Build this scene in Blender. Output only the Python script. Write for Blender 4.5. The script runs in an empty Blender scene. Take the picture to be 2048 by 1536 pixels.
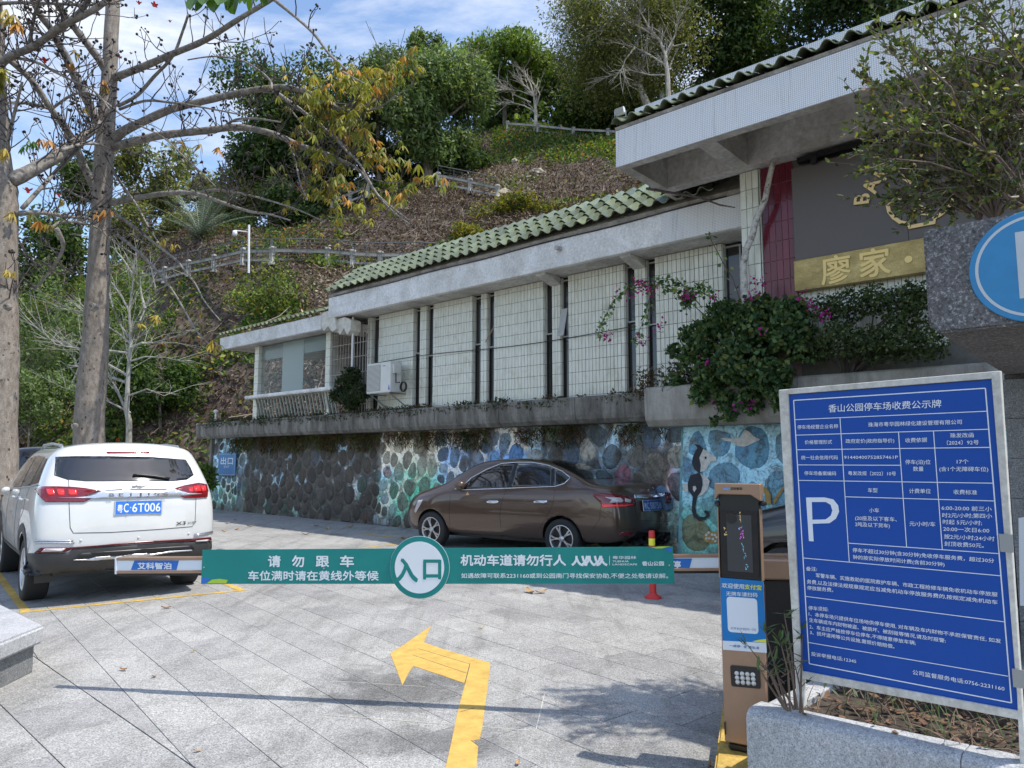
import bpy, bmesh, math, random
import numpy as np
from math import sin, cos, pi, radians, sqrt, atan2
from mathutils import Vector, Matrix
from mathutils.bvhtree import BVHTree
random.seed(7); RNG = np.random.default_rng(11)
SC = bpy.context.scene
COL = SC.collection

# ------------------------------------------------------------------ camera, sky, sun, exposure
F = 1420.0; TH = radians(6.0); EYE = 1.6
cd = bpy.data.cameras.new('camera'); cam = bpy.data.objects.new('camera', cd); COL.objects.link(cam)
cd.sensor_width = 36.0; cd.lens = F / 2048 * 36.0; cd.clip_start = 0.05; cd.clip_end = 3000
cam.location = (0, 0, EYE); cam.rotation_euler = (radians(90) + TH, 0, 0); SC.camera = cam
SUNV = Vector((.5, -.15, 1.0)).normalized()
sd = bpy.data.lights.new('sun', 'SUN'); sd.energy = 2.65; sd.angle = radians(.6); sd.color = (1.0, .94, .85)
sun = bpy.data.objects.new('sun', sd); COL.objects.link(sun)
sun.rotation_euler = SUNV.to_track_quat('Z', 'Y').to_euler(); sun.location = (10, -5, 30)
W_ = bpy.data.worlds.new('World'); SC.world = W_; W_.use_nodes = True
nt = W_.node_tree; nt.nodes.clear(); N = nt.nodes.new; L = nt.links.new
out = N('ShaderNodeOutputWorld'); bg = N('ShaderNodeBackground'); sky = N('ShaderNodeTexSky')
sky.sky_type = 'NISHITA'; sky.sun_disc = False
sky.sun_elevation = math.asin(SUNV.z); sky.sun_rotation = atan2(SUNV.x, SUNV.y)
sky.air_density = 1.0; sky.dust_density = .6; sky.ozone_density = 1.6
geo = N('ShaderNodeTexCoord'); mp = N('ShaderNodeMapping'); mp.inputs['Scale'].default_value = (1.0, 1.6, 3.2)
mp.inputs['Rotation'].default_value = (0.2, 0.5, 0.5)
n1 = N('ShaderNodeTexNoise'); n1.inputs['Scale'].default_value = 1.7; n1.inputs['Detail'].default_value = 9; n1.inputs['Roughness'].default_value = .62
n1.inputs['Distortion'].default_value = .55
cr = N('ShaderNodeValToRGB'); cr.color_ramp.elements[0].position = .48; cr.color_ramp.elements[0].color = (0, 0, 0, 1)
cr.color_ramp.elements[1].position = .68; cr.color_ramp.elements[1].color = (.95, .95, .95, 1)
mx = N('ShaderNodeMix'); mx.data_type = 'RGBA'
mx.inputs['B'].default_value = (4.2, 4.35, 4.6, 1)
L(geo.outputs['Generated'], mp.inputs['Vector']); L(mp.outputs['Vector'], n1.inputs['Vector']); L(n1.outputs['Fac'], cr.inputs['Fac'])
L(cr.outputs['Color'], mx.inputs['Factor']); L(sky.outputs['Color'], mx.inputs['A']); L(mx.outputs['Result'], bg.inputs['Color'])
bg.inputs['Strength'].default_value = .15
L(bg.outputs['Background'], out.inputs['Surface'])
SC.view_settings.view_transform = 'Standard'; SC.view_settings.look = 'None'
SC.view_settings.gamma = 1.0; SC.view_settings.use_curve_mapping = False
SC.view_settings.exposure = .85
SC.cycles.max_bounces = 7; SC.cycles.diffuse_bounces = 3; SC.cycles.glossy_bounces = 3; SC.cycles.transmission_bounces = 5
SC.cycles.transparent_max_bounces = 8; SC.cycles.use_denoising = True
SC.cycles.caustics_reflective = False; SC.cycles.caustics_refractive = False

# ------------------------------------------------------------------ survey: from photo pixels to places
CT, ST = cos(TH), sin(TH)
def ray(px, py):
    a = (px - 1024) / F; b = (768 - py) / F
    return a, CT - b * ST, ST + b * CT
def atY(px, py, Y):
    r = ray(px, py); k = Y / r[1]; return Vector((r[0] * k, Y, EYE + r[2] * k))
def G(px, py, z=0.0):
    r = ray(px, py); k = (z - EYE) / r[2]; return Vector((r[0] * k, r[1] * k, z))
BA = radians(48.7)
U = (-sin(BA), cos(BA)); V = (cos(BA), sin(BA))          # along the building / into the hill
P0 = G(620, 1037)
def S(s, t, z): return Vector((P0.x + s * U[0] + t * V[0], P0.y + s * U[1] + t * V[1], z))
def WP(px, py, t):                                        # (s, z) on the plane at depth t
    r = ray(px, py); k = (P0.x * V[0] + P0.y * V[1] + t) / (r[0] * V[0] + r[1] * V[1])
    X, Y = r[0] * k, r[1] * k
    return (X - P0.x) * U[0] + (Y - P0.y) * U[1], EYE + r[2] * k
def plane_hit(px, py, o, n):
    r = Vector(ray(px, py)); c = Vector((0, 0, EYE)); return c + r * ((o - c).dot(n) / r.dot(n))

# ------------------------------------------------------------------ object helpers
ORG = {}
def link(o, parent=None):
    COL.objects.link(o)
    if parent is not None: o.parent = parent
    return o
def tag(o, label=None, cat=None, group=None, kind=None):
    if label: o['label'] = label
    if cat: o['category'] = cat
    if group: o['group'] = group
    if kind: o['kind'] = kind
    return o
def thing(name, label, cat, loc=(0, 0, 0), rotz=0, group=None):
    o = bpy.data.objects.new(name, None); link(o); o.empty_display_size = .1
    o.location = loc; o.rotation_euler = (0, 0, rotz)
    ORG[o.name] = Vector(loc); return tag(o, label, cat, group)
def mesh_np(name, verts, faces, mats, smooth=False, fm=None, col=None, uv=None):
    me = bpy.data.meshes.new(name)
    if isinstance(faces, np.ndarray):
        v = np.asarray(verts, dtype=np.float32); k = faces.shape[1]
        me.vertices.add(len(v)); me.vertices.foreach_set('co', v.ravel())
        me.loops.add(faces.size); me.loops.foreach_set('vertex_index', faces.ravel().astype(np.int32))
        me.polygons.add(len(faces)); me.polygons.foreach_set('loop_start', np.arange(0, faces.size, k, dtype=np.int32))
        me.polygons.foreach_set('loop_total', np.full(len(faces), k, dtype=np.int32))
        me.update(calc_edges=True)
    else:
        me.from_pydata([tuple(q) for q in verts], [], faces)
    if not isinstance(mats, (list, tuple)): mats = [mats]
    for m in mats: me.materials.append(m)
    if fm is not None: me.polygons.foreach_set('material_index', np.asarray(fm, dtype=np.int32))
    if smooth: me.polygons.foreach_set('use_smooth', np.ones(len(me.polygons), dtype=bool))
    if col is not None:                                   # per-vertex colour
        a = me.color_attributes.new('col', 'FLOAT_COLOR', 'POINT')
        c = np.ones((len(me.vertices), 4), dtype=np.float32); c[:, :3] = col; a.data.foreach_set('color', c.ravel())
    if uv is not None:
        l = me.uv_layers.new(name='uv'); l.data.foreach_set('uv', np.asarray(uv, dtype=np.float32).ravel())
    me.update(); return me
def obj(name, me, parent=None, loc=None, label=None, cat=None, group=None, kind=None):
    o = bpy.data.objects.new(name, me); link(o, parent)
    if loc is not None: o.location = loc
    ORG[o.name] = Vector(loc) if loc is not None else Vector((0, 0, 0))
    return tag(o, label, cat, group, kind)
class MB:
    """collects shapes (world coordinates by default) into one mesh"""
    def __init__(s): s.v = []; s.f = []; s.m = []; s.mi = 0; s.uv = []
    def add(s, vs, fs):
        n = len(s.v); s.v += [Vector(q) for q in vs]
        for f in fs: s.f.append(tuple(i + n for i in f)); s.m.append(s.mi)
        return s
    def box(s, a, b, fn=None):
        x0, y0, z0 = a; x1, y1, z1 = b; fn = fn or (lambda x, y, z: (x, y, z))
        p = [fn(x, y, z) for x, y, z in ((x0, y0, z0), (x1, y0, z0), (x1, y1, z0), (x0, y1, z0), (x0, y0, z1), (x1, y0, z1), (x1, y1, z1), (x0, y1, z1))]
        return s.add(p, [(0, 3, 2, 1), (4, 5, 6, 7), (0, 1, 5, 4), (1, 2, 6, 5), (2, 3, 7, 6), (3, 0, 4, 7)])
    def cbox(s, c, d, M=None):
        h = [q / 2 for q in d]
        fn = (lambda x, y, z: M @ Vector((x, y, z))) if M else None
        if M is None: return s.box((c[0] - h[0], c[1] - h[1], c[2] - h[2]), (c[0] + h[0], c[1] + h[1], c[2] + h[2]))
        return s.box((c[0] - h[0], c[1] - h[1], c[2] - h[2]), (c[0] + h[0], c[1] + h[1], c[2] + h[2]), fn)
    def prism(s, poly, fn, d0, d1):                       # poly 2D; fn(x,y,d)->3D
        n = len(poly); a = [fn(x, y, d0) for x, y in poly]; b = [fn(x, y, d1) for x, y in poly]
        return s.add(a + b, [tuple(range(n - 1, -1, -1)), tuple(range(n, 2 * n))] + [(i, (i + 1) % n, n + (i + 1) % n, n + i) for i in range(n)])
    def tube(s, pts, r, k=6, cap=True):
        pts = [Vector(p) for p in pts]; n = len(pts)
        if not isinstance(r, (list, tuple)): r = [r] * n
        up = Vector((0, 0, 1)); rings = []; a = None
        for i, p in enumerate(pts):
            d = (pts[min(i + 1, n - 1)] - pts[max(i - 1, 0)])
            if d.length < 1e-9: d = Vector((0, 0, 1))
            d.normalize()
            if a is None: a = d.cross(up if abs(d.z) < .9 else Vector((1, 0, 0))).normalized()
            else:
                a = (a - d * a.dot(d))
                a = a.normalized() if a.length > 1e-6 else d.cross(Vector((1, 0, 0))).normalized()
            b = d.cross(a)
            rings.append([p + (a * cos(2 * pi * j / k) + b * sin(2 * pi * j / k)) * r[i] for j in range(k)])
        vs = [q for R in rings for q in R]; fs = []
        for i in range(n - 1):
            for j in range(k):
                fs.append((i * k + j, i * k + (j + 1) % k, (i + 1) * k + (j + 1) % k, (i + 1) * k + j))
        if cap: fs += [tuple(range(k - 1, -1, -1)), tuple(range((n - 1) * k, n * k))]
        return s.add(vs, fs)
    def lathe(s, prof, o=(0, 0, 0), k=16, M=None, cap=True):          # prof [(r,z)]
        vs = []; fs = []; o = Vector(o)
        for r, z in prof:
            for j in range(k):
                p = Vector((r * cos(2 * pi * j / k), r * sin(2 * pi * j / k), z)); vs.append((M @ p if M else p) + o)
        for i in range(len(prof) - 1):
            for j in range(k): fs.append((i * k + j, i * k + (j + 1) % k, (i + 1) * k + (j + 1) % k, (i + 1) * k + j))
        if cap: fs += [tuple(range(k - 1, -1, -1)), tuple(range((len(prof) - 1) * k, len(prof) * k))]
        return s.add(vs, fs)
    def ball(s, c, r, seg=8, rings=6):
        c = Vector(c); r = r if isinstance(r, (tuple, list)) else (r, r, r); vs = [c + Vector((0, 0, r[2]))]; fs = []
        for i in range(1, rings):
            a = pi * i / rings
            for j in range(seg): vs.append(c + Vector((r[0] * sin(a) * cos(2 * pi * j / seg), r[1] * sin(a) * sin(2 * pi * j / seg), r[2] * cos(a))))
        vs.append(c - Vector((0, 0, r[2]))); e = len(vs) - 1
        for j in range(seg):
            fs.append((0, 1 + j, 1 + (j + 1) % seg)); fs.append((e, e - seg + (j + 1) % seg, e - seg + j))
        for i in range(rings - 2):
            for j in range(seg):
                a = 1 + i * seg; fs.append((a + j, a + seg + j, a + seg + (j + 1) % seg, a + (j + 1) % seg))
        return s.add(vs, fs)
    def mesh(s, name, mats, smooth=False, org=(0, 0, 0), bevel=0, seg=1, autos=None):
        o = Vector(org)
        me = mesh_np(name, [q - o for q in s.v], s.f, mats, False, s.m)
        if bevel:
            bm = bmesh.new(); bm.from_mesh(me)
            bmesh.ops.recalc_face_normals(bm, faces=bm.faces)
            es = [e for e in bm.edges if len(e.link_faces) == 2 and e.calc_face_angle(0) > .5]
            bmesh.ops.bevel(bm, geom=es, offset=bevel, segments=seg, affect='EDGES', clamp_overlap=True)
            bm.to_mesh(me); bm.free()
        if smooth: me.polygons.foreach_set('use_smooth', np.ones(len(me.polygons), dtype=bool))
        me.update(); return me
    def build(s, name, mats, parent=None, smooth=False, bevel=0, seg=1, org=None, **kw):
        """world-coordinate geometry; under a parent whose ORG is known it is shifted to it"""
        if parent is not None:
            me = s.mesh(name, mats, smooth, ORG.get(parent.name, Vector()), bevel, seg); o = obj(name, me, parent, **kw); ORG[o.name] = ORG.get(parent.name, Vector()); return o
        if org is None:
            a = np.array([tuple(q) for q in s.v]); org = (a[:, 0].mean(), a[:, 1].mean(), a[:, 2].min())
        me = s.mesh(name, mats, smooth, org, bevel, seg); return obj(name, me, None, org, **kw)
def put(name, me, parent, M, **kw):                        # a part at world matrix M sharing mesh data
    o = bpy.data.objects.new(name, me); link(o, parent)
    M = M.copy()
    if parent is not None: M.translation = M.translation - ORG.get(parent.name, Vector())
    o.matrix_basis = M; ORG[o.name] = ORG.get(parent.name, Vector()) if parent is not None else Vector(); return tag(o, **kw)
def frame(o, x, y, z):
    M = Matrix.Identity(4)
    for i, q in enumerate((x, y, z)):
        for j in range(3): M[j][i] = q[j]
    M.translation = Vector(o); return M
UV3 = Vector((U[0], U[1], 0)); VV3 = Vector((V[0], V[1], 0)); Z3 = Vector((0, 0, 1))

# ------------------------------------------------------------------ lettering
BN = [(0, 0), (1, .6), (-1, -.6), (-.6, 1), (.6, -1)]
def text_geo(body, size, bold=0.0, align='LEFT', sp=1.0, ay='BOTTOM_BASELINE', res=3, sx=1.0, line=1.0, shear=0.0):
    cu = bpy.data.curves.new('t', 'FONT'); cu.body = body; cu.size = size; cu.align_x = align; cu.align_y = ay
    cu.space_character = sp; cu.resolution_u = res; cu.space_line = line; cu.fill_mode = 'FRONT'; cu.shear = shear
    o = bpy.data.objects.new('t', cu); COL.objects.link(o)
    me = bpy.data.meshes.new_from_object(o, depsgraph=None) if False else o.to_mesh()
    vs = [(p.co.x * sx, p.co.y) for p in me.vertices]; fs = [tuple(p.vertices) for p in me.polygons]
    o.to_mesh_clear(); bpy.data.objects.remove(o); bpy.data.curves.remove(cu)
    return vs, fs
def letter(mb, body, fn, x, y, size, d=0.0, bold=0, **kw):        # fn(x,y,d)->3D
    vs, fs = text_geo(body, size, **kw)
    for k, (p, q) in enumerate(BN if bold else BN[:1]): mb.add([fn(x + a + p * bold * size, y + b + q * bold * size, d + k * .00012) for a, b in vs], fs)
    return mb
def text_width(body, size, **kw):
    vs, fs = text_geo(body, size, **kw); xs = [a for a, b in vs]; return (min(xs), max(xs)) if xs else (0, 0)
def letter_fit(mb, body, fn, x0, x1, y, size, d=0.0, bold=0, **kw):   # stretch spacing so the line fills x0..x1
    vs, fs = text_geo(body, size, **kw); xs = [a for a, b in vs]; a0, a1 = min(xs), max(xs); k = (x1 - x0) / (a1 - a0)
    for i, (p, q) in enumerate(BN if bold else BN[:1]): mb.add([fn(x0 + (a - a0) * k + p * bold * size, y + b + q * bold * size, d + i * .00012) for a, b in vs], fs)
    return mb

# ------------------------------------------------------------------ materials
MATS = {}
def srgb(r, g, b):
    f = lambda c: (c / 255 / 12.92) if c / 255 <= .04045 else ((c / 255 + .055) / 1.055) ** 2.4
    return (f(r), f(g), f(b))
def new_mat(name):
    m = bpy.data.materials.new(name); m.use_nodes = True; t = m.node_tree; b = t.nodes['Principled BSDF']; MATS[name] = m
    return m, t, b
def plain(name, c, rough=.5, metal=0, spec=.5, coat=0, emit=None, es=1, alpha=1, var=0, vs=8, bump=0, bs=60):
    m, t, b = new_mat(name)
    b.inputs['Base Color'].default_value = (*c, 1); b.inputs['Roughness'].default_value = rough; b.inputs['Metallic'].default_value = metal
    b.inputs['Specular IOR Level'].default_value = spec; b.inputs['Coat Weight'].default_value = coat; b.inputs['Coat Roughness'].default_value = .04
    if emit: b.inputs['Emission Color'].default_value = (*emit, 1); b.inputs['Emission Strength'].default_value = es
    if alpha < 1: b.inputs['Alpha'].default_value = alpha
    if var or bump:
        tc = t.nodes.new('ShaderNodeTexCoord')
        if var:
            n = t.nodes.new('ShaderNodeTexNoise'); n.inputs['Scale'].default_value = vs; n.inputs['Detail'].default_value = 6; n.inputs['Roughness'].default_value = .65
            mr = t.nodes.new('ShaderNodeMapRange'); mr.inputs['From Min'].default_value = .3; mr.inputs['From Max'].default_value = .7
            mr.inputs['To Min'].default_value = 1 - var; mr.inputs['To Max'].default_value = 1 + var
            h = t.nodes.new('ShaderNodeHueSaturation'); h.inputs['Color'].default_value = (*c, 1)
            t.links.new(tc.outputs['Object'], n.inputs['Vector']); t.links.new(n.outputs['Fac'], mr.inputs['Value']); t.links.new(mr.outputs['Result'], h.inputs['Value'])
            t.links.new(h.outputs['Color'], b.inputs['Base Color'])
        if bump:
            n2 = t.nodes.new('ShaderNodeTexNoise'); n2.inputs['Scale'].default_value = bs; n2.inputs['Detail'].default_value = 4
            bp = t.nodes.new('ShaderNodeBump'); bp.inputs['Strength'].default_value = bump; bp.inputs['Distance'].default_value = .01
            t.links.new(tc.outputs['Object'], n2.inputs['Vector']); t.links.new(n2.outputs['Fac'], bp.inputs['Height']); t.links.new(bp.outputs['Normal'], b.inputs['Normal'])
    return m
def ramp(t, src, stops):
    r = t.nodes.new('ShaderNodeValToRGB'); e = r.color_ramp.elements
    while len(e) < len(stops): e.new(.5)
    for q, (p, c) in zip(e, stops): q.position = p; q.color = (*c, 1) if len(c) == 3 else c
    t.links.new(src, r.inputs['Fac']); return r.outputs['Color']
def noise(t, vec, scale, detail=5, rough=.6, dist=0):
    n = t.nodes.new('ShaderNodeTexNoise'); n.inputs['Scale'].default_value = scale; n.inputs['Detail'].default_value = detail
    n.inputs['Roughness'].default_value = rough; n.inputs['Distortion'].default_value = dist; t.links.new(vec, n.inputs['Vector']); return n.outputs['Fac']
def mixc(t, f, a, b, mode='MIX'):
    m = t.nodes.new('ShaderNodeMix'); m.data_type = 'RGBA'; m.blend_type = mode
    for k, q in (('Factor', f), ('A', a), ('B', b)):
        if isinstance(q, (int, float)): m.inputs[k].default_value = q
        elif isinstance(q, tuple): m.inputs[k].default_value = (*q, 1)
        else: t.links.new(q, m.inputs[k])
    return m.outputs['Result']
def mapping(t, src, scale=(1, 1, 1), rot=(0, 0, 0), loc=(0, 0, 0)):
    m = t.nodes.new('ShaderNodeMapping'); m.inputs['Scale'].default_value = scale; m.inputs['Rotation'].default_value = rot; m.inputs['Location'].default_value = loc
    t.links.new(src, m.inputs['Vector']); return m.outputs['Vector']
def bump(t, b, h, strength=.3, dist=.01):
    n = t.nodes.new('ShaderNodeBump'); n.inputs['Strength'].default_value = strength; n.inputs['Distance'].default_value = dist
    t.links.new(h, n.inputs['Height']); t.links.new(n.outputs['Normal'], b.inputs['Normal'])
def worldpos(t): return t.nodes.new('ShaderNodeNewGeometry').outputs['Position']
def rnd(t): return t.nodes.new('ShaderNodeObjectInfo').outputs['Random']
def granite(name, light, dark, mid, scale=90, stain=.3, rough=.7, rand=.12, wet=None):
    m, t, b = new_mat(name); P = worldpos(t)
    a = ramp(t, noise(t, P, scale, 3, .8), [(.36, dark), (.46, mid), (.54, mid), (.64, light)])
    c = ramp(t, noise(t, P, scale * .35, 4, .7), [(.35, (.78,) * 3), (.65, (1.15,) * 3)])
    c = mixc(t, 1.0, a, c, 'MULTIPLY')
    s = ramp(t, noise(t, P, .55, 8, .65, .4), [(.36, (1 - stain,) * 3), (.60, (1.0,) * 3)])
    c = mixc(t, 1.0, c, s, 'MULTIPLY')
    s2 = ramp(t, noise(t, P, 3.1, 8, .75, .8), [(.34, (1 - stain * .8,) * 3), (.52, (1.03,) * 3)])
    c = mixc(t, 1.0, c, s2, 'MULTIPLY')
    s3 = ramp(t, rnd(t), [(0, (1 - rand, 1 - rand, 1 - rand * .9)), (1, (1 + rand, 1 + rand, 1 + rand * .85))])
    c = mixc(t, 1.0, c, s3, 'MULTIPLY')
    if wet:
        tr_ = ramp(t, noise(t, mapping(t, P, (1.7, .16, 1), (0, 0, .70)), 2.4, 6, .7, .3), [(.36, (.80, .80, .79)), (.50, (1.02,) * 3)]); c = mixc(t, 1.0, c, tr_, 'MULTIPLY')
        sp_ = ramp(t, noise(t, P, 1.9, 11, .85, .3), [(.66, (1, 1, 1)), (.70, (.62, .61, .59))]); c = mixc(t, 1.0, c, sp_, 'MULTIPLY')
        for (q, rx, ry, dk) in wet:
            v = mapping(t, P, (1 / rx, 1 / ry, 1), (0, 0, 0), (-q[0] / rx, -q[1] / ry, 0))
            ln = t.nodes.new('ShaderNodeVectorMath'); ln.operation = 'LENGTH'; t.links.new(v, ln.inputs[0])
            ad = t.nodes.new('ShaderNodeMath'); ad.operation = 'ADD'; t.links.new(ln.outputs['Value'], ad.inputs[0])
            ns = t.nodes.new('ShaderNodeMath'); ns.operation = 'MULTIPLY'; ns.inputs[1].default_value = 2.6; t.links.new(noise(t, P, 2.2, 9, .72, .5), ns.inputs[0]); t.links.new(ns.outputs[0], ad.inputs[1])
            w = ramp(t, ad.outputs[0], [(.0, (dk,) * 3), (.99, (1, 1, 1))])
            sc = t.nodes.new('ShaderNodeMath'); sc.operation = 'MULTIPLY'; sc.inputs[1].default_value = .42; t.links.new(ad.outputs[0], sc.inputs[0])
            w = ramp(t, sc.outputs[0], [(.72, (dk,) * 3), (.95, (1, 1, 1))])
            c = mixc(t, 1.0, c, w, 'MULTIPLY')
    t.links.new(c, b.inputs['Base Color']); b.inputs['Roughness'].default_value = rough; b.inputs['Specular IOR Level'].default_value = .3
    bump(t, b, noise(t, P, scale, 3, .7), .25, .004); return m
def leafmat(name, rough=.55, trans=.35, spec=.3):
    m, t, b = new_mat(name); at = t.nodes.new('ShaderNodeAttribute'); at.attribute_name = 'col'
    t.links.new(at.outputs['Color'], b.inputs['Base Color']); b.inputs['Roughness'].default_value = rough; b.inputs['Specular IOR Level'].default_value = spec
    tr = t.nodes.new('ShaderNodeBsdfTranslucent'); g = mixc(t, 1.0, at.outputs['Color'], (1.5, 1.6, .7), 'MULTIPLY'); t.links.new(g, tr.inputs['Color'])
    ms = t.nodes.new('ShaderNodeMixShader'); ms.inputs['Fac'].default_value = trans
    b.inputs['Specular IOR Level'].default_value = spec
    t.links.new(b.outputs[0], ms.inputs[1]); t.links.new(tr.outputs[0], ms.inputs[2]); t.links.new(ms.outputs[0], t.nodes['Material Output'].inputs['Surface']); return m
# ------------------------------------------------------------------ value noise for shapes and colours
_P = np.random.default_rng(5).random((256, 256))
def vn(x, y):
    x = np.asarray(x, float); y = np.asarray(y, float); xi = np.floor(x).astype(int); yi = np.floor(y).astype(int); fx = x - xi; fy = y - yi
    fx = fx * fx * (3 - 2 * fx); fy = fy * fy * (3 - 2 * fy); g = lambda a, b: _P[a & 255, b & 255]
    return (g(xi, yi) * (1 - fx) + g(xi + 1, yi) * fx) * (1 - fy) + (g(xi, yi + 1) * (1 - fx) + g(xi + 1, yi + 1) * fx) * fy
def fb(x, y, o=4):
    a = 0; w = .5; t = 0
    for i in range(o): a = a + vn(x * 2 ** i + 17 * i, y * 2 ** i + 31 * i) * w; t += w; w *= .55
    return a / t
def sm(a, b, x): q = np.clip((x - a) / (b - a), 0, 1); return q * q * (3 - 2 * q)

# ------------------------------------------------------------------ shared materials
SLAB = granite('granite_slab', (.67, .66, .635), (.12, .118, .112), (.39, .385, .372), 95, .26, .75, .11,
               wet=[(G(790, 1375), .75, .62, .52), (G(870, 1480), .7, .3, .62), (G(1400, 1500), .9, .6, .8)])
GROUNDM = granite('joint_sand', (.16, .15, .13), (.05, .05, .045), (.10, .095, .09), 60, .3, .9, 0)
STONE = granite('pale_granite', (.74, .74, .745), (.20, .20, .21), (.50, .51, .52), 150, .18, .6, .04)
STONE_D = granite('dark_granite', (.45, .46, .46), (.08, .085, .09), (.22, .225, .23), 150, .25, .6, .05)
YELLOW = plain('road_paint_yellow', (.62, .40, .10), .7, var=.22, vs=9, bump=.35, bs=90)
def streaky(name, base, dark, light, sc=(2.2, 2.2, .45), pos=(.30, .5, .68), rough=.85, fine=40, bmp=.3, mossy=None):
    m, t, b = new_mat(name); P = worldpos(t)
    v = mapping(t, P, sc); c = ramp(t, noise(t, v, 2.0, 10, .7, .3), [(pos[0], dark), (pos[1], base), (pos[2], light)])
    f = ramp(t, noise(t, P, fine, 5, .7), [(.3, (.75,) * 3), (.7, (1.18,) * 3)]); c = mixc(t, 1.0, c, f, 'MULTIPLY')
    c = mixc(t, 1.0, c, ramp(t, noise(t, P, 1.3, 7, .7, .5), [(.35, (.72, .71, .68)), (.6, (1.05,) * 3)]), 'MULTIPLY')
    t.links.new(c, b.inputs['Base Color']); b.inputs['Roughness'].default_value = rough; bump(t, b, noise(t, P, fine, 5, .7), bmp, .01); return m
LEDGE = streaky('weathered_concrete', (.20, .19, .17), (.06, .056, .05), (.34, .325, .30))
LEDGE_L = streaky('washed_pebble_concrete', (.34, .325, .29), (.15, .14, .125), (.46, .44, .40), fine=110, pos=(.25, .45, .65))
PLASTER = streaky('old_white_plaster', (.82, .815, .80), (.46, .44, .41), (.88, .88, .875), sc=(1.6, 1.6, .8), pos=(.16, .32, .6), fine=25, bmp=.12)
SOFFIT = streaky('soffit_plaster', (.62, .61, .58), (.42, .40, .37), (.70, .69, .66), sc=(1, 1, 1), fine=14, bmp=.1)
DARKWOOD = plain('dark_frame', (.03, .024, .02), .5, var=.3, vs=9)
BLACK = plain('black_plastic', (.012, .012, .013), .35, spec=.5)
RUBBER = plain('rubber', (.022, .022, .023), .8)
STEEL = plain('grey_steel', (.42, .43, .44), .38, .7, var=.12, vs=12)
CHROME = plain('chrome', (.85, .86, .88), .12, 1.0)
WHITE = plain('white_paint', (.78, .78, .77), .45, var=.05, vs=5)

# ------------------------------------------------------------------ ground and paving
g = mesh_np('ground', [(-400, -60, -.03), (400, -60, -.03), (400, 900, -.03), (-400, 900, -.03)], [(0, 1, 2, 3)], GROUNDM)
obj('ground', g, kind='structure')
pave = bpy.data.objects.new('pavement', None); link(pave); pave['kind'] = 'structure'; ORG['pavement'] = Vector()
PD = Vector((-.644, .765)); PN = Vector((.765, .644))
def clip_poly(poly, p, n):                                 # keep side where (q-p).n >= 0
    o = []
    for i in range(len(poly)):
        a, b = poly[i], poly[(i + 1) % len(poly)]; da = (a - p).dot(n); db = (b - p).dot(n)
        if da >= 0: o.append(a)
        if da * db < 0: o.append(a + (b - a) * (da / (da - db)))
    return o
def slab_geo(poly, zt, th=.028):
    n = len(poly); top = [(q.x, q.y, zt) for q in poly]; c = sum(poly, Vector((0, 0))) / n
    ch = [(q.x + (c.x - q.x) * .006, q.y + (c.y - q.y) * .006, zt + .0012) for q in poly]
    bot = [(q.x, q.y, zt - th) for q in poly]
    return ch + top + bot, [tuple(range(n))] + [(n + i, n + (i + 1) % n, (i + 1) % n, i) for i in range(n)] + [(2 * n + i, 2 * n + (i + 1) % n, n + (i + 1) % n, n + i) for i in range(n)]
b0, b1 = G(130, 1356).xy, G(390, 1536).xy; bd = (b1 - b0).normalized(); bn = Vector((-bd.y, bd.x))
if bn.dot(Vector((1, 0))) < 0: bn = -bn                    # bn points to the main field
slabs = []; rr = random.Random(3)
for k in range(-75, 75):
    c0 = 1.235 + .3467 * k; off = rr.uniform(0, .72); a = -12 + off
    while a < 34:
        ln = .72; g_ = .0022
        q = [PD * (a + g_) + PN * (c0 + g_), PD * (a + ln - g_) + PN * (c0 + g_), PD * (a + ln - g_) + PN * (c0 + .3467 - g_), PD * (a + g_) + PN * (c0 + .3467 - g_)]
        q = [Vector(p) for p in q][::-1]; cen = sum(q, Vector((0, 0))) / 4; a += ln
        if not (.5 < cen.y < 26 and abs(cen.x) < 3 + cen.y * .85): continue
        s_, t_ = (cen.x - P0.x) * U[0] + (cen.y - P0.y) * U[1], (cen.x - P0.x) * V[0] + (cen.y - P0.y) * V[1]
        if t_ > .6: continue
        if cen.y < 7:
            q = clip_poly(q, b0 + bn * .004, bn)
            if len(q) < 3: continue
        slabs.append(q)
ld = bd; lnn = -bn
for i in range(-14, 14):
    for j in range(0, 9):
        w, l = .46, .60; st = (j % 2) * .3
        q = [b0 + ld * (i * l + st + .002) + lnn * (j * w + .004), b0 + ld * ((i + 1) * l + st - .002) + lnn * (j * w + .004),
             b0 + ld * ((i + 1) * l + st - .002) + lnn * ((j + 1) * w - .002), b0 + ld * (i * l + st + .002) + lnn * ((j + 1) * w - .002)]
        cen = sum(q, Vector((0, 0))) / 4
        if 1 < cen.y < 6.6 and cen.x > -6: slabs.append(q if (q[1] - q[0]).cross(q[2] - q[1]) > 0 else q[::-1])
def vis(c):
    z = Vector((c.x, c.y, 0)) - Vector((0, 0, EYE)); d = z.y * CT + z.z * ST
    if d < .3: return 0
    px = 1024 + F * z.x / d; py = 768 - F * (-z.y * ST + z.z * CT) / d
    return (-60 < px < 1560 and 0 < py < 1580)
inv = [q for q in slabs if vis(sum(q, Vector((0, 0))) / len(q))]; inv.sort(key=lambda q: (sum(q, Vector((0, 0))) / len(q)).y)
big = inv[:292]; bigset = set(id(q) for q in big); MBs = MB(); share = {}
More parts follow.
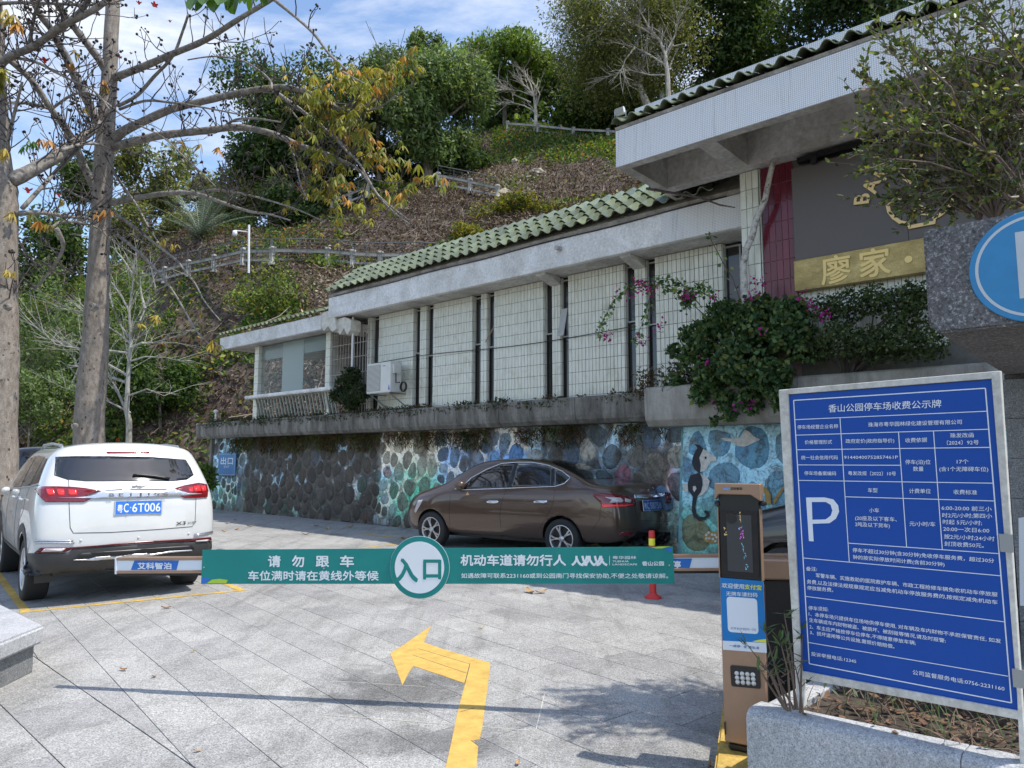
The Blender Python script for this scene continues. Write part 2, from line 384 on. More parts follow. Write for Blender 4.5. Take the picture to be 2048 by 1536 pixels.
for q in slabs:
    cen = sum(q, Vector((0, 0))) / len(q)
    if id(q) in bigset:
        key = len(q) == 4 and abs((q[1] - q[0]).length * (q[2] - q[1]).length - (.7156 * .3423)) < 1e-4
        z = rr.uniform(-.0012, .0008); rel = [p - cen for p in q]
        if key:
            if 'm' not in share: share['m'] = mesh_np('slab', *slab_geo(rel, 0), SLAB)
            me = share['m']
        else: me = mesh_np('slab', *slab_geo(rel, 0), SLAB)
        obj('slab', me, pave, (cen.x, cen.y, z))
    else:
        z = rr.uniform(-.0012, .0008); v, f = slab_geo(q, z); MBs.add(v, f)
MBs.build('slab_field', SLAB, pave, kind='stuff')
# painted lines and arrow, thick thermoplastic sheets
lines = thing('parking_bay_line', 'worn yellow parking bay outline painted on paving around the white suv', 'road marking', G(55, 1225))
def strip(mb, a, b, w, z=.004):
    a = Vector(a[:2]); b = Vector(b[:2]); d = (b - a).normalized(); n = Vector((-d.y, d.x)) * w / 2
    return mb.add([(*(a - n), z), (*(b - n), z), (*(b + n), z), (*(a + n), z)], [(0, 1, 2, 3)])
A_, B_ = G(52, 1224), G(484, 1181); PD3 = Vector((PD.x, PD.y, 0)); m = MB()
m_dir = (B_ - A_).normalized(); strip(m, A_ - m_dir * .05, B_ + m_dir * .05, .085)
strip(m, A_, A_ + PD3 * 5.0, .085, .0045); strip(m, B_, B_ + PD3 * 5.0, .085, .0045); strip(m, A_ + PD3 * 5, B_ + PD3 * 5, .085)
WORNY = streaky('worn_yellow_paint', (.58, .38, .08), (.36, .31, .2), (.72, .47, .10), sc=(3, 3, 3), pos=(.30, .44, .6), fine=50, rough=.8)
m.build('line', WORNY, lines)
l2 = thing('parking_bay_line', 'yellow bay line painted beside the brown sedan front wheel', 'road marking', G(740, 1095))
m = MB(); strip(m, G(725, 1096), G(850, 1082), .09); strip(m, G(850, 1082), G(850, 1082) + UV3 * 2, .09, .0045); m.build('line', WORNY, l2)
ap = [(195, 425), (360, 320), (590, 160), (522, 318), (690, 378), (960, 458), (1170, 518), (1150, 700), (1118, 930), (1090, 1150), (1066, 1262), (1000, 1272), (1052, 1330), (1036, 1500), (1030, 1700)]
bp = [(700, 1700), (735, 1536), (800, 1250), (850, 1000), (925, 720), (700, 640), (420, 548), (372, 620), (315, 735), (260, 590)]
poly = [G(740 + x / 4.86, 1220 + y / 4.86) for x, y in ap + bp]
n = len(poly); m = MB(); m.add([(p.x, p.y, .0042) for p in poly] + [(p.x, p.y, 0) for p in poly], [tuple(range(n - 1, -1, -1))] + [(i, (i + 1) % n, n + (i + 1) % n, n + i) for i in range(n)])
m.build('road_arrow', YELLOW, None, label='yellow painted arrow on the paving bending to the left', cat='road marking')
m = MB()
for a, b in [(G(740 + p[0] / 4.86, 1220 + p[1] / 4.86), G(740 + q[0] / 4.86, 1220 + q[1] / 4.86)) for p, q in (((470, 380), (970, 530)), ((410, 440), (940, 620)), ((972, 525), (922, 720)), ((880, 995), (1015, 958)), ((985, 1275), (1050, 1325)))]: strip(m, a, b, .006, .0046)
m.build('paint_crack', GROUNDM, pave)
m = MB()
for a, b in (((670, 1363), (850, 1374)), ((648, 1430), (1060, 1462)), ((1090, 1385), (1072, 1460))): strip(m, G(*a), G(*b), .005, .0035)
m.build('chalk_line', plain('chalk', (.6, .58, .5), .9), pave)

# ------------------------------------------------------------------ mural stone wall
def att_mat(name, rough=.8, fine=30, amt=.35, grime=None, bmp=.5):
    m, t, b = new_mat(name); at = t.nodes.new('ShaderNodeAttribute'); at.attribute_name = 'col'; P = worldpos(t)
    c = mixc(t, 1.0, at.outputs['Color'], ramp(t, noise(t, P, fine, 6, .75), [(.3, (1 - amt,) * 3), (.7, (1 + amt * .6,) * 3)]), 'MULTIPLY')
    g_ = ramp(t, noise(t, mapping(t, P, (3, 3, 1.6)), 2.4, 11, .76, .6), [(.40, (0, 0, 0)), (.50, (1, 1, 1))])
    c2 = mixc(t, g_, (.065, .055, .045), c); c = mixc(t, .5, c, c2)
    g3 = ramp(t, noise(t, P, 5.5, 10, .8, 1.2), [(.50, (0, 0, 0)), (.60, (.7, .7, .7))]); c = mixc(t, g3, c, (.075, .064, .052))
    g4 = ramp(t, noise(t, mapping(t, P, (1, 1, 1), (0, 0, 0), (9, 4, 2)), 8, 9, .8, .8), [(.60, (0, 0, 0)), (.68, (.6, .6, .6))]); c = mixc(t, g4, c, (.42, .40, .35))
    t.links.new(c, b.inputs['Base Color']); b.inputs['Roughness'].default_value = rough; b.inputs['Specular IOR Level'].default_value = .25
    bump(t, b, noise(t, P, fine, 6, .75), bmp, .02); return m
MURAL = att_mat('painted_stone')
def sz(px): return WP(px, 950, 0)[0]
GRIMEC = np.array((.10, .085, .07)); CREAM = np.array((.78, .70, .55)); BLUE = np.array((.16, .38, .78)); LBLUE = np.array((.42, .66, .82)); GREEN = np.array((.10, .46, .27)); TEAL = np.array((.34, .60, .50)); PINK = np.array((.48, .22, .25)); LGREEN = np.array((.26, .42, .33))
def lerp(a, b, k): k = np.asarray(k)[..., None]; return a * (1 - k) + b * k
def paint(s, z, mort):
    """paint colour of the mural at (s,z); mort=1 on mortar"""
    s = np.asarray(s, float); z = np.asarray(z, float); n = fb(s * 1.1, z * 1.3); n2 = fb(s * 3 + 40, z * 3)
    zz = z + (n - .5) * 1.1
    c = lerp(TEAL if mort else LGREEN * .75, LBLUE if mort else LBLUE * .8, sm(.5, 1.15, zz))
    e = sm(sz(1050), sz(850), s) * sm(sz(735), sz(765), s)          # cream zone around px 760-900
    c = lerp(c, CREAM if mort else CREAM * .62, e * sm(.9, 1.35, zz) * .95)
    e = sm(sz(1060), sz(1030), s) * sm(sz(865), sz(895), s); c = lerp(c, BLUE if mort else BLUE * .9, e * sm(.7, 1.2, zz) * .8)
    top = sm(1.65, 2.0, z + (n2 - .5) * .3); c = lerp(c, CREAM if mort else CREAM * .7, top * sm(sz(755), sz(770), s) * .8 * sm(sz(1400), sz(900), s))
    e = np.exp(-((s - sz(828)) / .85) ** 2 - ((z - .75) / .55) ** 2); c = lerp(c, GREEN * 1.15, np.clip(e * 1.5, 0, .95))
    e = np.exp(-((s - sz(1315)) / .32) ** 2 - ((z - 1.25) / .45) ** 2); c = lerp(c, PINK, np.clip(e * 1.4, 0, .9))
    # grime: the stretch between the exit sign and px 755, streaks elsewhere
    gz = sm(sz(735), sz(752), s) * -1 + 1; left = sm(sz(492), sz(480), s); st_ = fb(s * 1.6 + 9, z * .45 + 5)
    gr = (1 - sm(sz(757), sz(748), s)) * 0 + sm(sz(762), sz(748), s) * (1 - left) * ((.96 - .4 * sm(.64, .74, n2)) if not mort else (.95 - .6 * sm(.60, .70, n2)))
    gr = np.maximum(gr, sm(.56, .64, st_) * .8); gr = np.maximum(gr, sm(.35, .05, z + (n2 - .5) * .4) * .8)
    g2 = lerp(GRIMEC, GRIMEC * 1.9, sm(.4, .7, fb(s * 6, z * 6)))
    c = c * (1 - gr[..., None]) + g2 * gr[..., None]
    if mort: c = lerp(c, GRIMEC * 1.6, sm(.50, .60, fb(s * 7 + 11, z * 7)) * .6); c = lerp(c, CREAM, sm(.56, .64, fb(s * 2.2 + 80, z * 2.2)) * .6 * (1 - gr))
    return c * (.82 + .36 * fb(s * 5 + 3, z * 5))[..., None] * (1 + (1.25 if mort else .4) * (1 - gr))[..., None]
def paint2(s, z, mort):
    n = fb(s * 1.3 + 7, z * 1.3)
    zz = z + (n - .5) * .8; c = lerp(np.array((.20, .52, .44)) if mort else np.array((.17, .38, .29)), np.array((.40, .68, .80)) if mort else np.array((.20, .48, .66)), sm(.6, 1.3, zz))
    n2 = fb(s * 3.5, z * 3.5); c = lerp(c, np.array((.22, .16, .07)), sm(.58, .72, n2) * .7 * (1 - mort * .6))
    c = lerp(c, np.array((.10, .16, .36)), sm(.56, .66, fb(s * 1.7 + 50, z * 1.7)) * (1 - mort) * .7)
    gr = sm(.28, .02, z + (n2 - .5) * .4) * .8; c = c * (1 - gr[..., None]) + GRIMEC * gr[..., None]
    return c * (.85 + .3 * fb(s * 6, z * 6))[..., None] * (1.5 if mort else 1.35)
def stone_wall(root, s0, s1, z0, z1, t0, t1, cell, aspect, pf, rs, maxn=300, ridge=.022, bulge=.036, dark=1.0, pal=None):
    """Voronoi rubble: each stone an object, mortar one relief mesh. t0,t1: depth at foot and top"""
    r = np.random.default_rng(rs); A = np.array((1, 1 / aspect)); m_ = cell; npt = int((s1 - s0 + 2 * m_) * (z1 - z0 + 2 * m_) / (cell * cell * aspect))
    pts = np.stack([r.uniform(s0 - m_, s1 + m_, npt), r.uniform(z0 - m_, z1 + m_, npt)], 1); smp = np.stack([r.uniform(s0 - m_, s1 + m_, npt * 50), r.uniform(z0 - m_, z1 + m_, npt * 50)], 1)
    for _ in range(2):
        near = np.concatenate([(((smp[i:i + 2000, None] - pts[None]) * A) ** 2).sum(-1).argmin(1) for i in range(0, len(smp), 2000)]); cn = np.bincount(near, minlength=npt)
        for a_ in (0, 1): pts[:, a_] = np.where(cn > 0, np.bincount(near, smp[:, a_], npt) / np.maximum(cn, 1), pts[:, a_])
    T = lambda z: t0 + (t1 - t0) * (z - z0) / (z1 - z0)
    gs = np.arange(s0, s1 + .02, .035); gz = np.arange(z0, z1 + .02, .035); SS, ZZ = np.meshgrid(gs, gz); q = np.stack([SS.ravel(), ZZ.ravel()], 1)
    d1 = np.full(len(q), 9.); d2 = np.full(len(q), 9.)
    for p in pts:
        d = np.hypot(*((q - p) * A).T); m1 = d < d1; d2 = np.where(m1, d1, np.minimum(d2, d)); d1 = np.where(m1, d, d1)
    e = d2 - d1; h = ridge * np.exp(-(e / (cell * .13)) ** 2) + .012 * fb(q[:, 0] * 9, q[:, 1] * 9)
    t = T(q[:, 1]) - h; P = np.stack([P0.x + q[:, 0] * U[0] + t * V[0], P0.y + q[:, 0] * U[1] + t * V[1], q[:, 1]], 1)
    w = len(gs); idx = np.arange(len(q)).reshape(len(gz), w); f = np.stack([idx[:-1, :-1], idx[:-1, 1:], idx[1:, 1:], idx[1:, :-1]], -1).reshape(-1, 4)
    me = mesh_np('mortar', P - np.array(ORG[root.name]), f, MURAL, True, col=pf(q[:, 0], q[:, 1], 1)); obj('mortar', me, root)
    K = 12; n = 0; rest = []
    for ip, p in enumerate(pts):
        if not (s0 < p[0] < s1 and z0 < p[1] < z1): continue
        nb = pts[np.argsort(np.hypot(*((pts - p) * A).T))[1:12]]; rad = []
        for k in range(K):
            dv = np.array((cos(2 * pi * k / K), sin(2 * pi * k / K) * aspect)); m_ = 9
            for o in nb:
                nn = (o - p) * A * A; dd = dv.dot(nn)
                if dd > 1e-6: m_ = min(m_, .5 * ((o - p) * A).dot((o - p) * A) / dd)
            m_ = min(m_, cell * .75); rad.append(m_)
        rad = np.array(rad); rad = (np.roll(rad, 1) + 5 * rad + np.roll(rad, -1)) / 7; sh = r.uniform(.86, .97); rad = rad * (1 + r.uniform(-.09, .09, K)); rad = (np.roll(rad, 1) + 3 * rad + np.roll(rad, -1)) / 5
        vs = []; zz = []
        for kk, hh in ((1.0, -.012), (.86, bulge * .55), (.5, bulge * .95)):
            for k in range(K):
                x = p[0] + cos(2 * pi * k / K) * rad[k] * sh * kk; z = p[1] + sin(2 * pi * k / K) * aspect * rad[k] * sh * kk
                x = min(max(x, s0 + .01), s1 - .01); z = min(max(z, z0 + .01), z1 - .01)
                zz.append((x, z)); vs.append(S(x, T(z) - hh - r.uniform(-.004, .006), z))
        zz.append((p[0], p[1])); vs.append(S(p[0], T(p[1]) - bulge - r.uniform(0, .012), p[1])); zz = np.array(zz)
        fs = [(i * K + k, (i + 1) * K + k, (i + 1) * K + (k + 1) % K, i * K + (k + 1) % K) for i in range(2) for k in range(K)] + [(2 * K + k, 3 * K, 2 * K + (k + 1) % K) for k in range(K)]
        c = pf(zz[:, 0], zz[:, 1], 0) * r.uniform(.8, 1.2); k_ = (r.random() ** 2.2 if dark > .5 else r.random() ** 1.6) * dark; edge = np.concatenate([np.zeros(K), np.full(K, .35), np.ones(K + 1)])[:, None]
        if pal is not None:
            pc_, am = pal(p[0], p[1], r); am = am * r.uniform(.45, 1.1); c = c * (1 - am) + np.array(pc_) * am * (.8 + .4 * fb(zz[:, 0] * 7, zz[:, 1] * 7))[:, None]
        c = c * (.62 + .38 * np.concatenate([np.zeros(K), np.full(K, .9), np.ones(K + 1)]))[:, None]  # outer ring darkened in the colour: painted outline shadow plus joint dirt
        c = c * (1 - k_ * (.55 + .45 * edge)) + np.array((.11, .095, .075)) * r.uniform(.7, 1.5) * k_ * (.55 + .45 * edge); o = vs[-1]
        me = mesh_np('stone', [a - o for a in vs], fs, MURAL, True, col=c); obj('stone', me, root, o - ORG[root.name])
        n += 1
    return n
def stone_pal(s, z, r):
    d = [(.10, .085, .07), (.14, .12, .10), (.075, .06, .05)]
    if s > sz(492): P_ = [(.20, .34, .46), (.22, .36, .30), (.13, .20, .18), (.30, .40, .42)] + d[:1]
    elif s > sz(752): P_ = d * 5 + [(.10, .17, .13), (.12, .15, .19), (.17, .11, .08)]; return P_[r.integers(len(P_))], .85
    elif s > sz(865): P_ = [(.52, .48, .38), (.36, .33, .26), (.22, .19, .15), (.45, .42, .28), (.42, .30, .28), (.48, .50, .50)] if z > .9 else [(.18, .44, .28), (.30, .42, .38), (.36, .20, .20), (.40, .45, .46), (.12, .14, .11)]
    elif s > sz(1045): P_ = [(.14, .30, .58), (.22, .40, .66), (.30, .46, .62), (.42, .50, .54), (.20, .22, .24), (.50, .46, .38)]
    else: P_ = d + [(.16, .28, .44), (.52, .48, .40), (.40, .14, .18), (.20, .30, .38), (.46, .44, .38), (.30, .36, .22)]
    return [q * 1.45 for q in P_[r.integers(len(P_))]], .85
def stone_pal2(s, z, r):
    P_ = [(.18, .44, .60), (.30, .52, .62), (.14, .26, .44), (.24, .42, .52)] if z > .95 else [(.20, .42, .33), (.28, .40, .24), (.36, .30, .12), (.18, .36, .38)]
    return P_[r.integers(4)], .6
ww = thing('mural_wall', 'long rubble stone retaining wall with faded painted mural behind the brown sedan', 'wall', S(-3, 0, 0))
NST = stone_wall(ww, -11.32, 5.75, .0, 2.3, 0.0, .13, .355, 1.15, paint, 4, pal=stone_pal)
m = MB(); fnS = lambda s, t, z: S(s, t, z)
m.box((-11.32, .14, 0), (5.75, .5, 2.3), fnS); m.box((5.752, -.0, 0), (5.9, .5, 2.3), fnS); m.build('core', LEDGE, ww)
w2 = thing('mural_wall', 'projecting end of the mural wall painted with a black seahorse', 'wall', S(-13, -.8, 0))
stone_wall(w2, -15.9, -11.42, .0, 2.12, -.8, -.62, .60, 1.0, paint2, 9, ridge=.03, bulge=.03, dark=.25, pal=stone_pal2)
m = MB(); m.box((-15.9, -.60, 0), (-11.42, .12, 2.12), fnS)
# battered end face, painted like the front
m.add([S(-11.42, -.8, 0), S(-11.42, -.62, 2.12), S(-11.36, -.58, 2.12), S(-11.33, -.76, 0), S(-11.33, .1, 0), S(-11.36, .1, 2.12)], [(0, 3, 2, 1), (3, 4, 5, 2)])
m.build('core', plain('painted_render', (.20, .40, .42), .85, var=.4, vs=5, bump=.6, bs=20), w2)
# flat painted figures on the projecting wall
def wpx(px, py, lift): return (lambda s, z: S(s, -.8 + .18 * z / 2.12 - lift, z))(*WP(px, py, -.8 + .18 * (WP(px, py, -.72)[1]) / 2.12 - lift))
def c5(x, y): return 1280 + x / 4.518, 820 + y / 4.518
def figure(name, mat, polys, lift=.05, org=w2):
    m = MB()
    for k, pl in enumerate(polys):
        a = [wpx(*c5(x, y), lift + k * .002) for x, y in pl]; b = [wpx(*c5(x, y), lift - .035) for x, y in pl]; n = len(a)
        m.add(a + b, [tuple(range(n))] + [(i, n + i, n + (i + 1) % n, (i + 1) % n) for i in range(n)])
    return m.build(name, mat, org)
INK = plain('black_mural_paint', (.022, .024, .032), .7, var=.3, vs=20, bump=.5, bs=30); CHALKW = plain('white_mural_paint', (.62, .60, .55), .8, var=.25, vs=14, bump=.6, bs=30)
tail = [(478, 775), (470, 850), (468, 920), (490, 970), (530, 1000), (590, 995), (625, 955), (620, 915), (585, 905), (578, 925), (600, 940), (585, 965), (535, 965), (505, 935), (500, 880), (510, 820), (520, 770)]
figure('seahorse_body', INK, [[(492, 305), (520, 345), (498, 375), (475, 430), (470, 480), (490, 535), (530, 568), (455, 590), (432, 660), (440, 730), (478, 785), (520, 778), (550, 740), (565, 680), (560, 620), (540, 575), (550, 500), (535, 430), (555, 390), (572, 350), (545, 320), (512, 312)], tail])
figure('seahorse_belly', CHALKW, [[(572, 352), (555, 392), (537, 430), (550, 500), (545, 560), (590, 550), (620, 500), (640, 470), (690, 460), (690, 425), (650, 410), (620, 380)], [(545, 575), (565, 620), (568, 680), (552, 742), (522, 780), (560, 770), (610, 720), (630, 640), (600, 600), (570, 590)],
    [(385, 660), (430, 665), (435, 745), (395, 735)], [(478, 690), (500, 685), (512, 710), (490, 742), (478, 720)]], .058)
figure('seahorse_eye', INK, [[(583, 425), (598, 418), (600, 440), (585, 442)]], .07)
figure('white_fish', CHALKW, [[(725, 255), (780, 250), (830, 262), (905, 245), (945, 175), (985, 195), (1030, 240), (1085, 268), (1020, 300), (945, 332), (880, 325), (820, 285), (770, 280)]], .055)
figure('white_shell', CHALKW, [[(1140, 1085), (1165, 1000), (1200, 940), (1250, 915), (1310, 950), (1345, 1000), (1345, 1100), (1290, 1110), (1200, 1095)]], .055)
figure('coral', plain('ochre_mural_paint', (.42, .27, .08), .8, var=.25, vs=14, bump=.5), [[(565, 1150), (600, 1105), (650, 1095), (700, 1110), (705, 1200), (640, 1205), (590, 1190)], [(1095, 690), (1140, 700), (1180, 760), (1185, 850), (1140, 845), (1130, 770)], [(1215, 850), (1205, 820), (1250, 740), (1300, 690), (1300, 720), (1255, 790)]], .052)
m = MB()
for x, y in ((598, 1130), (620, 1108), (650, 1125), (675, 1130), (690, 1150), (625, 1160), (660, 1165), (680, 1185), (600, 1160)):
    a = [wpx(*c5(x + 13 * cos(k * pi / 3), y + 13 * sin(k * pi / 3)), .062) for k in range(6)]; m.add(a, [(0, 1, 2, 3, 4, 5)])
m.build('white_dot', CHALKW, w2, kind='stuff')
# ledges (planter beams)
def ledge(root, s0, s1, tf, tb, z0, z1, mat, ch=.10):
    m = MB(); N_ = max(2, int((s1 - s0) / 1.9)); cut = np.linspace(s0, s1, N_ + 1)
    prof = [(tf + ch * .9, z0), (tf + .02, z0 + ch * .8), (tf, z0 + ch * 1.6), (tf - .012, z1 - .03), (tf + .02, z1), (tf + .15, z1 - .0), (tf + .16, z1 - .10), (tb, z1 - .10), (tb, z0)]
    for a, b in zip(cut[:-1], cut[1:]):
        n = len(prof); e = .003
        m2 = MB(); vs = [S(a + e, *q) for q in prof] + [S(b - e, *q) for q in prof]
        m2.add(vs, [tuple(range(n)), tuple(range(2 * n - 1, n - 1, -1))] + [(i, n + i, n + (i + 1) % n, (i + 1) % n) for i in range(n)])
        m2.build('beam', mat, root, bevel=.008)
lg = thing('planter_ledge', 'dark weathered concrete planter beam running along the top of the mural wall', 'ledge', S(-3, -.4, 2.2))
ledge(lg, -10.98, 6.2, -.34, .25, 2.24, 2.74, LEDGE)
lg2 = thing('planter_ledge', 'paler pebble-washed planter beam under the bougainvillea bush', 'ledge', S(-13, -1.1, 2.1))
ledge(lg2, -18.2, -11.02, -1.15, -.3, 2.1, 2.72, LEDGE_L, .12)
# exit sign on the wall
SIGNB = plain('sign_blue', (.035, .22, .50), .35, var=.08, vs=6); SIGNW = plain('sign_white', (.78, .80, .82), .45)
ex = thing('exit_sign', 'small blue exit sign plate fixed to the far end of the mural wall', 'sign', S(*[WP(453, 990, -.06)[0]], -.06, 1.0))
def plane_fn(o, x, y, n): return lambda a, b, d=0: o + x * a + y * b + n * d
a = WP(437, 906, -.06); b = WP(470, 952, -.06); xs = -UV3; fn = plane_fn(S(a[0], -.06, b[1]), xs, Z3, -VV3); w = a[0] - b[0]; h = a[1] - b[1]
m = MB(); m.box((0, 0, -.015), (w, h, 0), fn); m.build('plate', SIGNB, ex, bevel=.006)
m = MB(); letter_fit(m, '出口', fn, w * .16, w * .86, h * .52, h * .34, .004, bold=.03); letter_fit(m, 'EXIT', fn, w * .36, w * .68, h * .34, h * .15, .004)
for q in ((.03, .03, w - .03, .04), (.03, h - .04, w - .03, h - .03)): m.box((q[0], q[1], .003), (q[2], q[3], .004), fn)
for q in ((.03, .04, .04, h - .04), (w - .04, .04, w - .03, h - .04)): m.box((q[0], q[1], .003), (q[2], q[3], .004), fn)
m.build('lettering', SIGNW, ex)
# ------------------------------------------------------------------ building
def uvm(name, c, mortar, scale, rough=.35, var=.06, streak=.5, w=.025, h=.025, msz=.12):
    """small square mosaic: laid out in metres on the UV map"""
    m, t, b = new_mat(name); u = t.nodes.new('ShaderNodeUVMap'); P = worldpos(t)
    br = t.nodes.new('ShaderNodeTexBrick'); br.offset = 0; br.squash = 1; br.inputs['Scale'].default_value = 1
    br.inputs['Brick Width'].default_value = w; br.inputs['Row Height'].default_value = h; br.inputs['Mortar Size'].default_value = w * msz
    br.inputs['Mortar Smooth'].default_value = .1; br.inputs['Bias'].default_value = 0
    br.inputs['Color1'].default_value = (1, 1, 1, 1); br.inputs['Color2'].default_value = (.9, .92, .94, 1); br.inputs['Mortar'].default_value = (0, 0, 0, 1)
    t.links.new(u.outputs['UV'], br.inputs['Vector'])
    st = ramp(t, noise(t, mapping(t, P, (3.2, 3.2, .12)), 2.2, 9, .8, .5), [(.545, (0, 0, 0)), (.70, (1, 1, 1))])
    mo = mixc(t, st, mortar, tuple(q * .22 for q in mortar))
    body = mixc(t, 1.0, c, br.outputs['Color'], 'MULTIPLY'); body = mixc(t, st, body, tuple(q * .72 for q in c))
    body = mixc(t, .5, body, c)
    miss = ramp(t, noise(t, P, 1.7, 10, .8, .8), [(.695, (0, 0, 0)), (.70, (1, 1, 1))])
    col = mixc(t, br.outputs['Fac'], body, mo); col = mixc(t, miss, col, (.045, .04, .035))
    t.links.new(col, b.inputs['Base Color']); b.inputs['Roughness'].default_value = rough
    inv_ = t.nodes.new('ShaderNodeMath'); inv_.operation = 'SUBTRACT'; inv_.inputs[0].default_value = 1; t.links.new(br.outputs['Fac'], inv_.inputs[1]); bump(t, b, inv_.outputs[0], .35, .003); return m
MOSAIC = uvm('white_mosaic', (.86, .87, .88), (.54, .52, .51), 1)
def uvquad(mb_list, pts, uvs): mb_list.append((pts, uvs))
def quads(name, qs, mat, parent):
    vs = []; fs = []; uv = []
    for p, q in qs:
        n = len(vs); vs += p; fs.append(tuple(range(n, n + len(p)))); uv += q
    o = Vector(ORG[parent.name]); me = mesh_np(name, [tuple(Vector(v) - o) for v in vs], fs, mat, uv=uv); return obj(name, me, parent)
def wtile(name, c, var=.10, rough=.22, spec=.5):
    m, t, b = new_mat(name); P = worldpos(t)
    k = mixc(t, 1.0, c, ramp(t, rnd(t), [(0, (1 - var,) * 3), (1, (1 + var,) * 3)]), 'MULTIPLY')
    k = mixc(t, 1.0, k, ramp(t, noise(t, P, 1.9, 9, .72, .6), [(.28, (.76, .74, .68)), (.48, (1.02,) * 3)]), 'MULTIPLY')
    k = mixc(t, 1.0, k, ramp(t, noise(t, mapping(t, P, (9, 9, 1.2)), 2, 6, .7), [(.32, (.80, .79, .74)), (.55, (1.0,) * 3)]), 'MULTIPLY')
    t.links.new(k, b.inputs['Base Color']); b.inputs['Roughness'].default_value = rough; b.inputs['Specular IOR Level'].default_value = spec
    bump(t, b, noise(t, P, 22, 3, .6), .12, .004); return m
WT = wtile('cream_glazed_tile', (.75, .755, .665), .08); RT = wtile('maroon_glazed_tile', (.15, .020, .036), .16, .16)
GROUT = plain('dark_grout', (.15, .145, .13), .9, var=.3, vs=6)
GT = wtile('green_roof_tile', (.155, .185, .11), .32, .22, .6)
MORT = streaky('roof_mortar', (.34, .31, .27), (.16, .14, .12), (.46, .43, .38), sc=(2, 2, 2))
def glass(name, c, alpha, rough=.05):
    m, t, b = new_mat(name); b.inputs['Base Color'].default_value = (*c, 1); b.inputs['Roughness'].default_value = rough; b.inputs['Specular IOR Level'].default_value = .8
    b.inputs['Alpha'].default_value = alpha; return m
GLASSD = plain('dark_window_glass', (.018, .016, .015), .06, spec=.8, var=.4, vs=3); GLASSP = glass('pavilion_glass', (.20, .27, .26), .14); FROST = glass('frosted_glass', (.30, .38, .37), .80, .3)

hall = thing('restaurant_building', 'low tiled hall with green glazed roof and narrow dark windows above the planter ledge', 'building', S(-6, 0, 2.6))
TF = -.1; ZB = 2.64
PX = lambda x: WP(x, 700, TF)[0]
panels = [(PX(757), PX(826)), (PX(866), PX(944)), (PX(988), PX(1087)), (PX(1137), PX(1250)), (PX(1313), PX(1450))]
piers = [(PX(733), PX(742)), (PX(838), PX(851)), (PX(960), PX(972)), (PX(1103), PX(1120)), (PX(1270), PX(1293))]
wins = [(PX(742), PX(757)), (PX(826), PX(838)), (PX(851), PX(866)), (PX(944), PX(960)), (PX(972), PX(988)), (PX(1087), PX(1103)), (PX(1120), PX(1137)), (PX(1250), PX(1270)), (PX(1293), PX(1313)), (PX(1450), PX(1483))]
ZT = 5.14
back = MB(); tiles = []
for (a, b), fr in [(p, TF) for p in panels] + [(p, TF + .02) for p in piers]:
    back.box((b, fr + .012, ZB), (a, .22, ZT), fnS)
    wd = a - b; nc = max(2, round(wd / .081)); tw = wd / nc
    for r in range(12):
        z0 = 2.56 + .2235 * r; z1 = min(z0 + .2235, ZT - .005); z0 = max(z0, ZB)
        if z1 - z0 < .05: continue
        for c in range(nc): tiles.append((b + c * tw, b + (c + 1) * tw, z0, z1, fr))
        # return face on the right-hand side of the panel
        for q in range(2): tiles.append((b, fr + .012 + .10 * q, z0, z1, 'side'))
back.build('wall', GROUT, hall)
tiles.sort(key=lambda q: q[0]); shp = {}; rest = MB(); cnt = 0
for q in tiles:
    if q[4] == 'side':
        rest.box((q[0] - .012, q[1] + .003, q[2] + .004), (q[0] - .0, q[1] + .097, q[3] - .004), fnS); continue
    a, b, z0, z1, fr = q
    if cnt < 285:
        key = (round(b - a, 4), round(z1 - z0, 4))
        if key not in shp:
            mm = MB(); mm.box((.0046, 0, .004), (b - a - .0046, .011, z1 - z0 - .004), lambda s, t, z: UV3 * s + VV3 * t + Z3 * z); shp[key] = mm.mesh('tile', WT, bevel=.0018)
        put('tile', shp[key], hall, Matrix.Translation(S(a, fr + random.uniform(-.0015, .0015), z0))); cnt += 1
    else: rest.box((a + .0046, fr, z0 + .004), (b - .0046, fr + .011, z1 - .004), fnS)
rest.build('far_tile', WT, hall, kind='stuff')
FRAMEW = plain('window_frame_grey', (.40, .40, .38), .5, var=.2, vs=6)
for i, (a, b) in enumerate(wins):
    zs = 4.05 if i % 2 else 3.95; m = MB()
    m.box((b, .02, ZB), (a, .03, zs - .02), fnS); m.box((b, .02, zs + .02), (a, .03, ZT), fnS)
    fr = MB()
    for q in ((b, b + .022), (a - .022, a)): fr.box((q[0], -.012, zs), (q[1], .018, ZT - .05), fnS)
    fr.box((b + .022, -.012, zs), (a - .022, .018, zs + .025), fnS); fr.box((b + .022, -.012, ZT - .075), (a - .022, .018, ZT - .05), fnS)
    f_ = fr.build('window', FRAMEW, hall)
    m.build('pane', GLASSD, f_)
    fr = MB(); fr.box((b, -.01, ZB), (b + .02, .018, zs - .001), fnS); fr.box((a - .02, -.01, ZB), (a, .018, zs - .001), fnS); fr.build('lower_frame', DARKWOOD, f_)
m = MB(); a, b = wins[6]; m.box((b + .03, -.06, 3.95), (a - .03, -.045, 4.5), lambda s, t, z: S(s, t - (4.6 - z) * .25, z)); m.build('open_sash', FRAMEW, hall)
RW = plain('raw_wood', (.42, .27, .14), .7)
for p_, q_ in ((S(b + .03, -.05, 4.45), S(a - .04, -.2, 4.0)), (S(wins[4][1] + .03, -.05, 4.4), S(wins[4][0] - .02, -.15, 4.05))): m = MB(); m.tube([p_, q_], .012); m.build('window_stay', RW, hall)
m = MB(); m.box((-12.3, .2, ZB), (-2.4, 4.5, ZT), fnS); m.build('inner_room', DARKWOOD, hall)
